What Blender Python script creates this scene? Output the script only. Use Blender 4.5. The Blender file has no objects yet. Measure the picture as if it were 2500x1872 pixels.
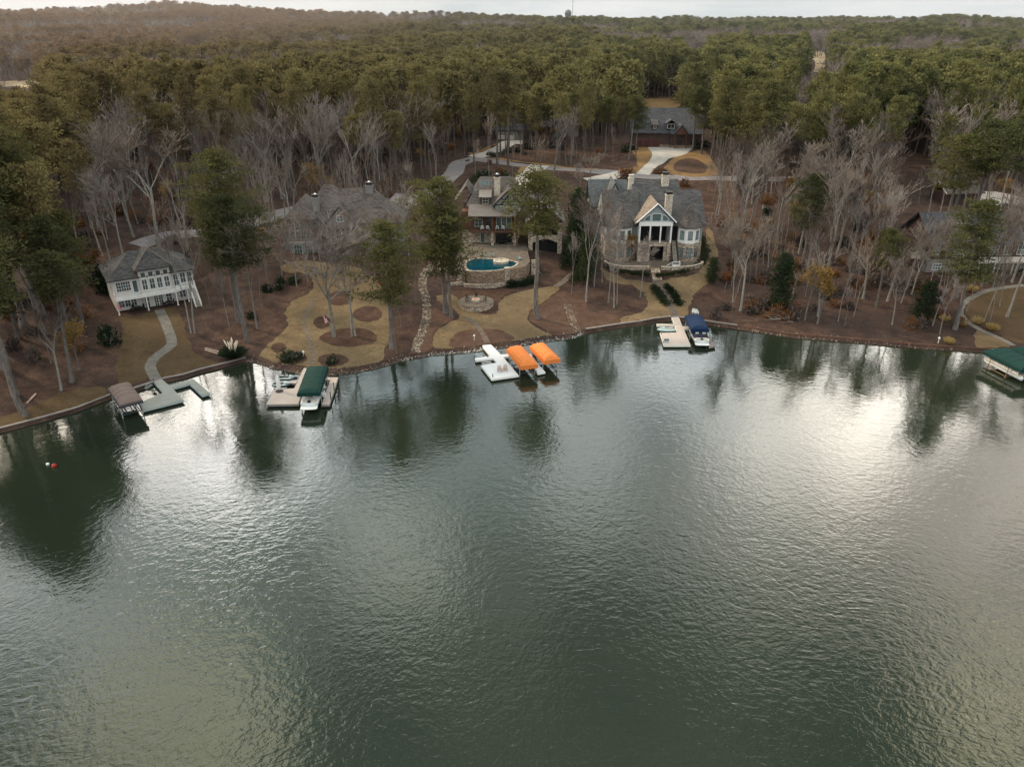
import bpy, bmesh, math, random
import numpy as np
from mathutils import Vector, Matrix, geometry
R = math.radians
random.seed(7); rng = np.random.default_rng(7)
scn = bpy.context.scene
COL = scn.collection

# ------------------------------------------------------------------ camera
CAM_H, PITCH, FPX = 54.0, R(25.6), 1850.0      # height above the lake, downward tilt, focal length in pixels of a 2500 px wide frame
SP, CP = math.sin(PITCH), math.cos(PITCH)
cd = bpy.data.cameras.new('camera'); cam = bpy.data.objects.new('camera', cd); COL.objects.link(cam)
cd.sensor_width = 36; cd.lens = 36*FPX/2500; cd.clip_start = 1; cd.clip_end = 30000
cam.location = (0, 0, CAM_H); cam.rotation_euler = (math.pi/2-PITCH, 0, 0)
scn.camera = cam

def ray(u, v):
    x, y = (u-1250)/FPX, (936-v)/FPX
    return x, CP+y*SP, y*CP-SP
def PZ(u, v, z=0.0):
    dx, dy, dz = ray(u, v); t = (z-CAM_H)/dz
    return Vector((dx*t, dy*t, z))
def PY(u, v, Y):
    dx, dy, dz = ray(u, v); t = Y/dy
    return Vector((dx*t, Y, CAM_H+dz*t))
def proj(x, y, z):
    h = z-CAM_H
    d = y*CP-h*SP; up = y*SP+h*CP
    return 1250+FPX*x/d, 936-FPX*up/d

# ------------------------------------------------------------------ terrain
SHORE_PX = [(-400,1165),(-200,1108),(0,1048),(100,1022),(189,997),(271,965),(328,950),(399,926),(450,916),(487,904),(560,886),(600,875),
 (610,874),(632,880),(676,893),(738,905),(801,907),(851,904),(911,893),(980,874),(1052,860),(1130,854),(1203,844),(1277,835),(1338,826),
 (1399,818),(1430,806),(1514,793),(1560,787),(1596,780),(1630,776),(1659,777),(1676,779),(1722,786),(1750,790),(1800,797),(1859,805),
 (1931,817),(2076,828),(2257,844),(2402,853),(2500,862),(2700,880),(2900,895)]
SHORE = np.array([PZ(u, v, 0.3)[:2] for u, v in SHORE_PX])
SHX = np.concatenate([[-4000], SHORE[:,0], [4000]]); SHY = np.concatenate([[SHORE[0,1]-20], SHORE[:,1], [SHORE[-1,1]-10]])
PD = [-60,-6,-0.3,0,8,20,28,60,110,160,300,600,900,1300,1800,3000,9000]
PH = [-9,-1.6,0.2,0.55,1.0,2.3,3.2,6.2,10.8,12.5,13.5,15,20,26,30,30,25]
PADS = []          # (x, y, r_in, r_out, z)
BUMPS = [(-720,1800,31,420,420),(760,1900,5,260,300),(10,1900,9,260,300),(-430,640,-9,220,120),(900,1500,5,350,300),(-60,1200,-4,300,200),(560,640,7,90,90),(-760,1250,9,200,160)]
def H(x, y):
    x = np.asarray(x, float); y = np.asarray(y, float)
    d = y-np.interp(x, SHX, SHY)
    z = (np.interp(d-3, PD, PH)+np.interp(d, PD, PH)*2+np.interp(d+3, PD, PH))/4
    z = np.where(d < 6, np.interp(d, PD, PH), z)
    w = np.clip((d-3)/20, 0, 1)
    z = z+w*(0.22*np.sin(x*.17+1)*np.sin(y*.13)+.12*np.sin(x*.41+y*.33))
    w = np.clip((d-160)/500, 0, 1)
    z = z+w*(3.6*np.sin(x*.011+.6)*np.sin(y*.0087+1.3)+2.4*np.sin(x*.021-y*.014)+1.6*np.sin(y*.031+x*.006))
    for (bx, by, a, sx, sy) in BUMPS:
        z = z+a*np.exp(-((x-bx)/sx)**2-((y-by)/sy)**2)
    for (px, py, r0, r1, pz) in PADS:
        q = np.clip((r1-np.hypot(x-px, y-py))/(r1-r0), 0, 1); q = q*q*(3-2*q)*np.clip((d-1)/9, 0, 1)
        z = z*(1-q)+pz*q
    return z
def HS(x, y): return float(H(x, y))
def gp(u, v, off=0.0):
    dx, dy, dz = ray(u, v); n = 500
    ts = 70*np.power(60.0, np.linspace(0, 1, n)) if dz < 0.02 else np.linspace(70, 4000, n)
    zz = CAM_H+dz*ts-H(dx*ts, dy*ts)
    k = np.argmax(zz < 0)
    if zz[k] >= 0: k = n-1
    a, b = ts[max(k-1, 0)], ts[k]
    for _ in range(30):
        m = (a+b)/2
        if CAM_H+dz*m-HS(dx*m, dy*m) < 0: b = m
        else: a = m
    return Vector((dx*a, dy*a, HS(dx*a, dy*a)+off))

# house sites fixed before the ground is shaped
SITE = {k: PZ(*v) for k, v in {'A': (345, 762, 3.2), 'B': (833, 617, 6.0), 'C': (1213, 595, 6.1), 'D': (1593, 637, 5.0),
        'E': (1622, 361, 13.0), 'F': (1236, 341, 13.5), 'I': (1378, 334, 13.5), 'G': (2308, 666, 4.2)}.items()}
for k, dy, r0, r1 in (('A', 6, 11, 24), ('B', 8, 15, 30), ('C', 6, 9, 22), ('D', 9, 12.5, 24), ('E', 7, 15, 30), ('F', 5, 10, 22), ('I', 5, 8, 18), ('G', 8, 14, 26)):
    s = SITE[k]; PADS.append((s.x, s.y+dy, r0, r1, s.z-(.45 if k == 'C' else 0)))

# ------------------------------------------------------------------ materials
def nodes_of(m):
    m.use_nodes = True; nt = m.node_tree; nt.nodes.clear(); return nt, nt.nodes, nt.links
def N(nt, t, **kw):
    n = nt.nodes.new(t)
    for k, v in kw.items():
        if k.startswith('i_'):
            n.inputs[k[2:].replace('_', ' ')].default_value = v
        else: setattr(n, k, v)
    return n
def mixc(nt, a, b, fac, mode='MIX'):
    n = nt.nodes.new('ShaderNodeMix'); n.data_type = 'RGBA'; n.blend_type = mode
    for s, x in ((6, a), (7, b)):
        if hasattr(x, 'is_output'): nt.links.new(x, n.inputs[s])
        else: n.inputs[s].default_value = (*x[:3], 1)
    if hasattr(fac, 'is_output'): nt.links.new(fac, n.inputs[0])
    else: n.inputs[0].default_value = fac
    return n.outputs[2]
def ramp(nt, fac, stops, interp='LINEAR'):
    n = nt.nodes.new('ShaderNodeValToRGB'); e = n.color_ramp.elements; n.color_ramp.interpolation = interp
    while len(e) < len(stops): e.new(.5)
    for i, (p, c) in enumerate(stops):
        e[i].position = p; e[i].color = (*c, 1) if len(c) == 3 else c
    nt.links.new(fac, n.inputs[0]); return n.outputs[0]
def vscale(c, k): return tuple(min(1, x*k) for x in c)
def noise(nt, vec, scale, detail=4, rough=.6, dist=0.0):
    n = N(nt, 'ShaderNodeTexNoise'); n.inputs['Scale'].default_value = scale; n.inputs['Detail'].default_value = detail
    n.inputs['Roughness'].default_value = rough; n.inputs['Distortion'].default_value = dist
    if vec is not None: nt.links.new(vec, n.inputs['Vector'])
    return n.outputs['Fac']
def world_pos(nt): return nt.nodes.new('ShaderNodeNewGeometry').outputs['Position']
def obj_pos(nt): return nt.nodes.new('ShaderNodeTexCoord').outputs['Object']
def bump(nt, h, strength, dist=.05):
    b = N(nt, 'ShaderNodeBump'); b.inputs['Strength'].default_value = strength; b.inputs['Distance'].default_value = dist
    nt.links.new(h, b.inputs['Height']); return b.outputs['Normal']
def finish(nt, col, rough=.8, normal=None, metal=0, spec=.3, ior=None):
    p = N(nt, 'ShaderNodeBsdfPrincipled'); o = N(nt, 'ShaderNodeOutputMaterial')
    if hasattr(col, 'is_output'): nt.links.new(col, p.inputs['Base Color'])
    else: p.inputs['Base Color'].default_value = (*col, 1)
    if hasattr(rough, 'is_output'): nt.links.new(rough, p.inputs['Roughness'])
    else: p.inputs['Roughness'].default_value = rough
    p.inputs['Metallic'].default_value = metal; p.inputs['Specular IOR Level'].default_value = spec
    if ior: p.inputs['IOR'].default_value = ior
    if normal is not None: nt.links.new(normal, p.inputs['Normal'])
    nt.links.new(p.outputs[0], o.inputs[0]); return p
M = {}
def plain(key, col, rough=.75, var=.25, scale=1.5, fine=12, bmp=.15, metal=0, spec=.3):
    """a painted or woven or cast surface with uneven weathering"""
    m = bpy.data.materials.new(key); nt, _, _ = nodes_of(m); v = obj_pos(nt)
    a = noise(nt, v, scale, 5, .65); b = noise(nt, v, fine, 3, .6)
    c = ramp(nt, a, [(.25, vscale(col, 1-var)), (.55, col), (.8, vscale(col, 1+var*.7))])
    c = mixc(nt, c, vscale(col, 1-var*1.3), ramp(nt, b, [(.5, (0,0,0)), (.75, (.5,.5,.5))]))
    finish(nt, c, rough, bump(nt, b, bmp, .03) if bmp else None, metal, spec); M[key] = m; return m
def shingle(key, col, col2):
    m = bpy.data.materials.new(key); nt, _, L = nodes_of(m); v = world_pos(nt)
    mp = N(nt, 'ShaderNodeMapping'); mp.inputs['Scale'].default_value = (1.1, 1.1, 5.0); L.new(v, mp.inputs[0])
    vo = N(nt, 'ShaderNodeTexVoronoi'); vo.inputs['Scale'].default_value = 1.6; L.new(mp.outputs[0], vo.inputs['Vector'])
    sep = N(nt, 'ShaderNodeSeparateColor'); L.new(vo.outputs['Color'], sep.inputs[0])
    a = noise(nt, v, .35, 4)
    c = ramp(nt, sep.outputs[0], [(0, vscale(col, .62)), (.5, col), (1, col2)])
    c = mixc(nt, c, vscale(col2, 1.15), ramp(nt, a, [(.42, (0,0,0)), (.75, (.55,.55,.55))]))
    w = N(nt, 'ShaderNodeTexWave'); w.bands_direction = 'Z'; w.inputs['Scale'].default_value = 2.2; L.new(v, w.inputs[0])
    c = mixc(nt, c, (.015,.015,.018), ramp(nt, w.outputs['Fac'], [(0, (.55,.55,.55)), (.3, (0,0,0))]))
    finish(nt, c, .85, bump(nt, sep.outputs[1], .4, .05)); M[key] = m
def stone(key, cols, scale=2.2, mortar=(.14,.125,.105)):
    m = bpy.data.materials.new(key); nt, _, L = nodes_of(m); v = obj_pos(nt)
    mp = N(nt, 'ShaderNodeMapping'); mp.inputs['Scale'].default_value = (1, 1, 1.7); L.new(v, mp.inputs[0])
    vo = N(nt, 'ShaderNodeTexVoronoi'); vo.inputs['Scale'].default_value = scale; L.new(mp.outputs[0], vo.inputs['Vector'])
    ve = N(nt, 'ShaderNodeTexVoronoi'); ve.feature = 'DISTANCE_TO_EDGE'; ve.inputs['Scale'].default_value = scale; L.new(mp.outputs[0], ve.inputs['Vector'])
    sep = N(nt, 'ShaderNodeSeparateColor'); L.new(vo.outputs['Color'], sep.inputs[0])
    n = len(cols); c = ramp(nt, sep.outputs[0], [(i/n, q) for i, q in enumerate(cols)], 'CONSTANT')
    e = ramp(nt, ve.outputs['Distance'], [(.0, (1,1,1)), (.06, (0,0,0))])
    c = mixc(nt, c, mortar, e)
    finish(nt, c, .85, bump(nt, ve.outputs['Distance'], .5, .08)); M[key] = m
def ground_mat(key, stops, scale, fine_dark=.5, patch=None, drift=None):
    m = bpy.data.materials.new(key); nt, _, _ = nodes_of(m); v = world_pos(nt)
    a = noise(nt, v, scale, 8, .72, .4); b = noise(nt, v, scale*11, 4, .7); g = noise(nt, v, .035, 4, .6)
    c = ramp(nt, a, stops)
    c = mixc(nt, c, vscale(stops[0][1], .55), ramp(nt, b, [(.48, (0,0,0)), (.72, (fine_dark,)*3)]))
    c = mixc(nt, c, vscale(stops[-1][1], 1.25), ramp(nt, b, [(.28, (.5,.5,.5)), (.42, (0,0,0))]))
    if patch: c = mixc(nt, c, patch, ramp(nt, g, [(.42, (0,0,0)), (.68, (.75,.75,.75))]))
    if drift: c = mixc(nt, c, drift, ramp(nt, noise(nt, v, .45, 7, .75, .8), [(.54, (0,0,0)), (.66, (.8,.8,.8))]))
    finish(nt, c, .95, bump(nt, b, .6, .12), spec=.1); M[key] = m
def foliage(key, dark, mid, light, trans=.25, glow_tint=None):
    m = bpy.data.materials.new(key); nt, _, L = nodes_of(m); v = world_pos(nt)
    oi = N(nt, 'ShaderNodeObjectInfo'); a = noise(nt, v, .55, 3, .6); b = noise(nt, v, 3.3, 2)
    ad = N(nt, 'ShaderNodeMath', operation='MULTIPLY_ADD'); L.new(oi.outputs['Random'], ad.inputs[0]); ad.inputs[1].default_value = .62
    L.new(a, ad.inputs[2])
    c = ramp(nt, ad.outputs[0], [(.30, vscale(dark, .8)), (.66, mid), (1.05 if False else 1, light)])
    c = mixc(nt, c, vscale(light, 1.25), ramp(nt, b, [(.55, (0,0,0)), (.8, (.6,.6,.6))]))
    if glow_tint:
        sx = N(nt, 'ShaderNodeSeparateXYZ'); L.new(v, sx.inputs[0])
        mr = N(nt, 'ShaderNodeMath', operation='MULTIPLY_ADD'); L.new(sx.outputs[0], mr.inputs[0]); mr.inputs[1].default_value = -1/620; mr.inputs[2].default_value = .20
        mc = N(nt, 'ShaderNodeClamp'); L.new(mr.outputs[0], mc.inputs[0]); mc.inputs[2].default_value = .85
        c = mixc(nt, c, glow_tint, mc.outputs[0])  # warm glow painted into the leaf colour, stronger towards the west
    d = N(nt, 'ShaderNodeBsdfDiffuse'); t = N(nt, 'ShaderNodeBsdfTranslucent'); x = N(nt, 'ShaderNodeMixShader'); o = N(nt, 'ShaderNodeOutputMaterial')
    L.new(c, d.inputs[0]); L.new(c, t.inputs[0]); x.inputs[0].default_value = trans
    L.new(d.outputs[0], x.inputs[1]); L.new(t.outputs[0], x.inputs[2]); L.new(x.outputs[0], o.inputs[0]); M[key] = m
def bark(key, a, b):
    m = bpy.data.materials.new(key); nt, _, L = nodes_of(m); v = obj_pos(nt)
    mp = N(nt, 'ShaderNodeMapping'); mp.inputs['Scale'].default_value = (3, 3, .6); L.new(v, mp.inputs[0])
    oi = N(nt, 'ShaderNodeObjectInfo'); n1 = noise(nt, mp.outputs[0], 1.6, 5, .7)
    c = ramp(nt, n1, [(.35, vscale(a, .6)), (.5, a), (.7, b)])
    c = mixc(nt, c, vscale(a, .55), mixc(nt, (0,0,0), (.6,.6,.6), oi.outputs['Random']))
    finish(nt, c, .9, bump(nt, n1, .5, .05), spec=.1); M[key] = m

ground_mat('litter', [(.3, (.026,.017,.015)), (.46, (.055,.034,.028)), (.6, (.095,.058,.043)), (.78, (.16,.105,.075))], .32, .75, (.036,.027,.026))
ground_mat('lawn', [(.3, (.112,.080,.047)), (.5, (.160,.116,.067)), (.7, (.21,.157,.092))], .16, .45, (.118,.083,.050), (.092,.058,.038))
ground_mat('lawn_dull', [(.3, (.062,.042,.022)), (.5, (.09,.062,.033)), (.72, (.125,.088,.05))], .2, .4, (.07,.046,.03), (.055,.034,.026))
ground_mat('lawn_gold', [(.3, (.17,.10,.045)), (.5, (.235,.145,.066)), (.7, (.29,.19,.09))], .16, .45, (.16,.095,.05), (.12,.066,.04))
ground_mat('mulch', [(.3, (.044,.024,.018)), (.5, (.076,.045,.033)), (.72, (.115,.071,.053))], .5, .6)
ground_mat('mulch_red', [(.3, (.065,.032,.022)), (.5, (.088,.054,.040)), (.72, (.13,.081,.060))], .5, .6)
ground_mat('asphalt', [(.3, (.16,.145,.15)), (.5, (.20,.185,.19)), (.7, (.24,.225,.23))], .3, .2)
ground_mat('concrete_ground', [(.3, (.33,.30,.28)), (.5, (.42,.39,.36)), (.72, (.5,.465,.43))], .25, .2)
ground_mat('path_slab', [(.3, (.115,.106,.095)), (.5, (.165,.152,.137)), (.72, (.22,.205,.185))], .6, .4)
ground_mat('field', [(.3, (.30,.22,.14)), (.5, (.40,.31,.21)), (.72, (.5,.41,.30))], .05, .2)
ground_mat('flagstone', [(.3, (.09,.074,.063)), (.5, (.138,.115,.096)), (.72, (.20,.168,.138))], .8, .4)
plain('siding_beige', (.58,.545,.525), .8, .12, .8, 14, .1)
plain('siding_grey', (.205,.198,.193), .8, .2, .8, 9, .1)
plain('siding_sage', (.20,.215,.20), .8, .15, .8, 9, .1)
plain('siding_slate', (.26,.295,.31), .8, .15, .8, 9, .1)
plain('siding_brown', (.07,.045,.038), .8, .3, .8, 9, .1)
plain('trim_white', (.76,.76,.75), .6, .1, .8, 9, .05)
plain('trim_cream', (.50,.46,.40), .6, .15, .8, 9, .05)
plain('trim_dark', (.035,.03,.03), .6, .3, .8, 9, .05)
plain('wood_brown', (.12,.055,.035), .75, .35, .7, 9, .1)
plain('wood_grey', (.24,.215,.20), .85, .25, 1.2, 9, .15)
plain('deck_tan', (.46,.395,.36), .8, .12, .5, 10, .08)
plain('deck_grey', (.27,.275,.255), .85, .2, .6, 10, .08)
plain('deck_white', (.66,.67,.70), .7, .07, .5, 8, .04)
plain('edge_pale', (.34,.40,.40), .7, .15, .8, 9, .05)
plain('edge_white', (.72,.72,.68), .6, .1, .8, 9, .05)
plain('float_dark', (.02,.022,.022), .7, .3, 1, 9, .05)
plain('canvas_orange', (.70,.205,.045), .7, .12, .5, 7, .15)
plain('canvas_green', (.0016,.030,.026), .85, .15, .5, 7, .12)
plain('canvas_navy', (.0025,.020,.066), .85, .2, .5, 7, .12)
plain('canvas_navy_dark', (.008,.014,.035), .7, .3, .8, 7, .12)
plain('canvas_brown', (.185,.135,.12), .8, .2, .5, 7, .2)
plain('canvas_skirt', (.045,.05,.065), .8, .2, .5, 7, .2)
plain('metal_pale', (.42,.46,.46), .45, .15, 1, 9, .02, .3)
plain('metal_dark', (.05,.065,.075), .5, .3, 1, 9, .02, .2)
plain('metal_rust', (.22,.15,.09), .7, .35, 2, 9, .05)
plain('gelcoat_white', (.74,.76,.76), .3, .06, .8, 5, 0, 0, .5)
plain('gelcoat_mint', (.52,.66,.66), .35, .1, .8, 5, 0, 0, .5)
plain('gelcoat_black', (.012,.016,.024), .3, .2, .8, 5, 0, 0, .5)
plain('vinyl_beige', (.48,.44,.38), .6, .1, .8, 5, .02)
plain('roof_metal', (.19,.165,.15), .5, .2, .9, 6, .05, .3)
plain('door_burgundy', (.075,.028,.026), .7, .25, .9, 6, .05)
plain('fabric_white', (.66,.69,.68), .8, .1, 1, 6, .05)
plain('fabric_teal', (.28,.40,.40), .8, .1, 1, 6, .05)
plain('plastic_red', (.30,.016,.014), .5, .1, 1, 6, 0)
plain('flag_red', (.55,.10,.09), .8, .1, 3, 6, 0)
plain('flag_white', (.72,.66,.64), .8, .1, 3, 6, 0)
plain('flag_blue', (.05,.06,.2), .8, .1, 3, 6, 0)
plain('straw', (.43,.32,.15), .9, .3, 2, 9, .1)
plain('plume', (.66,.57,.45), .9, .15, 2, 9, 0)
plain('lumber', (.42,.32,.26), .8, .2, 2, 9, .1)
plain('tank_steel', (.11,.12,.125), .6, .2, .1, 2, 0)
shingle('shingle_slate', (.050,.051,.055), (.098,.096,.097))
shingle('shingle_brown', (.085,.072,.068), (.145,.125,.115))
shingle('shingle_blue', (.075,.088,.097), (.125,.135,.14))
shingle('shingle_dark', (.045,.047,.055), (.085,.088,.098))
shingle('shingle_tan', (.19,.15,.12), (.27,.215,.17))
stone('fieldstone', [(.42,.35,.275), (.26,.19,.145), (.52,.46,.38), (.32,.24,.18), (.46,.39,.315), (.17,.13,.11)], 3.0)
stone('brownstone', [(.24,.165,.115), (.17,.12,.09), (.31,.225,.16), (.21,.15,.11), (.36,.28,.21)], 2.6, (.10,.08,.065))
stone('pale_stone', [(.50,.45,.38), (.36,.29,.23), (.58,.53,.45), (.44,.37,.29)], 3.2, (.25,.22,.18))
stone('rock_grey', [(.30,.295,.285), (.20,.19,.18), (.42,.42,.41), (.14,.125,.115)], .7, (.2,.19,.18))
stone('rock_brown', [(.20,.155,.13), (.13,.10,.085), (.27,.215,.175), (.10,.08,.07)], .7, (.1,.08,.07))
stone('rock_tan', [(.30,.25,.195), (.20,.16,.12), (.38,.33,.27), (.13,.10,.08)], 1.2, (.16,.13,.1))
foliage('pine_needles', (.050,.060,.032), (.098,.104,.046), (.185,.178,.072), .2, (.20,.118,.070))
foliage('pine_needles_near', (.030,.041,.024), (.060,.071,.033), (.118,.118,.046), .28, (.070,.062,.032))
foliage('cedar_leaf', (.020,.030,.020), (.034,.048,.028), (.055,.070,.036), .2)
foliage('hedge_leaf', (.010,.018,.012), (.018,.030,.018), (.034,.046,.024), .15)
foliage('rust_leaf', (.085,.036,.018), (.135,.062,.028), (.20,.10,.045), .3)
foliage('gold_leaf', (.16,.095,.03), (.23,.14,.045), (.31,.20,.07), .35)
foliage('straw_leaf', (.26,.18,.07), (.36,.26,.11), (.44,.34,.17), .3)
foliage('twig_grey', (.145,.125,.118), (.22,.19,.18), (.30,.265,.245), .1)
foliage('twig_mauve', (.115,.090,.078), (.18,.148,.128), (.25,.21,.185), .1)
foliage('twig_dark', (.055,.042,.038), (.09,.068,.06), (.13,.10,.088), .1)
foliage('twig_tan', (.16,.11,.078), (.25,.175,.125), (.33,.24,.18), .1)
bark('bark_pine', (.105,.088,.08), (.19,.165,.15))
bark('bark_pale', (.25,.235,.215), (.40,.385,.36))
bark('bark_grey', (.16,.14,.13), (.26,.235,.22))
def glass(key, col, rough, spec):
    m = bpy.data.materials.new(key); nt, _, _ = nodes_of(m); v = obj_pos(nt)
    c = ramp(nt, noise(nt, v, .6, 2), [(.3, vscale(col, .55)), (.7, vscale(col, 1.25))]); finish(nt, c, rough, spec=spec); M[key] = m
glass('glass_sky', (.22,.28,.30), .12, .6); glass('glass_blue', (.075,.105,.12), .12, .6); glass('glass_dark', (.018,.022,.026), .12, .6); glass('screen', (.016,.015,.017), .6, .1); glass('glass_teal', (.06,.105,.105), .12, .6)  # pale base colour of the sky glass paints in the sky's reflection

# ------------------------------------------------------------------ mesh helpers
class MB:
    def __init__(s, tf=None): s.v = []; s.f = []; s.tf = tf
    def add(s, vs, fs):
        o = len(s.v)
        if s.tf is not None: vs = [s.tf @ Vector(p) for p in vs]
        s.v += [tuple(p) for p in vs]; s.f += [tuple(i+o for i in q) for q in fs]; return s
    def box(s, x0, x1, y0, y1, z0, z1):
        return s.add([(x0,y0,z0),(x1,y0,z0),(x1,y1,z0),(x0,y1,z0),(x0,y0,z1),(x1,y0,z1),(x1,y1,z1),(x0,y1,z1)],
                     [(3,2,1,0),(4,5,6,7),(0,1,5,4),(1,2,6,5),(2,3,7,6),(3,0,4,7)])
    def prism(s, poly, z0, z1):
        n = len(poly); a = sum(poly[i][0]*poly[(i+1)%n][1]-poly[(i+1)%n][0]*poly[i][1] for i in range(n))
        if a < 0: poly = poly[::-1]
        vs = [(p[0], p[1], z0) for p in poly]+[(p[0], p[1], z1) for p in poly]
        return s.add(vs, [tuple(range(n))[::-1], tuple(range(n, 2*n))]+[(i, (i+1)%n, n+(i+1)%n, n+i) for i in range(n)])
    def slab(s, a, b, c, d, th):
        """a four-cornered plate, thickness th downwards"""
        vs = [a, b, c, d]+[(p[0], p[1], p[2]-th) for p in (a, b, c, d)]
        return s.add(vs, [(0,1,2,3),(7,6,5,4),(0,4,5,1),(1,5,6,2),(2,6,7,3),(3,7,4,0)])
    def tube(s, pts, rad, n=6, cap=True):
        pts = [Vector(p) for p in pts]; k = len(pts)
        rad = [rad]*k if not hasattr(rad, '__len__') else rad
        vs = []; t0 = (pts[1]-pts[0]).normalized(); up = Vector((0,0,1)) if abs(t0.z) < .9 else Vector((1,0,0))
        for i in range(k):
            t = (pts[min(i+1, k-1)]-pts[max(i-1, 0)]).normalized()
            a = t.cross(up); a = a.normalized() if a.length > 1e-6 else Vector((1,0,0)); b = a.cross(t)
            for j in range(n):
                q = 2*math.pi*j/n; vs.append(pts[i]+(a*math.cos(q)+b*math.sin(q))*rad[i])
        fs = [(i*n+j, i*n+(j+1)%n, (i+1)*n+(j+1)%n, (i+1)*n+j) for i in range(k-1) for j in range(n)]
        if cap: fs += [tuple(range(n))[::-1], tuple((k-1)*n+j for j in range(n))]
        return s.add(vs, fs)
    def lathe(s, prof, n=12, c=(0,0,0)):
        vs = [(c[0]+r*math.cos(2*math.pi*j/n), c[1]+r*math.sin(2*math.pi*j/n), c[2]+z) for r, z in prof for j in range(n)]
        k = len(prof)
        return s.add(vs, [(i*n+j, i*n+(j+1)%n, (i+1)*n+(j+1)%n, (i+1)*n+j) for i in range(k-1) for j in range(n)]+[tuple(range(n))[::-1], tuple((k-1)*n+j for j in range(n))])
    def hip(s, x0, x1, y0, y1, ze, zr, inset=None, axis='x', fas=.22):
        w = (y1-y0) if axis == 'x' else (x1-x0); i = w/2 if inset is None else inset
        xm, ym = (x0+x1)/2, (y0+y1)/2
        r = [(x0+i, ym, zr), (x1-i, ym, zr)] if axis == 'x' else [(xm, y0+i, zr), (xm, y1-i, zr)]
        b = [(x0,y0),(x1,y0),(x1,y1),(x0,y1)]
        vs = [(p[0],p[1],ze-fas) for p in b]+[(p[0],p[1],ze) for p in b]+r
        fs = [(3,2,1,0)]+[(j,(j+1)%4,4+(j+1)%4,4+j) for j in range(4)]
        fs += [(4,5,9,8),(5,6,9),(6,7,8,9),(7,4,8)] if axis == 'x' else [(4,5,8),(5,6,9,8),(6,7,9),(7,4,8,9)]
        return s.add(vs, fs)
    def gable(s, x0, x1, y0, y1, ze, zr, axis='x', th=.24):
        """two sloping roof plates; x0..y1 are the outer eaves"""
        if axis == 'x':
            ym = (y0+y1)/2
            s.slab((x0,y0,ze),(x1,y0,ze),(x1,ym,zr),(x0,ym,zr), th); s.slab((x0,ym,zr+.003),(x1,ym,zr+.003),(x1,y1,ze),(x0,y1,ze), th)
        else:
            xm = (x0+x1)/2
            s.slab((x0,y1,ze),(x0,y0,ze),(xm,y0,zr),(xm,y1,zr), th); s.slab((xm,y1,zr+.003),(xm,y0,zr+.003),(x1,y0,ze),(x1,y1,ze), th)
        return s
    def tri_end(s, a, b, zb, zr, q, th, axis='x', inset=0):
        """triangular gable wall: spans a..b at height zb, apex zr, at position q, thickness th"""
        m = (a+b)/2
        if axis == 'y': p = [(a,q,zb),(b,q,zb),(m,q,zr)]; p2 = [(x,y+th,z) for x,y,z in p]
        else: p = [(q,a,zb),(q,b,zb),(q,m,zr)]; p2 = [(x+th,y,z) for x,y,z in p]
        return s.add(p+p2, [(0,1,2),(5,4,3),(0,3,4,1),(1,4,5,2),(2,5,3,0)])
    def build(s, name, mat, parent=None, smooth=False, kind=None):
        me = bpy.data.meshes.new(name); me.from_pydata(s.v, [], s.f); me.validate()
        if s.tf is None or s.tf.determinant() > 0: pass
        if mat is not None: me.materials.append(M[mat] if isinstance(mat, str) else mat)
        if smooth: me.polygons.foreach_set('use_smooth', [True]*len(me.polygons))
        me.update(); o = bpy.data.objects.new(name, me); COL.objects.link(o)
        if parent is not None: o.parent = parent
        if kind: o['kind'] = kind
        return o
def np_mesh(name, V, F, mats, mi=None, smooth=False):
    me = bpy.data.meshes.new(name); V = np.asarray(V, np.float32); F = np.asarray(F, np.int32)
    me.vertices.add(len(V)); me.vertices.foreach_set('co', V.ravel()); k = F.shape[1]
    me.loops.add(F.size); me.loops.foreach_set('vertex_index', F.ravel())
    me.polygons.add(len(F)); me.polygons.foreach_set('loop_start', np.arange(0, F.size, k, dtype=np.int32))
    for m in mats: me.materials.append(M[m])
    if mi is not None: me.polygons.foreach_set('material_index', np.asarray(mi, np.int32))
    if smooth: me.polygons.foreach_set('use_smooth', np.ones(len(F), bool))
    me.update(calc_edges=True); me.validate(); return me
def tag(o, label=None, cat=None, group=None, kind=None):
    if label: o['label'] = label
    if cat: o['category'] = cat
    if group: o['group'] = group
    if kind: o['kind'] = kind
    return o
def thing(name, label, cat, loc=(0,0,0), rz=0.0, group=None):
    o = bpy.data.objects.new(name, None); COL.objects.link(o); o.empty_display_size = .3
    o.location = loc; o.rotation_euler = (0, 0, rz); return tag(o, label, cat, group)
def copy_tree(o, parent=None):
    c = o.copy(); COL.objects.link(c)
    if parent is not None: c.parent = parent
    for ch in list(o.children): copy_tree(ch, c)
    return c
def put(o, loc, rz, label=None, group=None):
    o.location = loc; o.rotation_euler = (0, 0, rz)
    if label: o['label'] = label
    if group: o['group'] = group
    return o
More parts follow.
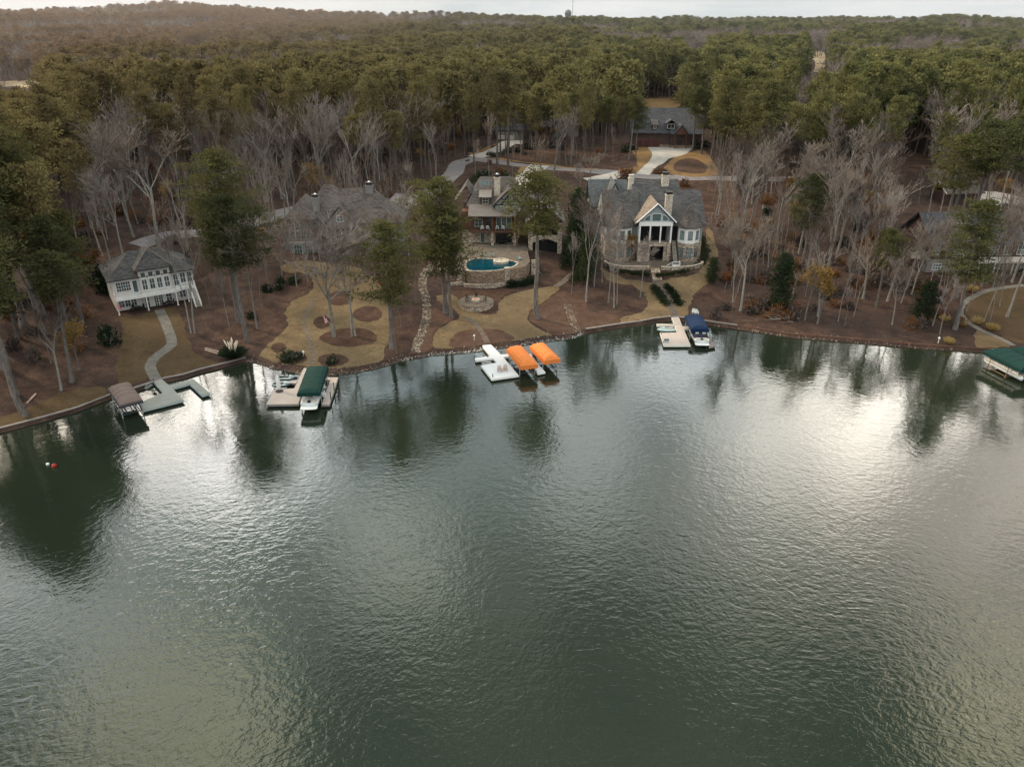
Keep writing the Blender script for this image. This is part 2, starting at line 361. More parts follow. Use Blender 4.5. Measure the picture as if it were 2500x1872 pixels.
def window(parent, x, y, z, w, h, ang=0.0, nx=2, ny=2, frame='trim_white', pane='glass_blue', bar=.055, border=.09, arch=False, name='window'):
    """one window: frame with glazing bars and its pane; ang 0 faces local -y"""
    tf = Matrix.Translation((x, y, z)) @ Matrix.Rotation(ang, 4, 'Z')
    f = MB(tf); hw = w/2
    f.box(-hw-border, -hw, -.07, .02, -border, h+border); f.box(hw, hw+border, -.07, .02, -border, h+border)
    f.box(-hw, hw, -.067, .02, -border, 0); f.box(-hw, hw, -.067, .02, h, h+border)
    for i in range(1, nx): f.box(-hw+w*i/nx-bar/2, -hw+w*i/nx+bar/2, -.055, .02, 0, h)
    for j in range(1, ny): f.box(-hw, hw, -.05, .02, h*j/ny-bar/2, h*j/ny+bar/2)
    if arch:
        n = 8; hh = w*.3; top = [(hw*math.cos(math.pi*i/n), hh*math.sin(math.pi*i/n)) for i in range(n+1)]
        o2 = [((hw+border)*math.cos(math.pi*i/n), (hh+border)*math.sin(math.pi*i/n)) for i in range(n+1)]
        for i in range(n):
            a, b, c, d = top[i], top[i+1], o2[i+1], o2[i]
            vs = [(p[0], yy, h+border+p[1]) for yy in (-.07, .02) for p in (a, b, c, d)]
            f.add(vs, [(3,2,1,0),(4,5,6,7),(0,1,5,4),(1,2,6,5),(2,3,7,6),(3,0,4,7)])
    fo = f.build(name, frame, parent)
    p = MB(tf); p.box(-hw, hw, -.03, .015, 0, h)
    if arch: p.add([(q[0], -.03, h+border+q[1]) for q in top], [tuple(range(n+1))])
    p.build('pane', pane, fo); return fo
def railing(mb, pts, z, h=1.0, post=1.6, bal=.28):
    """posts, two rails and balusters along a polyline"""
    for a, b in zip(pts, pts[1:]):
        a = Vector(a); b = Vector(b); L = (b-a).length; n = max(1, int(L/bal))
        z0, z1 = (z, z) if not hasattr(z, '__len__') else z
        for i in range(n+1):
            p = a.lerp(b, i/n); zz = z0+(z1-z0)*i/n; w = .06 if i % max(1, int(post/bal)) == 0 or i == n else .022
            mb.box(p.x-w, p.x+w, p.y-w, p.y+w, zz, zz+h+(.05 if w > .05 else -.05))
        t = (b-a).normalized(); q = Vector((-t.y, t.x))*.05
        for zz in (h-.08, .1):
            vs = [(a.x+q.x,a.y+q.y,z0+zz),(a.x-q.x,a.y-q.y,z0+zz),(b.x-q.x,b.y-q.y,z1+zz),(b.x+q.x,b.y+q.y,z1+zz)]
            mb.add(vs+[(p[0],p[1],p[2]+.07) for p in vs], [(3,2,1,0),(4,5,6,7),(0,1,5,4),(1,2,6,5),(2,3,7,6),(3,0,4,7)])
# draped ground sheets
def smooth_loop(pts, k=6, closed=True):
    out = []; n = len(pts)
    for i in range(n if closed else n-1):
        g = lambda j: pts[j % n] if closed else pts[min(max(j, 0), n-1)]
        p0, p1, p2, p3 = g(i-1), g(i), g(i+1), g(i+2)
        for s in range(k):
            t = s/k; out.append(tuple(.5*(2*b+(c-a)*t+(2*a-5*b+4*c-d)*t*t+(3*b-a-3*c+d)*t**3) for a, b, c, d in zip(p0, p1, p2, p3)))
    if not closed: out.append(tuple(pts[-1]))
    return out
AREAS = []          # ground outlines (plan view) that trees keep clear of
def drape(name, poly, mat, off, step=1.5, keep=True, flat=None):
    """ground sheet inside a plan outline, following the terrain"""
    if keep: AREAS.append([tuple(p[:2]) for p in poly])
    if name in ('lawn', 'mulch_bed') and flat is None:          # ragged turf edge
        q = []; g = random.Random(len(poly))
        for a, b in zip(poly, list(poly[1:])+[poly[0]]):
            k = max(1, int(math.dist(a[:2], b[:2])/.8)); nx, ny = -(b[1]-a[1]), b[0]-a[0]; l = math.hypot(nx, ny)+1e-6
            for i in range(k): j = g.gauss(0, .17 if name == 'lawn' else .09); q.append((a[0]+(b[0]-a[0])*i/k+nx/l*j, a[1]+(b[1]-a[1])*i/k+ny/l*j))
        poly = q
    P2 = [Vector(p[:2]) for p in poly]; n = len(P2); xs = [p.x for p in P2]; ys = [p.y for p in P2]
    pts = list(P2); x = min(xs)
    while x < max(xs):
        y = min(ys)
        while y < max(ys):
            pts.append(Vector((x+.11*step*math.sin(y), y))); y += step
        x += step
    V, _, F, *_ = geometry.delaunay_2d_cdt(pts, [], [list(range(n))], 2, 1e-4)
    ins = [f for f in F if inside((V[f[0]].x+V[f[1]].x+V[f[2]].x)/3, (V[f[0]].y+V[f[1]].y+V[f[2]].y)/3, P2)]
    zz = H([p.x for p in V], [p.y for p in V]) if flat is None else np.full(len(V), flat)
    me = bpy.data.meshes.new(name); me.from_pydata([(p.x, p.y, float(z)+off) for p, z in zip(V, zz)], [], ins); me.materials.append(M[mat]); me.update()
    o = bpy.data.objects.new(name, me); COL.objects.link(o); o['kind'] = 'structure'; return o
def inside(x, y, poly):
    c = False; n = len(poly); j = n-1
    for i in range(n):
        xi, yi, xj, yj = poly[i][0], poly[i][1], poly[j][0], poly[j][1]
        if (yi > y) != (yj > y) and x < (xj-xi)*(y-yi)/(yj-yi)+xi: c = not c
        j = i
    return c
def drape_px(name, px, mat, off, k=5, step=1.5, keep=True):
    w = [tuple(gp(u, v)[:2]) for u, v in px]
    return drape(name, smooth_loop(w, k) if k else w, mat, off, step, keep)
def crop(ox, oy, s, pts): return [(ox+x/s, oy+y/s) for x, y in pts]
RIB = []            # ribbons that trees keep clear of
def ribbon(name, pts, width, mat, off, k=6, keep=True, thick=.0):
    """path or road along plan points, following the terrain across its width"""
    P = smooth_loop([tuple(p[:2]) for p in pts], k, False); n = len(P); W = width if hasattr(width, '__len__') else [width]*len(pts)
    ws = np.interp(np.linspace(0, len(W)-1, n), range(len(W)), W); V = []; m = 4
    for i in range(n):
        t = Vector(P[min(i+1, n-1)])-Vector(P[max(i-1, 0)]); t.normalize(); q = Vector((-t.y, t.x))
        for j in range(m+1):
            p = Vector(P[i])+q*ws[i]*(j/m-.5); V.append((p.x, p.y, HS(p.x, p.y)+off))
        if keep: RIB.append((P[i][0], P[i][1], ws[i]/2))
    F = [(i*(m+1)+j, (i+1)*(m+1)+j, (i+1)*(m+1)+j+1, i*(m+1)+j+1) for i in range(n-1) for j in range(m)]
    me = bpy.data.meshes.new(name); me.from_pydata(V, [], F); me.materials.append(M[mat]); me.update()
    bm = bmesh.new(); bm.from_mesh(me); bmesh.ops.recalc_face_normals(bm, faces=bm.faces)
    if sum(f.normal.z for f in bm.faces) < 0: bmesh.ops.reverse_faces(bm, faces=bm.faces)
    if thick:
        r = bmesh.ops.extrude_face_region(bm, geom=list(bm.faces)); bmesh.ops.translate(bm, vec=(0,0,thick), verts=[g for g in r['geom'] if isinstance(g, bmesh.types.BMVert)])
    bm.to_mesh(me); bm.free()
    o = bpy.data.objects.new(name, me); COL.objects.link(o); o['kind'] = 'structure'; return o
# ================================================================== SETTING
def build_ground():
    d = np.concatenate([np.arange(-1.0, 0.01, .5), np.arange(1, 130, 1.3), 130*np.power(62.0, np.linspace(0, 1, 120))])
    d = np.maximum.accumulate(d); s = np.linspace(-1, 1, 300); V = []
    rows = []
    for q in d:
        D = 125+q; x = s*(D*.95+70)
        y = np.interp(x, SHX, SHY)+q; rows.append(np.stack([x, y, H(x, y)], 1))
    V = np.concatenate(rows); n = len(s); k = len(d)
    i, j = np.meshgrid(np.arange(k-1), np.arange(n-1), indexing='ij'); a = (i*n+j).ravel()
    F = np.stack([a, a+1, a+n+1, a+n], 1)
    me = np_mesh('ground', V, F, ['litter'], smooth=True); o = bpy.data.objects.new('ground', me); COL.objects.link(o); o['kind'] = 'structure'
build_ground()

# ---- lake
m = bpy.data.materials.new('lake_water'); nt, _, L = nodes_of(m); v = world_pos(nt)
sp = N(nt, 'ShaderNodeSeparateXYZ'); L.new(v, sp.inputs[0])
def mth(op, a, b=None, c=None):
    n = N(nt, 'ShaderNodeMath', operation=op)
    for i, x in enumerate((a, b, c)):
        if x is None: continue
        if hasattr(x, 'is_output'): L.new(x, n.inputs[i])
        else: n.inputs[i].default_value = x
    return n.outputs[0]
wob = noise(nt, v, .03, 2)                                    # ripples run in long bowed trains round a far centre
px_ = mth('ADD', sp.outputs[0], mth('MULTIPLY', mth('SUBTRACT', wob, .5), 26.0)); py_ = mth('ADD', sp.outputs[1], 25.0)
px_ = mth('SUBTRACT', px_, 8.0)
rad_ = mth('SQRT', mth('ADD', mth('MULTIPLY', px_, px_), mth('MULTIPLY', py_, py_)))
ang_ = mth('MULTIPLY', mth('ARCTAN2', px_, py_), 90.0)
def ripple(kr, ka, sc, det, rough=.55, dist=.3):
    c = N(nt, 'ShaderNodeCombineXYZ'); L.new(mth('MULTIPLY', rad_, kr), c.inputs[0]); L.new(mth('MULTIPLY', ang_, ka), c.inputs[1])
    return noise(nt, c.outputs[0], sc, det, rough, dist)
r1 = ripple(1.0, .5, .9, 2, .5, .7); r1 = mth('SUBTRACT', 1.0, mth('ABSOLUTE', mth('MULTIPLY', mth('SUBTRACT', r1, .5), 3.2))); r2 = ripple(1.0, .7, 2.3, 2); r3 = noise(nt, v, .9, 3, .55, .6); r4 = noise(nt, v, .16, 2)
hgt = mth('ADD', mth('MULTIPLY', r1, .033), mth('ADD', mth('MULTIPLY', r2, .062), mth('ADD', mth('MULTIPLY', r3, .10), mth('MULTIPLY', r4, .06))))
calm = ramp(nt, noise(nt, v, .018, 3, .5), [(.35, (.62,)*3), (.65, (1.0,)*3)])
bp = N(nt, 'ShaderNodeBump'); bp.inputs['Distance'].default_value = 1.0; L.new(hgt, bp.inputs['Height']); near = N(nt, 'ShaderNodeMapRange', interpolation_type='SMOOTHSTEP'); L.new(rad_, near.inputs[0]); near.inputs[1].default_value = 85; near.inputs[2].default_value = 150; near.inputs[3].default_value = .44; near.inputs[4].default_value = .18
L.new(mth('MULTIPLY', calm, near.outputs[0]), bp.inputs['Strength'])
wc = ramp(nt, noise(nt, v, .02, 4), [(.35, (.011,.0175,.0115)), (.65, (.019,.0245,.0155))])
p = finish(nt, wc, .05, bp.outputs[0], spec=.5, ior=1.42); M['lake_water'] = m
mb = MB(); mb.add([(-900,-160,0),(900,-160,0),(900,200,0),(-900,200,0)], [(0,1,2,3)]); mb.build('water', 'lake_water', kind='structure')
mb = MB(); mb.add([(-900,-160,-6),(900,-160,-6),(900,170,-6),(-900,170,-6)], [(0,1,2,3)]); mb.build('lake_bed', 'mulch', kind='structure')

# ---- sky: a physical sky seen through broken cloud, brighter where the sun stands behind it
SUN_AZ, SUN_EL = R(-64), R(34)        # azimuth from straight ahead, positive to the right
w = bpy.data.worlds.new('World'); scn.world = w; w.use_nodes = True; nt = w.node_tree; nt.nodes.clear(); L = nt.links
sky = N(nt, 'ShaderNodeTexSky', sky_type='NISHITA'); sky.sun_disc = False; sky.sun_elevation = SUN_EL; sky.sun_rotation = SUN_AZ
sky.air_density = 1.3; sky.dust_density = 3.0; sky.altitude = 200
tc = N(nt, 'ShaderNodeTexCoord'); dirv = tc.outputs['Generated']
sx = N(nt, 'ShaderNodeSeparateXYZ'); L.new(dirv, sx.inputs[0])
zz = mth('ADD', mth('MAXIMUM', sx.outputs[2], 0.0), .16)
cc = N(nt, 'ShaderNodeCombineXYZ'); L.new(mth('DIVIDE', sx.outputs[0], zz), cc.inputs[0]); L.new(mth('DIVIDE', sx.outputs[1], zz), cc.inputs[1])
n1 = noise(nt, cc.outputs[0], .9, 6, .55, .3); n2 = noise(nt, cc.outputs[0], 2.6, 5, .6, .2)
cloud = ramp(nt, n1, [(.34, (.40,.56,.62)), (.5, (.62,.74,.78)), (.68, (1.0,.97,.92))])
def lobe(u, v, deg, col, soft=0.0, brk=.5):
    """a bright break in the cloud, placed by the direction it is seen in on the lake"""
    dx, dy, dz = ray(u, v); c = Vector((dx, dy, -dz)).normalized()
    d = N(nt, 'ShaderNodeVectorMath', operation='DOT_PRODUCT'); L.new(dirv, d.inputs[0]); d.inputs[1].default_value = c
    a = N(nt, 'ShaderNodeMapRange', interpolation_type='SMOOTHERSTEP'); L.new(d.outputs['Value'], a.inputs[0]); a.inputs[1].default_value = math.cos(R(deg)); a.inputs[2].default_value = math.cos(R(soft))
    k = mth('MULTIPLY', a.outputs[0], mth('ADD', mth('MULTIPLY', n2, 2*brk), 1-brk))
    return mixc(nt, (0,0,0), col, k), k
EXTRA = [(150,1390,10,(1.7,1.8,1.85)), (620,1560,10,(.8,.85,.8)), (1150,1080,15,(1.35,1.6,1.65)), (1620,1120,12,(1.7,1.75,1.7)), (700,1350,12,(.7,.85,.9)), (470,905,7,(2.6,1.9,1.0)), (20,1080,5,(4.5,3.6,2.4)), (490,1045,9,(8.0,7.7,7.2)), (650,1070,8,(4.0,4.0,4.0)), (40,1120,6,(4.4,4.0,3.4)), (90,1290,7,(1.5,1.4,1.3)), (1960,1040,8,(4.0,3.7,3.3)), (2120,1000,7,(3.6,3.4,3.0)), (2270,905,6,(4.6,4.3,3.9)),
         (2440,1230,14,(3.9,3.35,2.85)), (1660,900,6,(2.3,2.4,2.5)), (950,1390,7,(2.6,2.4,2.0)), (420,1840,10,(5.4,4.8,3.6)), (60,1560,9,(1.6,1.65,1.7)), (2480,1820,7,(6.0,5.2,3.6)),
         (1850,1300,10,(2.3,2.1,1.8)), (1150,1500,8,(.8,.8,.65)), (1450,1130,7,(.8,.85,.85))]
def addc(a, b): return mixc(nt, a, b, 1.0, 'ADD')
col = cloud
for u, v, dg, c in EXTRA:
    lc, _ = lobe(u, v, dg, c); col = addc(col, lc)
mott = ramp(nt, noise(nt, cc.outputs[0], 5.5, 5, .62, .5), [(.32, (.55,.55,.57)), (.5, (1,1,1)), (.7, (1.55,1.5,1.42))]); col = mixc(nt, col, mott, 1.0, 'MULTIPLY')
hi = ramp(nt, sx.outputs[2], [(.52, (1,1,1)), (.70, (.80,.84,.78))]); col = mixc(nt, col, hi, 1.0, 'MULTIPLY')
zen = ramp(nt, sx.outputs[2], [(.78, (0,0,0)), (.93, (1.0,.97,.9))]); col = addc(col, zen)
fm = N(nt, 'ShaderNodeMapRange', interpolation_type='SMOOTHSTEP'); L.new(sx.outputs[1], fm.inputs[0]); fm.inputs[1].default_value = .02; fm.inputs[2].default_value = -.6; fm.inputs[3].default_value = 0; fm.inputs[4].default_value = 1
col = addc(col, mixc(nt, (0,0,0), (1.2,1.15,1.06), fm.outputs[0]))     # added fill: unseen sky behind the camera brightened to light the house fronts
hz = ramp(nt, sx.outputs[2], [(0, (1,1,1)), (.10, (.6,.6,.6)), (.22, (0,0,0))])
streak = noise(nt, cc.outputs[0], .5, 5, .6)
hcol = ramp(nt, streak, [(.36, (.68,.74,.77)), (.5, (.84,.88,.90)), (.62, (.96,.97,.98))])
col = mixc(nt, col, hcol, hz)
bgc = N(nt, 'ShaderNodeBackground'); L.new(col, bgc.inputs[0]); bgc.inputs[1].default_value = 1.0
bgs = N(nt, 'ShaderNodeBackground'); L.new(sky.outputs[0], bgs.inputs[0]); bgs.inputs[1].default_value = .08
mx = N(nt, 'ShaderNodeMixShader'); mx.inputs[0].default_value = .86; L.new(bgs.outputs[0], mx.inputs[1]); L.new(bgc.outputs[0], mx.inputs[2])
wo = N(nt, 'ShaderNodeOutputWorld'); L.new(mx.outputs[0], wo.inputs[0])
sd = bpy.data.lights.new('sun', 'SUN'); sd.energy = 3.8; sd.angle = R(9); sd.color = (1, .79, .56); so = bpy.data.objects.new('sun', sd); COL.objects.link(so)
sdir = Vector((math.sin(SUN_AZ)*math.cos(SUN_EL), math.cos(SUN_AZ)*math.cos(SUN_EL), math.sin(SUN_EL)))
so.rotation_euler = sdir.to_track_quat('Z', 'Y').to_euler(); so.location = (-60, 60, 120)

# ---- thin winter haze standing over the woods
hm = bpy.data.materials.new('haze'); nt, _, L = nodes_of(hm); vs_ = N(nt, 'ShaderNodeVolumeScatter'); vs_.inputs['Color'].default_value = (.93,.95,1,1); vs_.inputs['Density'].default_value = .000052; vs_.inputs['Anisotropy'].default_value = .35
ho = N(nt, 'ShaderNodeOutputMaterial'); L.new(vs_.outputs[0], ho.inputs['Volume']); M['haze'] = hm
mb = MB(); mb.add([(-600,215,-5),(600,215,-5),(4200,3800,-5),(-4200,3800,-5),(-600,215,95),(600,215,95),(4200,3800,130),(-4200,3800,130)], [(3,2,1,0),(4,5,6,7),(0,1,5,4),(1,2,6,5),(2,3,7,6),(3,0,4,7)]); mb.build('haze', 'haze', kind='structure')
hw = hm.copy(); hw.name = 'haze_glow'; M['haze_glow'] = hw; q = [n for n in hw.node_tree.nodes if n.type == 'VOLUME_SCATTER'][0]; q.inputs['Color'].default_value = (1,.80,.70,1); q.inputs['Density'].default_value = .00006  # warm scatter volume added over the west woods for a pinkish glow
mb = MB(); mb.add([(-700,300,-4),(-90,300,-4),(-260,3700,-4),(-4000,3700,-4),(-700,300,90),(-90,300,90),(-260,3700,125),(-4000,3700,125)], [(3,2,1,0),(4,5,6,7),(0,1,5,4),(1,2,6,5),(2,3,7,6),(3,0,4,7)]); mb.build('haze', 'haze_glow', kind='structure')
# ---- roads and drives
def px2(pts): return [tuple(gp(u, v)[:2]) for u, v in pts]
ribbon('road', px2([(1960,437),(1850,436),(1700,434),(1575,430),(1464,420),(1369,412),(1274,404),(1195,392),(1155,389),(1120,400),(1105,425),(1060,462),(1010,488),(960,520)]), 5.6, 'asphalt', .05)
ribbon('driveway', px2(crop(1100,230,3.16,[(1480,622),(1560,545),(1620,490),(1680,445),(1690,412)])), [4.2,4.2,6.0,13.0,16.0], 'concrete_ground', .09)
ribbon('driveway', px2([(1318,404),(1300,418),(1284,432),(1268,452),(1255,470)]), [6.5,5.2,5.2,6.2,6.5], 'concrete_ground', .09)
ribbon('driveway', px2(crop(1100,230,3.16,[(190,488),(300,455),(400,410),(470,370),(560,372)])), [6,5,5,7,7], 'concrete_ground', .09)
ribbon('driveway', px2([(1520,422),(1490,432),(1462,441),(1440,445)]), [5,6,8,9], 'concrete_ground', .10)
ribbon('driveway', px2([(880,470),(760,500),(600,545),(480,570),(400,578),(335,600)]), 5.0, 'asphalt', .05)
ribbon('driveway', px2([(2500,500),(2440,480),(2390,492)]), [5,9,9], 'concrete_ground', .07)
for q in ([(1962,131),(2012,128),(2016,150),(2008,174),(1986,176),(1990,150)], [(430,108),(470,98),(525,99),(520,108),(470,112)], [(-20,203),(60,197),(140,203),(120,212),(20,214)], [(1690,238),(1730,234),(1735,262),(1700,268)], [(1570,240),(1640,236),(1660,262),(1580,268)], [(1910,222),(1960,222),(1955,252),(1915,255)]):
    drape_px('field', q, 'field' if q[0][0] not in (1570, 1910) else 'lawn_gold', .15, 4, 8)
ribbon('driveway', px2([(985,473),(960,500),(935,525)]), 4.5, 'asphalt', .09)

# ---- lawns, beds
drape_px('lawn', crop(550,400,3.185,[(430,800),(500,850),(600,850),(690,930),(640,1010),(530,1070),(470,1160),(480,1260),(390,1360),(275,1470),(300,1515),(420,1545),(640,1580),(800,1596),(960,1585),(1150,1550),(1235,1520),(1240,1440),(1280,1360),(1295,1150),(1240,1060),(1205,930),(1100,850),(960,790),(780,770),(600,755)]), 'lawn', .05)
drape_px('lawn', [(1058,848),(1060,818),(1088,793),(1118,779),(1120,765),(1095,748),(1072,738),(1068,724),(1090,719),(1112,724),(1140,752),(1180,766),(1212,766),(1219,742),(1240,722),(1300,706),(1352,700),(1364,708),(1330,735),(1296,758),(1290,785),(1322,806),(1342,817),(1270,830),(1180,843),(1110,850)], 'lawn', .05)
drape_px('lawn', [(1466,645),(1480,662),(1530,681),(1590,690),(1640,681),(1697,666),(1727,630),(1722,570),(1735,560),(1752,615),(1740,675),(1703,712),(1684,742),(1679,774),(1655,773),(1630,772),(1596,776),(1560,782),(1516,789),(1522,774),(1565,763),(1580,745),(1573,722),(1548,702),(1508,692),(1478,682)], 'lawn', .05)
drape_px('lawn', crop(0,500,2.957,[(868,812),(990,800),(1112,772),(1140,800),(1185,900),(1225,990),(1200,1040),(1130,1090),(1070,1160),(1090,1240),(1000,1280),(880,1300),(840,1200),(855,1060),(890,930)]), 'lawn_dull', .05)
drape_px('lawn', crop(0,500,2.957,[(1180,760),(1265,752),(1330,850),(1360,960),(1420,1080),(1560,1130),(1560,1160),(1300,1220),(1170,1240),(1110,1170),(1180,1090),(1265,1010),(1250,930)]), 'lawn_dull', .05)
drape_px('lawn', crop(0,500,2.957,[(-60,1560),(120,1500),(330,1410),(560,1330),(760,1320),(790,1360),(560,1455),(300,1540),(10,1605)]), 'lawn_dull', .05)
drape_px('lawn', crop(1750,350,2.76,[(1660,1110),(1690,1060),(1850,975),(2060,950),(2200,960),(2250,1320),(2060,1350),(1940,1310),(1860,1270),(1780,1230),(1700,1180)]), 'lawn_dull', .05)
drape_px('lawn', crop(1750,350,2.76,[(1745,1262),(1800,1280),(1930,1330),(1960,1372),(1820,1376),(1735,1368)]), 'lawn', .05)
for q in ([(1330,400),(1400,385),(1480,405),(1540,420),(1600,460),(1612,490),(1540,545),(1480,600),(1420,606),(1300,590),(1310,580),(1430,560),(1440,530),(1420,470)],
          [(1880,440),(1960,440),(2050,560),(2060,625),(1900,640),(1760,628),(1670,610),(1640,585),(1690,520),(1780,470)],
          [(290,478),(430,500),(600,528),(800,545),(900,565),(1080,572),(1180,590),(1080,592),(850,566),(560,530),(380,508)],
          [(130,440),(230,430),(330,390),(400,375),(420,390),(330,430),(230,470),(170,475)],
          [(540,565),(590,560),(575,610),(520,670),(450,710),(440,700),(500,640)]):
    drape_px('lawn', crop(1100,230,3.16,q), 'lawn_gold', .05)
def bed(u, v, a, b, mat='mulch', off=.09): 
    drape_px('mulch_bed', [(u+a*math.cos(t)*(1+.06*math.sin(3*t+u)), v+b*math.sin(t)*(1+.06*math.cos(2*t+v))) for t in np.linspace(0, 2*math.pi, 15)[:-1]], mat, off, 4, 1.2, False)
for x, y, a, b in ((967,1352,222,72),(1108,1170,113,62),(893,1048,98,58),(755,1235,72,46),(530,1512,105,50),(835,1528,118,50),(415,1432,58,38),(590,925,80,60)):
    bed(550+x/3.185, 400+y/3.185, a/3.185, b/3.185)
drape_px('mulch_bed', [(1103,849),(1106,822),(1130,808),(1170,804),(1215,805),(1240,815),(1254,829),(1200,840)], 'mulch_red', .09, 4, 1.2, False)
drape_px('mulch_bed', [(1000,868),(1030,838),(1040,800),(1046,770),(1062,752),(1090,770),(1112,778),(1082,793),(1056,818),(1053,852)], 'mulch_red', .06, 4, 1.2, False)
drape_px('mulch_bed', [(1346,817),(1326,802),(1294,783),(1300,760),(1332,737),(1368,712),(1400,720),(1430,735),(1440,760),(1500,770),(1512,790),(1430,803),(1390,818)], 'mulch_red', .06, 4, 1.2, False)
drape_px('mulch_bed', crop(1100,230,3.16,[(1725,585),(1730,540),(1790,505),(1880,500),(1960,540),(1970,600),(1880,612),(1780,600)]), 'mulch_red', .09, 4, 1.2, False)
drape_px('mulch_bed', crop(1100,230,3.16,[(430,470),(520,430),(660,400),(820,400),(830,520),(700,530),(520,500)]), 'mulch_red', .07, 4, 1.2, False)
drape_px('mulch_bed', [(1072,716),(1110,722),(1142,750),(1180,762),(1208,762),(1216,740),(1236,720),(1262,712),(1240,706),(1110,712)], 'mulch', .06, 4, 1.2, False)
drape_px('mulch_bed', crop(1400,380,4.87,[(395,1290),(480,1380),(640,1430),(850,1450),(1100,1450),(1330,1400),(1480,1300),(1560,1180),(1580,1020),(1545,900),(1500,1000),(1480,1250),(1300,1350),(900,1400),(600,1380)]), 'mulch', .06, 4, 1.2, False)

# ---- paths
def slab_path(pts, width, n, mat='path_slab', off=.08, gap=.08, thick=.10):
    """a walk of separate poured slabs"""
    P = smooth_loop([tuple(p[:2]) for p in pts], 12, False); ln = [0]
    for a, b in zip(P, P[1:]): ln.append(ln[-1]+math.dist(a, b))
    at = lambda s: (float(np.interp(s, ln, [p[0] for p in P])), float(np.interp(s, ln, [p[1] for p in P])))
    mb = MB(); T = ln[-1]
    for i in range(n):
        s0, s1 = T*i/n+gap/2, T*(i+1)/n-gap/2; a, b = at(s0), at(s1); m3 = at((s0+s1)/2); RIB.append((*m3, width/2+.4))
        t0 = Vector(at(min(T, s0+.3)))-Vector(at(max(0, s0-.3))); t1 = Vector(at(min(T, s1+.3)))-Vector(at(max(0, s1-.3)))
        vs = []
        for c, t in ((a, t0), (b, t1)):
            t.normalize(); q = Vector((-t.y, t.x))*width/2
            for sg in (1, -1): vs.append((c[0]+q.x*sg, c[1]+q.y*sg, HS(c[0]+q.x*sg, c[1]+q.y*sg)+off))
        top = [vs[0], vs[1], vs[3], vs[2]]; mb.slab(*top[::-1], thick+off)
    return mb.build('path', mat, kind='structure')
slab_path(px2(crop(0,500,2.957,[(1150,757),(1190,840),(1217,910),(1238,970),(1240,1010),(1195,1050),(1130,1095),(1088,1150),(1090,1190),(1128,1262)])), 1.75, 18)
slab_path(px2(crop(1750,350,2.76,[(2070,955),(1860,985),(1745,1025),(1665,1080),(1640,1140),(1680,1195),(1760,1250),(1850,1290),(1940,1330),(2000,1365)])), 1.05, 16)
slab_path(px2([(1258,832+12),(1200,845),(1190,838),(1178,815),(1160,790),(1140,775)][2:]), 1.0, 12, 'flagstone', .1)
slab_path(px2(crop(1000,400,4.358,[(1750,1150),(1690,1210),(1620,1270),(1550,1310)])), 1.3, 9, 'flagstone', .1)
slab_path(px2(crop(550,400,3.185,[(700,1050),(640,1150),(610,1230),(640,1310),(665,1400),(680,1480),(672,1560)])), 1.0, 26, 'flagstone', .08, .38)
slab_path(px2(crop(1560,680,8.28,[(330,30),(370,100),(470,180),(530,270),(590,400),(640,540),(680,640),(735,770)])), 1.5, 24, 'flagstone', .14, .22, .12)
# stone-lined drainage runs: loose rock nobody could count
def pebble_run(name, pts, width, n, mat, size=.28, label=None):
    P = smooth_loop([tuple(p[:2]) for p in pts], 10, False); mb = MB(); rr = random.Random(3)
    for i in range(n):
        k = rr.random()*(len(P)-1.001); a, b = Vector(P[int(k)]), Vector(P[int(k)+1]); t = (b-a).normalized(); c = a.lerp(b, k % 1)+Vector((-t.y, t.x))*rr.uniform(-.5, .5)*width
        r = size*rr.uniform(.5, 1.4); z = HS(c.x, c.y); RIB.append((c.x, c.y, .3))
        vs = [(c.x+r*rr.uniform(.6,1.1)*math.cos(q), c.y+r*rr.uniform(.6,1.1)*math.sin(q), z-.05) for q in (0,1.26,2.5,3.77,5.03)]+[(c.x+.45*r*math.cos(q+.5), c.y+.45*r*math.sin(q+.5), z+r*rr.uniform(.5,.9)) for q in (0,2.1,4.2)]
        mb.add(vs, [(0,1,5),(1,2,6,5),(2,3,6),(3,4,7,6),(4,0,5,7),(5,6,7)])
    o = mb.build(name, mat); tag(o, label, 'rocks', kind='stuff'); return o
pebble_run('gravel', px2(crop(1000,400,4.358,[(230,1080),(150,1200),(140,1300),(170,1420),(185,1600),(150,1750),(90,1900),(60,2010)])), 1.7, 1700, 'rock_tan', .16, 'pale tan stone drainage run winding down to the shore by the pool house')
pebble_run('gravel', px2(crop(1000,400,4.358,[(1680,1500),(1710,1600),(1745,1700),(1790,1790)])), 1.6, 420, 'rock_tan', .15, 'short pale stone run on the slope beside the white trunked trees')
def shore_walk(x0, x1, step):
    x = x0
    while x < x1:
        yield x, float(np.interp(x, SHX, SHY)); x += step
def riprap(x0, x1, n, mat, size, label):
    mb = MB(); rr = random.Random(5)
    for i in range(n):
        x = rr.uniform(x0, x1); y = float(np.interp(x, SHX, SHY))+rr.uniform(-1.0, .55); r = size*rr.uniform(.5, 1.5); z = .1+.4*max(-.6, (y-float(np.interp(x, SHX, SHY))))+rr.uniform(0, .2)
        vs = [(x+r*rr.uniform(.6,1.1)*math.cos(q), y+r*rr.uniform(.6,1.1)*math.sin(q), z-.4) for q in (0,1.26,2.5,3.77,5.03)]+[(x+.5*r*math.cos(q+.5), y+.5*r*math.sin(q+.5), z+r*rr.uniform(.5,.9)) for q in (0,2.1,4.2)]
        mb.add(vs, [(0,1,5),(1,2,6,5),(2,3,6),(3,4,7,6),(4,0,5,7),(5,6,7)])
    tag(mb.build('riprap_rubble', mat), label, 'rocks', kind='stuff')
X = lambda u, v: PZ(u, v, .3).x
riprap(X(980,874), X(1432,806), 1100, 'rock_grey', .21, 'pale grey riprap rocks edging the water behind the orange boat lifts')
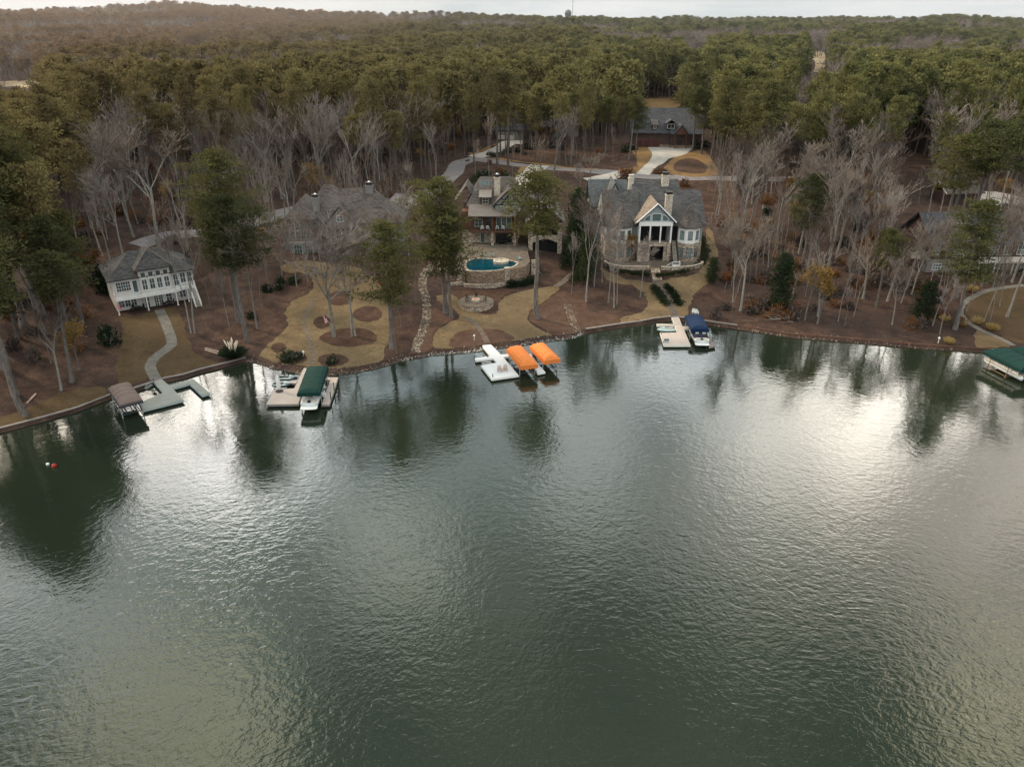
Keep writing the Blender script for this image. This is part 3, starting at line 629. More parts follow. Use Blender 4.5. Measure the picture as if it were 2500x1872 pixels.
riprap(X(604,874), X(980,874), 760, 'rock_brown', .24, 'dark brown riprap rocks along the curved lawn edge')
riprap(X(1722,786), X(2330,848), 260, 'rock_brown', .22, 'scattered dark rocks at the foot of the wooded bank wall')
# ---- seawalls: each run of bank wall is a thing
def seawall(px0, px1, mat, cap, label, h=.62, w=.32):
    x0, x1 = X(*px0), X(*px1); t = thing('seawall', label, 'seawall'); a = MB(); c = MB()
    P = [(x0, float(np.interp(x0, SHX, SHY)))]+[tuple(p) for p in SHORE if x0 < p[0] < x1]+[(x1, float(np.interp(x1, SHX, SHY)))]
    for p, q in zip(P, P[1:]):
        p, q = Vector(p), Vector(q); d = (q-p).normalized(); nrm = Vector((-d.y, d.x))
        for mbx, o0, o1, z0, z1 in ((a, -.12, .12, -1.4, h-.08), (c, -w, w, h-.08, h+.06)):
            mbx.prism([(p+nrm*o0)[:], (q+nrm*o0)[:], (q+nrm*o1)[:], (p+nrm*o1)[:]], z0, z1)
    a.build('wall_face', mat, t); c.build('wall_cap', cap, t); return t
seawall((-380,1160), (600,876), 'trim_dark', 'wood_grey', 'long low timber seawall with grey cap below the brown wooded bank and bent dock', .55, .22)
seawall((1430,806), (1800,797), 'rock_tan', 'wood_grey', 'pale capped stone seawall curving behind the tan dock and navy boat', .6, .2)
seawall((1800,797), (2420,854), 'trim_dark', 'wood_brown', 'dark timber seawall under the wooded leaf covered bank', .5, .14)
seawall((2420,854), (2900,895), 'trim_dark', 'wood_grey', 'timber seawall behind the green canopied pontoon boat', .5, .2)
# ================================================================== HOUSES
def wallbox(t, mat, *boxes, name='wall'):
    mb = MB()
    for b in boxes: mb.box(*b)
    return mb.build(name, mat, t)
def octo(cx, cy, r, n=8, rot=None):
    rot = math.pi/n if rot is None else rot
    return [(cx+r*math.cos(rot+2*math.pi*i/n), cy+r*math.sin(rot+2*math.pi*i/n)) for i in range(n)]
def chimney(t, x, y, z0, z1, w, mat, cap='trim_dark', top=None):
    c = MB(); c.box(x-w/2, x+w/2, y-w*.4, y+w*.4, z0, z1); c.box(x-w/2-.1, x+w/2+.1, y-w*.4-.1, y+w*.4+.1, z1-.35, z1-.1); o = c.build('chimney', mat, t)
    k = MB(); k.box(x-w*.42, x+w*.42, y-w*.32, y+w*.32, z1, z1+.5); k.box(x-w*.5, x+w*.5, y-w*.4, y+w*.4, z1+.5, z1+.6); k.build('chimney_cap', cap, o)
    if top:
        q = MB(); q.lathe([(.3,0),(.34,.12),(.1,.3)], 10, (x, y, z1+.6)); q.build('flue_cover', top, o)
    return o

# ---------------- house A: beige two-storey house with a white deck
def house_a():
    a, b = PZ(291, 772, 3.1), PZ(423, 749, 3.1); rz = math.atan2(b.y-a.y, b.x-a.x)
    t = thing('lake_house', 'beige two storey house with grey hip roof and long white deck', 'house', a, rz); t.scale = (.845, 1, 1.03)
    # local frame: x along the deck edge, facade at y = 2.7
    y0 = 2.7
    wallbox(t, 'siding_beige', (.1, 5.9, y0, 14, -2.5, 6.0), (5.9, 12.6, y0-.55, 14, -2.5, 7.35), (12.6, 17.6, y0+.2, 13, -2.5, 6.0))
    wallbox(t, 'trim_white', (.02, 5.86, y0-.16, y0, 5.75, 6.02), (5.86, 12.66, y0-.7, y0-.55, 7.1, 7.37), (12.62, 17.66, y0+.04, y0+.2, 5.75, 6.02), (-.02, .1, y0-.02, 13.9, 5.75, 6.02), name='fascia')
    r = MB(); r.hip(-.7, 18.3, y0-.6, 14.8, 6.15, 9.7); r.hip(5.2, 13.3, y0-1.2, 12.6, 7.5, 10.25, 4.05, 'y'); r.build('roof', 'shingle_slate', t)
    q = MB(); q.tube([(9.25, y0+2.85, 10.27), (9.25, 8.5, 10.27)], .09, 4); q.tube([(9.25, y0+2.85, 10.27), (5.25, y0-1.15, 7.55)], .09, 4); q.tube([(9.25, y0+2.85, 10.27), (13.25, y0-1.15, 7.55)], .09, 4); q.build('ridge_cap', 'shingle_brown', t)
    g = MB(); g.gable(15.9, 18.5, .9+y0, 3.9+y0, 6.2, 7.5, 'x', .15); g.build('porch_roof', 'shingle_slate', t)
    gw = MB(); gw.tri_end(y0+1.0, y0+3.8, 6.15, 7.3, 17.75, .1, 'x'); gw.build('gable_wall', 'trim_white', t)
    for x in (1.45, 2.45, 3.45): window(t, x, y0, 3.75, .92, 1.75, 0, 2, 3)
    window(t, 4.9, y0, 3.1, .95, 2.35, 0, 1, 1, name='door')
    for i in range(4):
        x = 6.85+i*1.6; window(t, x, y0-.55, 3.55, 1.02, 1.95, 0, 2, 2); window(t, x, y0-.55, 5.95, .98, .9, 0, 1, 1)
    window(t, 13.7, y0+.2, 3.1, .95, 2.3, 0, 2, 2, name='door'); window(t, 15.3, y0+.2, 3.6, 1.1, 1.9); window(t, 16.8, y0+.2, 3.6, .9, 1.9)
    window(t, 17.6, y0+2.5, 3.6, .9, 1.8, math.pi/2); window(t, .1, y0+3, 3.6, 1.0, 1.8, -math.pi/2)
    for x in (1.3, 2.6, 3.9): window(t, x, y0, .7, 1.1, 1.5)
    window(t, 6.6, y0-.55, .1, .9, 2.1, name='door'); window(t, 8.6, y0-.55, .1, .85, 2.15, 0, 2, 4, name='door'); window(t, 9.6, y0-.55, .1, .85, 2.15, 0, 2, 4, name='door'); window(t, 11.4, y0-.55, .7, 1.2, 1.5); window(t, 14.6, y0+.2, .7, 1.2, 1.5)
    d = MB(); d.prism([(.05,0),(12.8,0),(15.4,1.0),(17.4,1.0),(17.4,y0+.17),(12.63,y0+.17),(12.63,y0-.58),(5.87,y0-.58),(5.87,y0-.03),(.05,y0-.03)], 2.72, 2.98)
    for x in (.05, 17.3): d.box(x, x+.08, 1.1 if x > 1 else .05, y0, 2.55, 2.72)
    dk = d.build('deck', 'trim_white', t)
    rl = MB(); railing(rl, [(.12,y0-.1),(.12,.08),(12.8,.08),(15.3,1.05),(15.9,1.05)], 2.98); railing(rl, [(17.2,1.05),(17.35,1.1),(17.35,y0)], 2.98); rl.build('railing', 'trim_white', dk)
    for x, y in ((.15,.15),(6.3,.15),(12.7,.15),(15.4,1.15),(17.3,1.15)):
        p = MB(); p.box(x-.11, x+.11, y-.11, y+.11, -1.2, 2.72); p.box(x-.16, x+.16, y-.16, y+.16, -.02, .25); p.build('post', 'trim_white', t)
    s = MB(); n = 15                                         # stair down towards the patio, then its side panels
    for i in range(n):
        z = 2.9-2.9*(i+1)/n; s.box(15.95, 17.15, .98-.27*(i+1), .98-.27*i, z-.06, z)
    st = s.build('stair', 'trim_cream', t); sr = MB()
    for x in (15.92, 17.18): railing(sr, [(x,.95),(x,.95-.27*n)], (2.95, .05))
    for x in (15.86, 17.12): sr.slab((x,.98,2.85),(x+.12,.98,2.85),(x+.12,.98-.27*n,-.05),(x,.98-.27*n,-.05), .3)
    sr.build('stair_railing', 'trim_white', st)
    p = MB(); p.prism([(-.1,-.35),(13.2,-.35),(13.2,y0-.6),(-.1,y0-.6)], -1.6, .06); p.build('patio', 'path_slab', t)
    fl = thing('flag', 'faded red striped flag hanging from the deck post of the beige house', 'flag', t.matrix_basis @ Vector((.15, -.04, 1.3)), rz); m1 = MB(); m1.add([(0,-.03,0),(.45,-.05,.05),(.5,-.03,1.0),(0,-.03,1.05)], [(0,1,2,3)]); m1.build('cloth', 'flag_red', fl)
    m2 = MB(); m2.add([(.12,-.06,.05),(.22,-.07,.05),(.24,-.06,1.0),(.12,-.06,1.0)], [(0,1,2,3)]); m2.build('stripe', 'flag_white', fl)
    tf = lambda x, y, z=0.: t.matrix_basis @ Vector((x, y, z))
    patio_set('dark patio dining set under the west end of the beige house deck', tf(4.2, 1.2, .07), rz); patio_set('dark patio set under the east end of the beige house deck', tf(11.0, 1.1, .07), rz+.3)
    return t
def patio_set(label, loc, rz):
    t = thing('patio_table', label.replace('set', 'table'), 'table', loc, rz); m_ = MB(); m_.lathe([(.02,.7),(.75,.7),(.75,.75),(.02,.76)], 14); m_.build('tabletop', 'trim_dark', t); l = MB(); l.lathe([(.3,0),(.06,.1),(.06,.7)], 8); l.build('leg', 'trim_dark', t)
    for i in range(4):
        q = math.pi/2*i+.5; c = dark_chair(); put(c, Vector(loc)+Matrix.Rotation(rz, 3, 'Z') @ Vector((1.05*math.cos(q), 1.05*math.sin(q), 0)), rz+q-math.pi/2, 'dark chair at the '+label.replace('dark patio dining set ', 'patio table ').replace('dark patio set ', 'patio table '), 'chairs at the '+label)
_DC = []
def dark_chair():
    if not _DC:
        t = thing('patio_chair', 'dark patio chair', 'chair'); s = MB(); s.box(-.27,.27,-.27,.27,.38,.46); s.build('seat', 'trim_dark', t); b = MB(); b.slab((-.27,.24,.46),(.27,.24,.46),(.27,.36,1.0),(-.27,.36,1.0),.06); b.build('backrest', 'trim_dark', t)
        for x, y in ((-.24,-.24),(.2,-.24),(-.24,.2),(.2,.2)):
            l = MB(); l.box(x,x+.04,y,y+.04,0,.38); l.build('leg', 'trim_dark', t)
        _DC.append(t); return t
    return copy_tree(_DC[0])
_AC = {}
def deck_chair(mat, label=None):
    """slatted garden chair with a tall fan back"""
    if mat not in _AC:
        t = thing('garden_chair', label, 'chair'); s = MB()
        for i in range(5): s.slab((-.3,-.32+i*.13,.40-i*.03),(.3,-.32+i*.13,.40-i*.03),(.3,-.21+i*.13,.375-i*.03),(-.3,-.21+i*.13,.375-i*.03),.03)
        s.build('seat', mat, t); b = MB()
        for i in range(5):
            x = -.28+i*.115; h = 1.0-.05*abs(i-2); b.slab((x,.27,.28),(x+.1,.27,.28),(x+.1+.02*(i-2),.55,h),(x+.02*(i-2),.55,h),.03)
        b.build('backrest', mat, t)
        for x in (-.42,.30):
            a = MB(); a.box(x,x+.12,-.38,.36,.56,.6); a.build('armrest', mat, t)
            l = MB(); l.box(x+.03,x+.08,-.34,-.27,0,.56); l.build('leg', mat, t); l = MB(); l.box(x+.03,x+.08,.25,.32,0,.56); l.build('leg', mat, t)
        _AC[mat] = t; return t
    c = copy_tree(_AC[mat]); c['label'] = label or c['label']; return c

# ---------------- house B: grey shingled house behind the lawn trees
def house_b():
    s = SITE['B']; t = thing('shingled_house', 'long grey shingled house with tall hip roof and gables behind the lawn trees', 'house', (s.x, s.y, s.z-.2), R(3))
    wallbox(t, 'siding_grey', (-11.4, -5.8, 0, 12, -3, 8.0), (-13.2, -11.4, 2.5, 11, -3, 5.6), (-5.8, 5.6, 2.2, 13, -3, 6.4), (5.6, 14.0, 1.2, 12, -3, 6.6), (-8, -1, 12, 18, -3, 5))
    r = MB(); r.hip(-12.1, -5.0, -.7, 13, 8.1, 11.8, 3.5, 'y'); r.hip(-8, 13, 1.4, 14, 6.6, 13.2, 5.5); r.hip(5.0, 14.8, .5, 13, 6.8, 11.2, 4.6); r.hip(-9.5, 1.5, 11, 20, 7.5, 12.6, 4.2); r.gable(-3.3, 3.9, .6, 8, 6.6, 10.7, 'y'); r.hip(-13.7, -11.3, 2.0, 11.5, 5.7, 6.7, 1.1, 'y'); r.build('roof', 'shingle_brown', t)
    g = MB(); g.tri_end(-2.9, 3.5, 6.5, 10.3, .9, .2, 'y'); g.box(-2.9, 3.5, .9, 2.2, 5.7, 6.5); g.build('gable_wall', 'siding_grey', t); window(t, .3, .9, 7.2, 1.3, 1.2, 0, 2, 2, pane='glass_teal')
    for x in (-10.4, -9.2, -8.0, -6.8):
        window(t, x, 0, 5.6, .95, 1.9, 0, 2, 3, 'trim_cream', 'glass_teal'); window(t, x, 0, 3.5, .95, 1.7, 0, 2, 2, 'trim_cream', 'glass_teal')
    b = MB(); b.box(-11.45, -5.75, -.12, 0, 2.5, 2.9); b.build('band_board', 'trim_cream', t)
    for x in (-9.6, -7.2): window(t, x, 0, .2, 1.7, 1.9, 0, 3, 2, 'trim_cream', 'glass_teal')
    for x in (-3.5, -1.2, 1.2, 3.6): window(t, x, 2.2, 3.0, 1.5, 2.4, 0, 2, 1, 'trim_dark', 'glass_dark'); window(t, x, 2.2, -.4, 1.5, 2.3, 0, 2, 1, 'trim_dark', 'glass_dark')
    for x in (7.4, 11.6): window(t, x, 1.2, 3.2, 1.6, 2.0, 0, 2, 2, 'trim_cream', 'glass_teal')
    p = MB()
    for x in (-5.2, -1.6, 2.0, 5.2): p.box(x-.15, x+.15, -.6, -.3, -3, 6.0)
    p.box(-5.7, 5.5, -.7, 2.2, 2.3, 2.6); p.build('porch', 'wood_brown', t); rl = MB(); railing(rl, [(-5.6,-.6),(5.4,-.6)], 2.6); rl.build('railing', 'trim_dark', t)
    chimney(t, -5.3, 4.2, 6, 12.0, 1.5, 'siding_grey', 'trim_dark', 'gelcoat_white'); chimney(t, 6.6, 7.4, 6, 14.0, 1.7, 'siding_grey', 'trim_dark', 'gelcoat_white')
    return t

# ---------------- house C: craftsman house with stone tower and pool terrace
def house_c():
    s = SITE['C']; t = thing('craftsman_house', 'brown shingled craftsman house with truss gable, balcony and arched stone tower above the pool', 'house', s, 0)
    wallbox(t, 'wood_brown', (-8.2, 4.6, 1.2, 12.5, -3, 7.4)); wallbox(t, 'siding_brown', (4.6, 14.2, .6, 12, -4, 6.8))
    wallbox(t, 'fieldstone', (-8.25, 4.65, 1.15, 5, -2.1, 3.0), name='stone_base')
    r = MB(); r.hip(-7.2, 7.2, 2.4, 15, 8.3, 14.1, 3.2); r.gable(-.9, 6.4, .2, 8, 9.1, 12.6, 'y'); r.gable(-10.6, -4.0, 5.5, 14, 8.0, 12.6, 'y'); r.hip(2, 15, 1, 13, 7.0, 11.4, 5); r.build('roof', 'shingle_brown', t)
    m_ = MB(); m_.slab((-6.6,-1.6,6.9),(4.6,-1.6,6.9),(4.6,2.45,8.75),(-6.6,2.45,8.75),.12)
    for i in range(23): x = -6.5+i*.5; m_.slab((x,-1.62,6.95),(x+.05,-1.62,6.95),(x+.05,2.43,8.8),(x,2.43,8.8),.06)
    m_.build('porch_roof', 'roof_metal', t)
    g = MB(); g.box(-.35, 5.85, .75, 8, 7.3, 9.05); g.tri_end(-.35, 5.85, 9.05, 12.1, .75, .25, 'y'); gw = g.build('gable_wall', 'siding_sage', t)
    k = MB(); k.box(-.6, 6.1, .55, .72, 8.95, 9.15); k.box(2.65, 2.85, .57, .7, 9.15, 12.3); k.slab((1.0,.56,9.15),(1.25,.56,9.15),(2.68,.56,10.9),(2.68,.56,11.2),-.1)
    for sg in (-1, 1):
        for a, b in (((2.75+sg*3.35, 9.2), (2.75, 12.5)), ((2.75+sg*.1, 9.3), (2.75+sg*1.6, 10.6))):
            k.tube([(a[0], .6, a[1]), (b[0], .6, b[1])], .11, 4)
    k.build('truss', 'trim_dark', gw)
    for x in (.5, 1.3): window(t, x, .75, 7.7, .6, .95, 0, 2, 2, 'trim_cream', 'glass_teal')
    for x in (4.2, 5.0): window(t, x, .75, 7.7, .6, .95, 0, 2, 2, 'trim_cream', 'glass_teal')
    window(t, 2.75, .75, 7.75, .75, .8, 0, 1, 1, 'trim_cream', 'straw')
    d = MB(); d.box(-3.9, -1.5, 2.7, 6.5, 8.3, 10.5); do = d.build('dormer', 'siding_brown', t); window(do, -2.7, 2.7, 8.9, 1.3, 1.3, 0, 2, 2, 'trim_cream', 'glass_dark'); q = MB(); q.slab((-4.2,1.9,10.55),(-1.2,1.9,10.55),(-1.2,6.3,11.6),(-4.2,6.3,11.6),.12); q.build('dormer_roof', 'roof_metal', do)
    for i in range(3):
        x = -4.3+i*1.0; sk = MB(); y, z = 6.75, 12.35; sk.slab((x,y,z),(x+.8,y,z),(x+.8,y+.95,z+.9),(x,y+.95,z+.9),.12); sk.build('skylight', 'glass_teal', t)
    chimney(t, 0.1, 5.2, 9, 14.6, 1.4, 'pale_stone', 'trim_dark', 'gelcoat_white')
    b = MB(); b.box(-6.5, 4.5, -1.4, 1.2, 3.0, 3.35); bo = b.build('balcony', 'wood_brown', t); rl = MB(); railing(rl, [(-6.45,1.0),(-6.45,-1.3),(4.4,-1.3)], 3.35, 1.0, 2.4, .2); rl.build('railing', 'trim_dark', bo)
    for x in (-6.3, -1.0, 4.3):
        p = MB(); p.box(x-.14, x+.14, -1.35, -1.07, 3.35, 6.9); p.build('post', 'wood_brown', t); p = MB(); p.box(x-.32, x+.32, -1.45, -.85, -.3, 1.4); p.box(x-.2, x+.2, -1.35, -.95, 1.4, 3.0); p.build('post', 'fieldstone', t)
    window(t, -4.3, 1.2, 3.9, 1.7, 1.7, 0, 2, 2, 'trim_cream', 'glass_teal'); window(t, -1.9, 1.2, 3.4, 1.1, 2.5, 0, 1, 1, 'wood_brown', 'glass_dark', name='door')
    for x in (.5, 1.7, 2.9): window(t, x, 1.2, 3.4, 1.0, 2.6, 0, 1, 1, 'trim_cream', 'glass_teal', name='door')
    window(t, -3.4, 1.15, .05, .9, 2.3, 0, 1, 1, 'trim_cream', 'glass_teal', name='door')
    for x in (.3, 1.6, 2.9): window(t, x, 1.15, .1, 1.1, 2.4, 0, 1, 1, 'trim_dark', 'glass_dark', name='door')
    # stone tower with arched opening below and screened porch above
    w = MB(); x0, x1, y0, y1 = 7.4, 15.2, -3.6, 3
    w.box(x0, x0+1.0, y0, y0+1, -5.5, 5.2); w.box(x1-1.0, x1, y0, y0+1, -5.5, 5.2); w.box(x0+1, x1-1, y0, y0+.9, -5.5, -.6); w.box(x0+1, x1-1, y0, y0+.9, 3.2, 3.95)
    w.box(x0, x0+.8, y0+1, y1, -5.5, 5.2); w.box(x1-.8, x1, y0+1, y1, -5.5, 5.2)
    n = 8
    for i in range(n):                                        # flat arch
        xa, xb = x0+1+(x1-x0-2)*i/n, x0+1+(x1-x0-2)*(i+1)/n; za = 2.2+.95*math.sin(math.pi*i/n); zb = 2.2+.95*math.sin(math.pi*(i+1)/n)
        w.add([(xa,y0+.02,za),(xb,y0+.02,zb),(xb,y0+.02,3.21),(xa,y0+.02,3.21),(xa,y0+.88,za),(xb,y0+.88,zb),(xb,y0+.88,3.21),(xa,y0+.88,3.21)], [(0,1,2,3),(7,6,5,4),(0,4,5,1)])
    tw = w.build('stone_tower', 'fieldstone', t); tw.location = (0, 0, -1.1)
    sc = MB(); sc.box(x0+1, x1-1, y0+.45, y0+.55, 3.95, 7.0); sc.box(x0+1, x1-1, y0+.62, y0+.7, -.6, 3.2); sc.build('porch_screen', 'screen', tw)
    po = MB()
    for x in (x0+1.05, x0+2.9, x0+4.7, x1-1.2): po.box(x, x+.15, y0+.3, y0+.43, 3.95, 7.0)
    po.box(x0, x1, y0+.28, y0+.6, 6.9, 7.2); po.build('porch_post', 'wood_brown', tw)
    rr = MB(); rr.gable(x0-.8, x1+.8, y0-.9, 8, 7.1, 11.0, 'y'); rr.build('tower_roof', 'shingle_brown', tw); gg = MB(); gg.tri_end(x0-.1, x1+.1, 7.15, 10.5, y0+.1, .2, 'y'); gg.build('tower_gable', 'siding_brown', tw)
    st = MB(); st.box(4.7, 7.4, -3.2, .6, 3.0, 3.3); st.box(4.75, 5.0, -3.1, -2.85, -.3, 3); st.build('deck', 'wood_brown', t)
    P = lambda x, y, z=0.: s+Vector((x, y, z))
    for i, x in enumerate((-3.4, -2.1, .1, 1.5)):
        put(deck_chair('fabric_white'), P(x, -.45, 3.37), R((0, 6, -4, 3)[i]), ['white armchair at the west end of the pool house balcony', 'white armchair second from the west end of the pool house balcony', 'white armchair before the balcony doors of the pool house', 'white armchair at the east end of the pool house balcony'][i], 'balcony chairs')
    patio_set('dark patio set under the pool house balcony', P(1.3, -.2, .02), .3)
    return t
def pool_terrace():
    """terrace, pool, spa and the stone walls under them; z = 6 terrace level"""
    s = SITE['C']; z = s.z-.05; t = thing('pool_terrace', 'flagstone pool terrace raised on a curved fieldstone wall below the craftsman house', 'terrace', (s.x, s.y, z))
    # measured from the house centre: pool front edge 22 m in front of the wall line, back edge 13 m
    pool = [(-7.0,-21.6),(-4.2,-22.1),(-1.2,-21.8),(1.6,-20.6),(3.6,-18.6),(4.4,-16.2),(3.2,-14.6),(.8,-13.6),(-2.4,-12.9),(-5.8,-12.6),(-7.6,-14.6),(-7.9,-18.4)]
    pool = [(x*.88+.7, y*.94-.8) for x, y in pool]; pool = smooth_loop(pool, 3); n = len(pool); cx = sum(p[0] for p in pool)/n; cy = sum(p[1] for p in pool)/n
    cop = [(cx+(x-cx)*1.10, cy+(y-cy)*1.10) for x, y in pool]; mb = MB(); vs = [(x, y, .0) for x, y in pool]+[(x, y, 0) for x, y in cop]; vs += [(x, y, .12) for x, y, _ in vs[:2*n]]
    mb.add(vs, [(i, (i+1)%n, 3*n//1*0+2*n+(i+1)%n, 2*n+i) for i in range(n)]+[(2*n+i, 2*n+(i+1)%n, 3*n+(i+1)%n, 3*n+i) for i in range(n)]+[(n+(i+1)%n, n+i, 3*n+i, 3*n+(i+1)%n) for i in range(n)])
    mb.build('coping', 'fieldstone', t)
    w = MB(); w.add([(x, y, -.02) for x, y in pool], [tuple(range(n))]); w.build('pool_water', 'pool_water', t)
    f = MB(); f.add([(x, y, -1.5) for x, y in pool]+[(x, y, .05) for x, y in pool], [tuple(range(n))]+[(i, (i+1)%n, n+(i+1)%n, n+i) for i in range(n)]); f.build('pool_basin', 'pool_tile', t)
    # terrace slab around the pool, walls below
    out = [(-10.6,-20.6),(-10.4,-8),(-8.6,1.2),(7.3,1.2),(7.3,-8),(7.6,-14.5),(6.6,-18.2)]
    ring = [p for p in cop]; vs = []; 
    from mathutils import geometry as G
    po = [Vector(p) for p in out]; front = [p for p in cop if p[1] < -19.6]; front.sort(key=lambda p: -p[0])
    outer = out+[tuple(p) for p in front]; k = len(outer); allv = [Vector(p) for p in outer]+[Vector(p) for p in cop]
    V, _, F, *_ = G.delaunay_2d_cdt(allv, [], [list(range(k))], 2, 1e-4); copV = [Vector(p) for p in cop]
    fs = [q for q in F if inside(sum(V[i].x for i in q)/3, sum(V[i].y for i in q)/3, outer) and not inside(sum(V[i].x for i in q)/3, sum(V[i].y for i in q)/3, cop)]
    p = MB(); p.add([(q.x, q.y, .03) for q in V], fs); p.build('terrace_paving', 'flagstone', t)
    wl = MB(); o2 = outer+[outer[0]]
    for a, b in zip(o2, o2[1:]): wl.add([(a[0],a[1],-4.6),(b[0],b[1],-4.6),(b[0],b[1],.03),(a[0],a[1],.03)], [(0,1,2,3)])
    wl.build('terrace_wall', 'brownstone', t)
    fw = MB(); fr = sorted(front+[(-8.8,-21.0),(6.0,-18.9)]); fr = [(x, y-.25) for x, y in fr]
    for a, b in zip(fr, fr[1:]): fw.prism([a, b, (b[0], b[1]+.35), (a[0], a[1]+.35)], -4.4, .02)
    fw.build('infinity_wall', 'brownstone', t); lo = MB()
    for x, y in ((-7.6,-21.6),(2.6,-20.6)): c2 = MB(); c2.box(x-.55, x+.55, y-.4, y+.6, -4.4, .25); c2.box(x-.7, x+.7, y-.55, y+.75, .25, .4); c2.build('wall_pier', 'fieldstone', t)
    for a, b in zip(fr, fr[1:]): lo.prism([(a[0]*1.08, a[1]-1.5), (b[0]*1.08, b[1]-1.5), (b[0]*1.08, b[1]-.9), (a[0]*1.08, a[1]-.9)], -4.6, -2.3)
    lo.build('trough_wall', 'fieldstone', t)
    sp_ = MB(); sp_.lathe([(1.7,-1.2),(1.75,.5),(1.3,.55),(1.25,.35)], 20, (1.2,-15.2,0)); so_ = sp_.build('spa', 'pale_stone', t); sw = MB(); sw.lathe([(1.27,.3),(.01,.36)], 20, (1.2,-15.2,0)); sw.build('spa_water', 'glass_teal', so_)
    ts = MB(); ts.prism([(x*.9+.4, y*.5-8.3) for x, y in octo(3.0,-16.6,1.7,12)], -.4, -.05); 
    st = MB()
    for i in range(12): st.box(7.9, 9.6, -13.2-i*.42, -12.8-i*.42, -4.5, -.1-i*.33)
    st.build('garden_stair', 'fieldstone', t); st = MB()
    for i in range(13): st.box(-12.9, -11.2, -13.6-i*.4, -13.2-i*.4, -4.5, -.3-i*.3)
    st.build('garden_stair', 'fieldstone', t); bw = MB(); bw.box(-11.0,-8.9,-20.2,-19.9,-4.4,-1.0); bw.build('pump_room_door', 'siding_slate', t)
    P = lambda x, y, zz=.05: Vector((s.x+x, s.y+y, z+zz))
    put(deck_chair('fabric_teal', 'pale lounge chair on the flagstones west of the spa'), P(-3.0,-10.6), R(180)); put(deck_chair('fabric_teal', 'pale lounge chair on the flagstones nearer the spa'), P(-1.0,-10.7), R(180)); put(deck_chair('fabric_teal', 'white reclined chair east of the spa'), P(5.2,-13.2), R(120))
    return t
M['pool_water'] = None
def water_mats():
    m = bpy.data.materials.new('pool_water'); nt, _, _ = nodes_of(m); v = world_pos(nt)
    c = ramp(nt, noise(nt, v, .5, 4), [(.3, (.0,.032,.052)), (.7, (.001,.056,.082))]); finish(nt, c, .06, bump(nt, noise(nt, v, 2.2, 2), .25, .1), spec=.4); M['pool_water'] = m
water_mats(); plain('pool_tile', (.02,.12,.17), .5, .1)
def fire_pit():
    p = gp(1162, 742); z = p.z+.45; RIB.append((p.x, p.y, 4.6)); t = thing('fire_pit_terrace', 'round flagstone terrace with low stone wall below the pool wall', 'terrace', (p.x, p.y, z))
    a = MB(); a.lathe([(3.6,-1.6),(3.6,0),(3.2,.02)], 28); a.build('terrace_wall', 'fieldstone', t); a = MB(); a.lathe([(3.62,.02),(3.62,.12),(3.2,.13),(.02,.14)], 28); a.build('terrace_paving', 'flagstone', t)
    f = thing('fire_pit', 'round stone fire pit with glowing centre ringed by chairs', 'fire pit', (p.x, p.y, z+.14)); b = MB(); b.lathe([(.85,0),(.85,.45),(.55,.47),(.5,.3)], 16); b.build('ring', 'pale_stone', f); g = MB(); g.lathe([(.52,.3),(.3,.4),(.02,.5)], 12); g.build('embers', 'canvas_orange', f)
    for i, (q, lb) in enumerate(((150,'dark chair west of the fire pit'),(200,'dark chair south west of the fire pit'),(340,'dark chair south east of the fire pit'),(25,'dark chair east of the fire pit'),(90,'dark chair behind the fire pit'))):
        c = dark_chair(); put(c, (p.x+1.9*math.cos(R(q)), p.y+1.9*math.sin(R(q)), z+.14), R(q-90), lb, 'fire pit chairs')
    return t

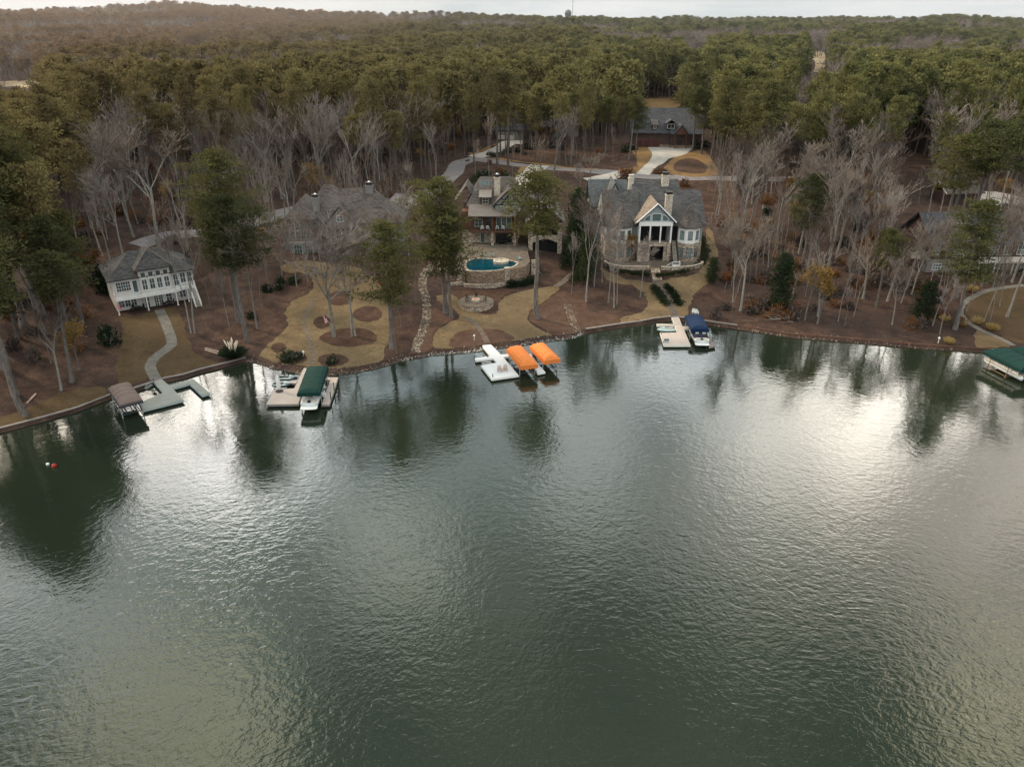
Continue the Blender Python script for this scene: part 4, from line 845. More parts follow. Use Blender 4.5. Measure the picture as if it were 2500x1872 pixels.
# ---------------- house D: stone and white house with gabled porch
def house_d():
    s = SITE['D']; t = thing('stone_house', 'large slate roofed house with fieldstone base and white arched gable porch', 'house', s, 0)
    wallbox(t, 'siding_slate', (-10.6, -3.7, 1.6, 12, 4.2, 8.2), (4.0, 10.9, 1.6, 12, 4.2, 8.2), (-3.7, 4.0, 2.6, 14, 4.2, 9.2), (-6, 7, 10, 18, 0, 10.2))
    wallbox(t, 'fieldstone', (-10.65, -3.7, 1.55, 12, -3, 4.2), (3.9, 10.95, 1.55, 12, -3, 4.2), (-3.7, 3.9, 2.6, 12, -3, 4.2), name='stone_base')
    r = MB(); r.slab((-11.3,.9,7.9),(-3.0,.9,7.9),(-3.0,9.4,14.0),(-11.3,9.4,14.0),.25); r.slab((-11.3,9.4,14.003),(-3.0,9.4,14.003),(-3.0,17,8),(-11.3,17,8),.25)
    r.slab((3.4,.9,7.9),(11.5,.9,7.9),(11.5,9.4,14.0),(3.4,9.4,14.0),.25); r.slab((3.4,9.4,14.003),(11.5,9.4,14.003),(11.5,17,8),(3.4,17,8),.25)
    r.slab((-3.9,1.2,8.4),(7.0,1.2,8.4),(7.0,13.6,15.6),(-3.9,13.6,15.6),.25); r.slab((-3.9,13.6,15.603),(7.0,13.6,15.603),(7.0,22,9),(-3.9,22,9),.25)
    r.build('roof', 'shingle_slate', t); sg = MB()
    for x in (-11.25, 11.35): sg.add([(x,1.2,7.8),(x+.1,1.2,7.8),(x+.1,9.4,13.6),(x,9.4,13.6),(x,16.6,7.8),(x+.1,16.6,7.8)], [(0,3,4),(1,5,2)+()] if False else [(0,3,4),(1,2,5),(0,1,2,3),(3,2,5,4)])
    for x in (-10.6, 10.8): sg.box(x-.02, x+.1, 1.58, 12.1, 7.6, 8.3)
    for x in (-3.85, 6.8): sg.add([(x,1.5,8.2),(x,13.6,15.2),(x,21.6,8.8),(x+.12,1.5,8.2),(x+.12,13.6,15.2),(x+.12,21.6,8.8)], [(0,2,1),(3,4,5),(0,1,4,3),(1,2,5,4)])
    sg.build('gable_wall', 'siding_slate', t)
    # porch
    yb = -.7; p = MB(); p.box(-3.65, -2.9, yb, 2.6, -3, 4.35); p.box(2.9, 3.65, yb, 2.6, -3, 4.35); p.box(-2.9, 2.9, yb, yb+.6, 3.5, 4.35); p.box(-2.9, -.9, yb+.3, yb+.9, -3, 3.5); p.box(2.2, 2.9, yb+.3, yb+.9, -3, 3.5)
    po = p.build('porch', 'fieldstone', t); d = MB(); d.box(-2.9, 2.9, yb+.6, 2.6, 4.0, 4.2); d.build('porch_floor', 'wood_grey', po); dk = MB(); dk.box(-2.9, 2.9, 2.1, 2.55, -3, 9); dk.build('porch_interior', 'screen', po)
    f = MB()
    for x in (-3.6, -1.3, 1.0, 3.3): f.box(x, x+.3, yb-.02, yb+.25, 4.35, 8.1)
    f.box(-3.75, 3.75, yb-.04, yb+.3, 8.1, 9.05); f.box(-3.7, -3.4, yb+.25, 2.6, 4.35, 8.1); f.box(3.4, 3.7, yb+.25, 2.6, 4.35, 8.1)
    for sg_ in (-1, 1):                                        # raking barge boards
        f.tube([(sg_*4.35, yb-.42, 8.95), (0, yb-.42, 13.05)], .16, 4)
    f.build('porch_frame', 'trim_white', po); gw = MB(); gw.tri_end(-3.75, 3.75, 9.05, 12.75, yb+.02, .25, 'y'); go = gw.build('porch_gable', 'siding_slate', po)
    for xa, xb, ha, hb in ((-2.5,-1.35,.55,1.25), (-.95,.95,1.38,1.38), (1.35,2.5,1.25,.55)):   # arched fan light in three pieces
        fr = MB(); n = 8; tp = [(xa+(xb-xa)*i/n, 9.25+ (1.55*math.cos((xa+(xb-xa)*i/n)/3.0)**1.4 if abs(xa+xb) < .1 else (ha+(hb-ha)*math.sin(math.pi/2*(i/n if xa < 0 else 1-i/n)) if xa < 0 else hb+(ha-hb)*math.sin(math.pi/2*(1-i/n))))) for i in range(n+1)]
        fr.add([(xa-.1,yb-.03,9.15),(xb+.1,yb-.03,9.15)]+[(x+(.1 if i == n else (-.1 if i == 0 else 0)), yb-.03, z+.13) for i, (x, z) in reversed(list(enumerate(tp)))], [tuple(range(n+3))]); wo = fr.build('window', 'trim_white', go)
        pn = MB(); pn.add([(xa,yb-.05,9.25),(xb,yb-.05,9.25)]+[(x, yb-.05, z) for x, z in reversed(tp)], [tuple(range(n+3))]); pn.build('pane', 'glass_teal', wo)
    rr = MB(); rr.slab((-4.6,8.5,8.7),(-4.6,yb-.5,8.7),(0,yb-.5,13.1),(0,8.5,13.1),.22); rr.build('porch_roof', 'shingle_tan', po); rr = MB(); rr.slab((.003,8.5,13.1),(.003,yb-.5,13.1),(4.6,yb-.5,8.7),(4.6,8.5,8.7),.22); rr.build('porch_roof', 'shingle_slate', po)  # west slope in tan shingle paints in the sunlight, east slope stays slate
    # bays
    for cx, cy, rad, nm in ((7.75, 1.4, 2.55, 'bay'), (-7.3, 1.6, 2.45, 'bay')):
        b = MB(); b.prism(octo(cx, cy, rad), 4.2, 7.75); bo = b.build(nm, 'trim_white', t); sb = MB(); sb.prism(octo(cx, cy, rad+.03), -3, 4.2); sb.build('stone_base', 'fieldstone', bo)
        c = MB(); o8 = octo(cx, cy, rad+.5); c.add([(x, y, 7.6) for x, y in o8]+[(x, y, 7.8) for x, y in o8]+[(cx, cy+.5, 12.4)], [tuple(range(8))[::-1]]+[(i,(i+1)%8,8+(i+1)%8,8+i) for i in range(8)]+[(8+i,8+(i+1)%8,16) for i in range(8)]); c.build('bay_roof', 'shingle_brown', bo)
        ap = rad*math.cos(math.pi/8)
        for q in (-45, 0, 45):
            wx, wy = cx+ap*math.sin(R(q)), cy-ap*math.cos(R(q)); window(bo, wx, wy, 5.0, .9, 1.85, R(q), 2, 2, 'trim_dark', 'glass_sky' if cx > 0 else 'glass_teal', .04, .07); window(bo, cx+(ap+.03)*math.sin(R(q)), cy-(ap+.03)*math.cos(R(q)), 1.1, 1.0, 1.9, R(q), 2, 2, 'trim_dark', 'glass_sky', .04, .07)
    rec = MB(); rec.box(4.0, 5.5, 1.5, 1.58, 4.3, 7.7); rec.build('dark_recess_panel', 'screen', t)  # flat near-black panel stands for the dark of the recessed porch
    window(t, 10.95, 3.2, 5.1, 1.0, 1.8, math.pi/2, 2, 2, 'trim_dark', 'glass_sky'); window(t, .9, 2.6, .2, 1.4, 2.2, 0, 2, 2, 'trim_dark', 'glass_dark', name='door'); window(t, -.9, 2.6, .2, 1.2, 2.2, 0, 1, 1, 'trim_dark', 'glass_dark', name='door')
    # outside stair beside the porch
    st = MB(); n = 18
    for i in range(n): z = 4.1-4.1*(i+1)/n; st.box(4.0, 5.15, 1.2-.24*(i+1), 1.2-.24*i, z-.06, z)
    so_ = st.build('stair', 'trim_cream', t); sr = MB()
    for x in (3.95, 5.2): sr.tube([(x, 1.2, 5.0), (x, 1.2-.24*n, 1.0)], .05, 4); sr.tube([(x, 1.2, 4.1), (x, 1.2-.24*n, .0)], .1, 4); sr.box(x-.07, x+.07, 1.1-.24*n, 1.24-.24*n, -.3, 1.1)
    sr.build('stair_railing', 'trim_dark', so_); ld = MB(); ld.box(3.7, 5.4, -4.4, -3.1, -.2, .06)
    for x, y in ((2.4,-4.3),(3.7,-4.3),(5.3,-4.3),(5.3,-3.2)): ld.box(x-.07, x+.07, y-.07, y+.07, -.6, 1.05 if x > 3 else .2)
    ld.tube([(2.4,-4.3,.15),(3.7,-4.3,1.0),(5.3,-4.3,1.0),(5.3,-3.2,1.0)], .07, 4); ld.build('stair_landing', 'trim_white', so_)
    chimney(t, 3.05, 2.9, 8, 14.3, 1.5, 'pale_stone'); chimney(t, 3.7, 12.0, 12, 16.9, 1.55, 'pale_stone'); chimney(t, -4.1, 12.6, 8, 16.2, 1.2, 'trim_cream', 'trim_cream')
    g = MB(); g.box(-12.6, -4.2, 17, 27, -2, 8.6); g.build('garage_wing', 'siding_slate', t); g = MB(); g.gable(-13.2, -3.6, 16.2, 27.8, 8.6, 14.0, 'x'); g.gable(-10.2, -4.6, 14.6, 24, 9.8, 14.6, 'y'); g.build('garage_roof', 'shingle_blue', t); g = MB(); g.tri_end(-9.7, -5.1, 9.6, 14.0, 14.9, .2, 'y'); g.box(-9.7,-5.1,14.9,17,6,9.6); g.build('gable_wall', 'siding_slate', t)
    # garden wall in front
    w = thing('garden_wall', 'curved fieldstone garden wall with pale cap below the white gabled porch', 'wall', s); pts = [(-10.9,-1.0),(-10.2,-3.2),(-7.5,-5.0),(-1.6,-5.5)]; pts2 = [(.9,-5.6),(4,-5.7),(7.6,-5.0),(10.3,-3.0),(10.9,-1.4)]
    a = MB(); c = MB()
    for L_ in (smooth_loop(pts, 4, False), smooth_loop(pts2, 4, False)):
        for p0, p1 in zip(L_, L_[1:]):
            p0, p1 = Vector(p0), Vector(p1); q = (p1-p0).normalized(); q = Vector((-q.y, q.x)); a.prism([tuple(p0-q*.2), tuple(p1-q*.2), tuple(p1+q*.2), tuple(p0+q*.2)], -2.6, .3); c.prism([tuple(p0-q*.28), tuple(p1-q*.28), tuple(p1+q*.28), tuple(p0+q*.28)], .3, .4)
    a.build('wall_face', 'fieldstone', w); c.build('wall_cap', 'pale_stone', w)
    k = MB()
    for i in range(9): k.box(-1.35, .65, -5.2-.45*(i+1), -5.2-.45*i, -3.2, .1-.16*(i+1))
    tag(k.build('garden_steps', 'fieldstone'), 'fieldstone steps through the garden wall below the white porch', 'steps').location = s
    pv = MB(); pv.prism([(-9.6,-2.9),(-7.3,-4.6),(7.4,-4.7),(9.8,-2.8),(10,1.5),(-9.8,1.5)], -1.5, .04); pv.build('patio', 'flagstone', t)
    return t

# ---------------- houses across the road and on the east side
def house_e():
    s = SITE['E']; t = thing('dark_roofed_house', 'dark brown house across the road with slate roof, dormers and three garage doors', 'house', s, R(-3))
    wallbox(t, 'siding_brown', (-11.5, 2.0, 1.0, 12, -2, 5.2), (2.0, 12.5, -.5, 12, -2, 5.0)); wallbox(t, 'brownstone', (-11.55, 2.02, .95, 3, -2, 1.0), (2.02, 12.55, -.55, 3, -2, .9), name='stone_base')
    r = MB(); r.slab((-12.3,.2,5.0),(2.6,.2,5.0),(2.6,6.8,9.4),(-12.3,6.8,9.4),.25); r.slab((-9.6,6.6,9.3),(13.4,6.6,9.3),(13.4,11,12.4),(-9.6,11,12.4),.25); r.slab((-9.6,11,12.403),(13.4,11,12.403),(13.4,18,6),(-9.6,18,6),.25); r.slab((1.6,-1.3,4.9),(13.4,-1.3,4.9),(13.4,6.8,9.5),(1.6,6.8,9.5),.25); r.gable(2.6, 7.8, -2.6, 5, 4.9, 8.2, 'y'); r.build('roof', 'shingle_dark', t)
    g = MB(); g.tri_end(3.0, 7.4, 4.8, 7.9, -2.2, .2, 'y')
    for x in (3.1, 7.0): g.box(x, x+.3, -2.3, -2.0, -1, 4.9)
    g.build('entry_gable', 'wood_brown', t); window(t, 5.2, -.5, .3, 1.3, 2.4, 0, 2, 1, 'wood_brown', 'glass_dark', name='door')
    for x0 in (-8.9, -6.0, -3.1):
        d = MB(); d.box(x0-1.25, x0+1.25, .9, .98, -.2, 2.5)
        for i in range(4): d.box(x0-1.2, x0+1.2, .86, .9, -.1+.65*i, .42+.65*i)
        d.build('garage_door', 'door_burgundy', t); fr = MB(); fr.box(x0-1.5, x0-1.25, .85, .98, -.2, 2.75); fr.box(x0+1.25, x0+1.5, .85, .98, -.2, 2.75); fr.box(x0-1.25, x0+1.25, .85, .98, 2.5, 2.75); fr.build('door_frame', 'wood_brown', t)
    d = MB(); d.box(-4.6, -2.8, 1.7, 5, 6.0, 7.6); do = d.build('dormer', 'siding_brown', t); window(do, -3.7, 1.7, 6.3, 1.0, 1.1); q = MB(); q.slab((-4.9,1.1,7.6),(-2.5,1.1,7.6),(-2.5,5.4,9.0),(-4.9,5.4,9.0),.12); q.build('dormer_roof', 'shingle_brown', do)
    d = MB(); d.box(.3, 3.3, .8, 5, 6.3, 8.2); do = d.build('dormer', 'siding_brown', t); window(do, 1.8, .8, 6.5, 2.3, 1.4, 0, 2, 1, 'trim_white', 'glass_dark'); q = MB(); q.gable(-.1, 3.7, .2, 6.5, 8.1, 9.4, 'y', .12); q.build('dormer_roof', 'shingle_dark', do)
    for x in (9.4, 11.2): window(t, x, -.5, 1.2, 1.1, 2.0, 0, 2, 2, 'wood_brown', 'glass_dark')
    return t
def house_f():
    s = SITE['F']; t = thing('garage_house', 'grey carriage house with white garage doors beyond the road bend', 'house', s, R(-6)); wallbox(t, 'siding_grey', (-3.6, 6.2, 0, 9, -2, 3.6), (-3.0, 5.6, 3, 9, 3.6, 6.6))
    r = MB(); r.slab((-4.2,-.7,3.5),(6.8,-.7,3.5),(6.8,4,5.0),(-4.2,4,5.0),.2); r.hip(-3.6, 6.2, 2.4, 9.6, 6.7, 9.6, 3.5); r.build('roof', 'shingle_dark', t)
    for x in (-1.6, 1.6): 
        d = MB(); d.box(x-1.35, x+1.35, -.1, -.02, -.1, 2.4); d.build('garage_door', 'trim_cream', t); window(t, x, -.11, 1.75, 2.2, .45, 0, 4, 1, 'trim_cream', 'glass_dark')
    for x in (-1.4, 1.2, 3.8): window(t, x, 3, 5.2, 1.0, 1.2, 0, 2, 2, 'trim_white', 'glass_dark')
    s = SITE['I']; t = thing('gabled_cottage', 'taupe shingled cottage with steep front gable half hidden by pines across the road', 'house', s, R(4)); wallbox(t, 'siding_grey', (-5.4, 5.4, 0, 10, -2, 3.6)); g = MB(); g.tri_end(-4.6, 5.0, 3.55, 9.4, -.02, .25, 'y'); go = g.build('gable_wall', 'shingle_tan', t); window(go, .2, -.02, 5.2, 1.0, 1.4)
    r = MB(); r.gable(-5.2, 5.6, -.6, 11, 3.4, 9.9, 'y'); r.gable(-9, 6, 3, 11, 3.4, 7.6, 'x'); r.build('roof', 'shingle_brown', t)
    return t
def house_g():
    s = SITE['G']; t = thing('brown_house', 'dark brown lake house with long slate roof and arched window behind the east pines', 'house', s, R(2)); wallbox(t, 'siding_brown', (-4.2, 5.6, .5, 11, -3, 6.6), (5.6, 24, 2.0, 12, -3, 6.2)); wallbox(t, 'wood_grey', (-4.25, 5.65, .45, 3, -3, 2.9), (5.65, 24.05, 1.95, 3, -3, 2.6), name='lower_wall')
    r = MB(); r.slab((-5.0,-.3,6.4),(6.2,-.3,6.4),(6.2,6.8,11.8),(-5.0,6.8,11.8),.25); r.slab((-5.0,6.8,11.803),(6.2,6.8,11.803),(6.2,13,6.8),(-5.0,13,6.8),.25); r.slab((5.4,1.0,6.1),(25,1.0,6.1),(25,8,11.5),(5.4,8,11.5),.25); r.slab((5.4,8,11.503),(25,8,11.503),(25,14,6.6),(5.4,14,6.6),.25); r.build('roof', 'shingle_dark', t)
    g = MB(); g.add([(-4.25,.5,6.4),(-4.25,6.8,11.4),(-4.25,12.6,6.8),(-4.15,.5,6.4),(-4.15,6.8,11.4),(-4.15,12.6,6.8)], [(0,2,1),(3,4,5)]); g.tube([(-5.0,-.3,6.4),(-5.0,6.8,11.85),(-5.0,13,6.8)], .14, 4); g.build('gable_wall', 'siding_brown', t)
    window(t, -2.9, .5, 4.0, 1.4, 1.5, 0, 3, 2, 'trim_white', 'glass_sky', arch=True); window(t, 2.6, .5, 3.4, 3.2, 2.2, 0, 4, 2, 'trim_white', 'glass_sky'); window(t, -2.0, .45, .6, 1.8, 1.3, 0, 3, 2, 'trim_white', 'glass_sky'); window(t, 3.2, .45, .4, 1.2, 1.5, 0, 2, 2, 'trim_white', 'glass_sky')
    for x in (8.5, 11, 14, 17, 20): window(t, x, 2.0, 3.4, 1.6, 2.0, 0, 2, 2, 'trim_white', 'glass_teal'); window(t, x, 1.95, -.3, 1.6, 2.2, 0, 2, 2, 'trim_white', 'glass_teal')
    d = MB(); d.box(5.7, 22, -1.8, 1.95, 2.55, 2.85); 
    for x in (6, 9.5, 13.5, 17.5, 21.6): d.box(x-.12, x+.12, -1.7, -1.46, -3, 2.55)
    do = d.build('deck', 'trim_cream', t); rl = MB(); railing(rl, [(5.8,-1.7),(21.9,-1.7)], 2.85, 1, 2, .3); rl.build('railing', 'trim_white', do); lr = MB(); lr.slab((-7.6,1.5,3.0),(-4.3,-.6,3.0),(-4.3,5,5.0),(-7.6,5,5.0),.2); lr.build('porch_roof', 'shingle_tan', t)
    c = MB(); c.box(6.4, 8.4, 14, 16, 6, 12.4)
    p = gp(2345, 500); o = thing('outbuilding', 'small low outbuilding with sunlit brown striped roof behind the brown house', 'outbuilding', p, R(8)); w = MB(); w.box(-4.6, 5.2, 0, 7, -1, 3.2); w.build('wall', 'siding_brown', o)
    r = MB(); r.gable(-5.4, 6, -.8, 7.8, 3.2, 5.6, 'x'); r.build('roof', 'shingle_brown', o); f = MB(); f.tube([(-5.45,-.8,3.2),(-5.45,3.5,5.65),(-5.45,7.8,3.2)], .16, 4); f.build('fascia', 'trim_cream', o)
    return t
house_a(); house_b(); house_c(); pool_terrace(); fire_pit(); house_d(); house_e(); house_f(); house_g()
# far things
def far_house():
    p = gp(1692, 118); p = Vector((210, 830, HS(210, 830))); q = proj(*p); t = thing('pale_house', 'distant pale house with grey gable roof among far trees', 'house', p, R(10)); w = MB(); w.box(-14, 14, 0, 12, -4, 12); w.build('wall', 'trim_cream', t); r = MB(); r.gable(-15, 15, -1, 13, 12, 19, 'x'); r.gable(2, 10, -3, 7, 12, 18, 'y'); r.build('roof', 'siding_grey', t)
    for x in (-9, -3, 8): window(t, x, 0, 6, 2.4, 3, 0, 2, 2, pane='glass_teal')
def water_tower():
    a = PY(1387, 33, 1900); z0 = HS(a.x, 1900); t = thing('water_tower', 'dark round water tower on the far ridge line', 'water tower', (a.x, 1900, z0)); h = a.z-z0
    b = MB(); b.lathe([(2.2,-8.6),(6.0,-5.5),(7.7,-1.2),(7.7,1.2),(5.6,5.2),(1.5,7.4),(.1,7.6)], 20, (0,0,h)); b.build('tank', 'tank_steel', t, True); s = MB(); s.lathe([(3.4,-1),(2.2,6),(2.0,h-8)], 12); s.build('stem', 'tank_steel', t)
    for i in range(6):
        l = MB(); l.tube([(6.4*math.cos(i*1.047), 6.4*math.sin(i*1.047), -1), (6.4*math.cos(i*1.047), 6.4*math.sin(i*1.047), h-3)], .5, 6); l.build('leg', 'tank_steel', t)
    a = PY(1398, 30, 1900); m_ = thing('radio_mast', 'thin radio mast rising beside the water tower', 'mast', (a.x, 1900, z0)); p = MB(); p.tube([(0,0,-1),(0,0,h+30)], [.6,.35], 6); p.build('pole', 'tank_steel', m_); g = MB()
    for z in (h+4, h+14, h+24): g.box(-1.1, 1.1, -.3, .3, z, z+.8)
    g.build('antenna', 'tank_steel', m_)
far_house(); water_tower()
# ================================================================== DOCKS, LIFTS, BOATS
def offset(poly, d):
    a = sum(poly[i][0]*poly[(i+1)%len(poly)][1]-poly[(i+1)%len(poly)][0]*poly[i][1] for i in range(len(poly)))
    P = [Vector(p[:2]) for p in (poly if a > 0 else poly[::-1])]; n = len(P); out = []
    for i in range(n):
        e0 = (P[i]-P[i-1]).normalized(); e1 = (P[(i+1)%n]-P[i]).normalized(); n0 = Vector((e0.y, -e0.x)); n1 = Vector((e1.y, -e1.x)); m_ = n0+n1; k = max(.3, m_.length_squared/2)
        out.append(tuple(P[i]+m_*d/k))
    return out
def dock(label, polys, deck, rim, name='boat_dock', z=.58, piles=()):
    t = thing(name, label, 'dock')
    for i, px in enumerate(polys):
        W = [tuple(PZ(u, v, z)[:2]) for u, v in px]
        a = MB(); a.prism(offset(W, -.02), z-.12, z); dk = a.build('deck', deck, t)
        b = MB(); b.prism(offset(W, .07), z-.36, z-.06); b.build('rim', rim, t); c = MB(); c.prism(offset(W, -.18), -.45, z-.36); c.build('float', 'float_dark', t)
    for u, v, h in piles:
        p = PZ(u, v, z); q = MB(); q.tube([(p.x, p.y, -2), (p.x, p.y, z+h)], .075, 7); q.build('pile', 'metal_dark', t)
    return t
cA = lambda *p: crop(240, 860, 7.36, p); cB = lambda *p: crop(630, 860, 8.71, p); cC = lambda *p: crop(1130, 800, 8.19, p); cD = lambda *p: crop(1560, 680, 8.28, p); cE = lambda *p: crop(2280, 640, 5.17, p)
dock('long pale grey concrete dock with a bent finger by the brown canopy', [cA((965,490),(1105,455),(1262,590),(1705,475),(1998,728),(1868,770),(1638,556),(1325,645),(1525,855),(815,1032),(740,905),(1165,722))], 'deck_grey', 'edge_pale', piles=cA and [(*cA((1000,520))[0], .5)])
dock('taupe plank dock platform holding a folded umbrella and two jet skis', [cB((1012,248),(1190,248),(1085,520),(905,930),(862,1095),(180,1105),(345,775),(770,765)), cB((482,622),(828,620),(812,655),(470,657))], 'deck_tan', 'wood_grey', piles=[(*cB((350,790))[0], .25)])
dock('narrow taupe finger dock beside the green canopied boat', [cB((1440,530),(1700,530),(1640,740),(1515,1105),(1355,1108),(1535,588),(1425,588))], 'deck_tan', 'wood_grey', piles=[(*cB((1620,800))[0], 1.3), (*cB((1550,1000))[0], 1.3), (*cB((1470,600))[0], .8)])
dock('white T shaped dock with two wooden chairs', [cC((385,348),(560,335),(755,532),(928,525),(935,572),(800,582),(1110,945),(580,1022),(368,752),(685,695),(612,610),(262,650),(247,602),(552,562))], 'deck_white', 'edge_white', piles=[(*cC((597,985))[0], .55), (*cC((500,590))[0], .4), (*cC((600,690))[0], .4), (*cC((765,520))[0], .5)])
dock('short white finger dock between the two orange canopies', [cC((1290,560),(1345,520),(1640,878),(1500,905))], 'deck_white', 'edge_white')
dock('beige plank dock by the navy covered boat and pale jet ski', [cD((665,785),(800,780),(872,962),(1003,960),(1018,1012),(903,1020),(1035,1342),(505,1342),(432,1095),(775,1090),(715,915)), cD((365,912),(712,918),(722,945),(372,946))], 'deck_tan', 'edge_white', piles=[(*cD((452,1130))[0], .2), (*cD((495,1290))[0], .2)])
dock('small grey finger dock alongside the navy covered boat', [cD((1325,1115),(1428,1115),(1542,1350),(1425,1378))], 'wood_grey', 'wood_grey', piles=[(*cD((1480,1270))[0], .9), (*cD((1515,1260))[0], .9)])
dock('concrete gangway slab reaching the pontoon boat by the eastern shore', [cE((930,1042),(1040,1030),(1140,1105),(1030,1110))], 'deck_grey', 'edge_pale')
def rect(px, z):
    NL, NR, FR, FL = [PZ(u, v, z) for u, v in px]; c = (NL+NR)/2; f = (FL+FR)/2; d = f-c; Wd = ((NR-NL).length+(FR-FL).length)/2
    return Vector((c.x, c.y, 0)), d.length, Wd, math.atan2(d.y, d.x)-math.pi/2
def canopy_mesh(W, L, ze, mat, name, t, crown=.95, val=.38, end=.75, scal=True):
    """stretched lift canopy: crowned top, sloping ends, hanging valance with a scalloped hem"""
    prof = [(-.5,0),(-.47,.36),(-.33,.72),(-.14,.93),(0,1),(.14,.93),(.33,.72),(.47,.36),(.5,0)]; ys = [0, end*.5, end, L*.3, L*.5, L*.7, L-end, L-end*.5, L]; kz = [.30,.72,.97,1,.985,1,.97,.72,.30]; vs = []
    for y, k in zip(ys, kz):
        for x, z in prof: vs.append((x*W, y, ze+min(z, k)*crown*(.98 if k == .985 else 1)))
    n = len(prof); fs = [(i*n+j, i*n+j+1, (i+1)*n+j+1, (i+1)*n+j) for i in range(len(ys)-1) for j in range(n-1)]
    fs += [tuple(range(n))[::-1], tuple((len(ys)-1)*n+j for j in range(n))]
    a = MB(); a.add(vs, fs); c = a.build(name, mat, t); b = MB()
    loop = [(-W/2,0),(W/2,0),(W/2,L),(-W/2,L),(-W/2,0)]
    for p, q in zip(loop, loop[1:]):
        p, q = Vector(p), Vector(q); m_ = max(4, int((q-p).length/.22)); 
        for i in range(m_):
            u0, u1 = p.lerp(q, i/m_), p.lerp(q, (i+1)/m_); h = val+(.05 if i % 2 else 0)
            b.add([(u0.x,u0.y,ze+.01),(u1.x,u1.y,ze+.01),(u1.x,u1.y,ze-h),(u0.x,u0.y,ze-h)], [(0,1,2,3)])
    sm = MB()
    for i in (3, 4, 5): sm.tube([(x*W, ys[i], ze+min(z, kz[i])*crown*(.98 if kz[i] == .985 else 1)+.012) for x, z in prof], .022, 4)
    sm.build('seam', 'canvas_skirt' if mat == 'canvas_brown' else mat, c)
    b.build('valance', 'canvas_skirt' if mat == 'canvas_brown' else mat, c); return c
def lift(label, px, ze, mat, post='metal_pale', crown=.95, low=.5, inset=.35):
    o, L, W, rz = rect(px, ze); t = thing('boat_lift', label, 'boat lift', o, rz); canopy_mesh(W, L, ze, mat, 'canopy', t, crown)
    xs = (-W/2+.18, W/2-.18); ys = (L*.14, L*.86)
    for x in xs:
        for y in ys:
            p = MB(); p.tube([(x,y,-1.6),(x,y,ze+.1)], .07, 7); p.build('post', post, t)
            g = MB(); g.tube([(x,y,ze-.8),(x,y+(.7 if y < L/2 else -.7),ze)], .035, 5); g.tube([(x,y,ze-.8),(x*.78,y,ze)], .035, 5); g.build('brace', 'metal_dark', t)
    f = MB()
    for x in xs: f.tube([(x,.1,ze+.02),(x,L-.1,ze+.02)], .045, 5); f.tube([(x,ys[0],low),(x,ys[1],low)], .07, 5)
    for y in ys: f.tube([(xs[0],y,low),(xs[1],y,low)], .08, 5); f.tube([(xs[0],y,ze+.02),(0,y,ze+crown*.8),(xs[1],y,ze+.02)], .035, 5)
    for x in (-W*.2, W*.2): f.box(x-.07, x+.07, ys[0]-.5, ys[1]+.4, low+.1, low+.25)
    f.build('lift_frame', 'metal_dark', t); w = MB(); w.tube([(xs[0]-.12,ys[0],1.45),(xs[0]+.05,ys[0],1.45)], .2, 12); w.build('winch_wheel', 'metal_pale', t)
    return t, o, L, W, rz
lift('boat lift under a weathered brown canopy beside the bent concrete dock', cA((385,965),(805,872),(583,575),(165,655)), 2.5, 'canvas_brown', crown=.85)
tB = lift('boat lift under a tall dark green canopy over a white motorboat', cB((822,888),(1322,888),(1490,330),(1045,330)), 2.75, 'canvas_green', crown=.7)
lift('orange canopied empty lift attached to the white T shaped dock', cC((1165,805),(1503,762),(1195,400),(868,455)), 2.05, 'canvas_orange', crown=1.0)
lift('orange canopied empty lift standing outermost past the white finger dock', cC((1625,695),(1950,655),(1645,345),(1332,395)), 2.05, 'canvas_orange', crown=1.0)
def hull(mb, L, B, Ht, z0):
    """motorboat hull, stern at y = 0, bow at y = L"""
    st = [(0,.92,.0),(.2,1,.0),(.45,1,.02),(.65,.9,.10),(.8,.66,.24),(.92,.34,.42),(1,.04,.62)]; vs = []
    for f, w, k in st:
        b = B/2*w; vs += [(-b,f*L,z0+Ht*(1+.16*f)),(-b*.96,f*L,z0+Ht*.45),(-b*.72,f*L,z0+Ht*(.2+k*.5)),(0,f*L,z0+Ht*k),(b*.72,f*L,z0+Ht*(.2+k*.5)),(b*.96,f*L,z0+Ht*.45),(b,f*L,z0+Ht*(1+.16*f))]
    n = 7; mb.add(vs, [(i*n+j,(i+1)*n+j,(i+1)*n+j+1,i*n+j+1) for i in range(len(st)-1) for j in range(n-1)]+[tuple(range(n))])
    return [(vs[i*n], vs[i*n+6]) for i in range(len(st))]
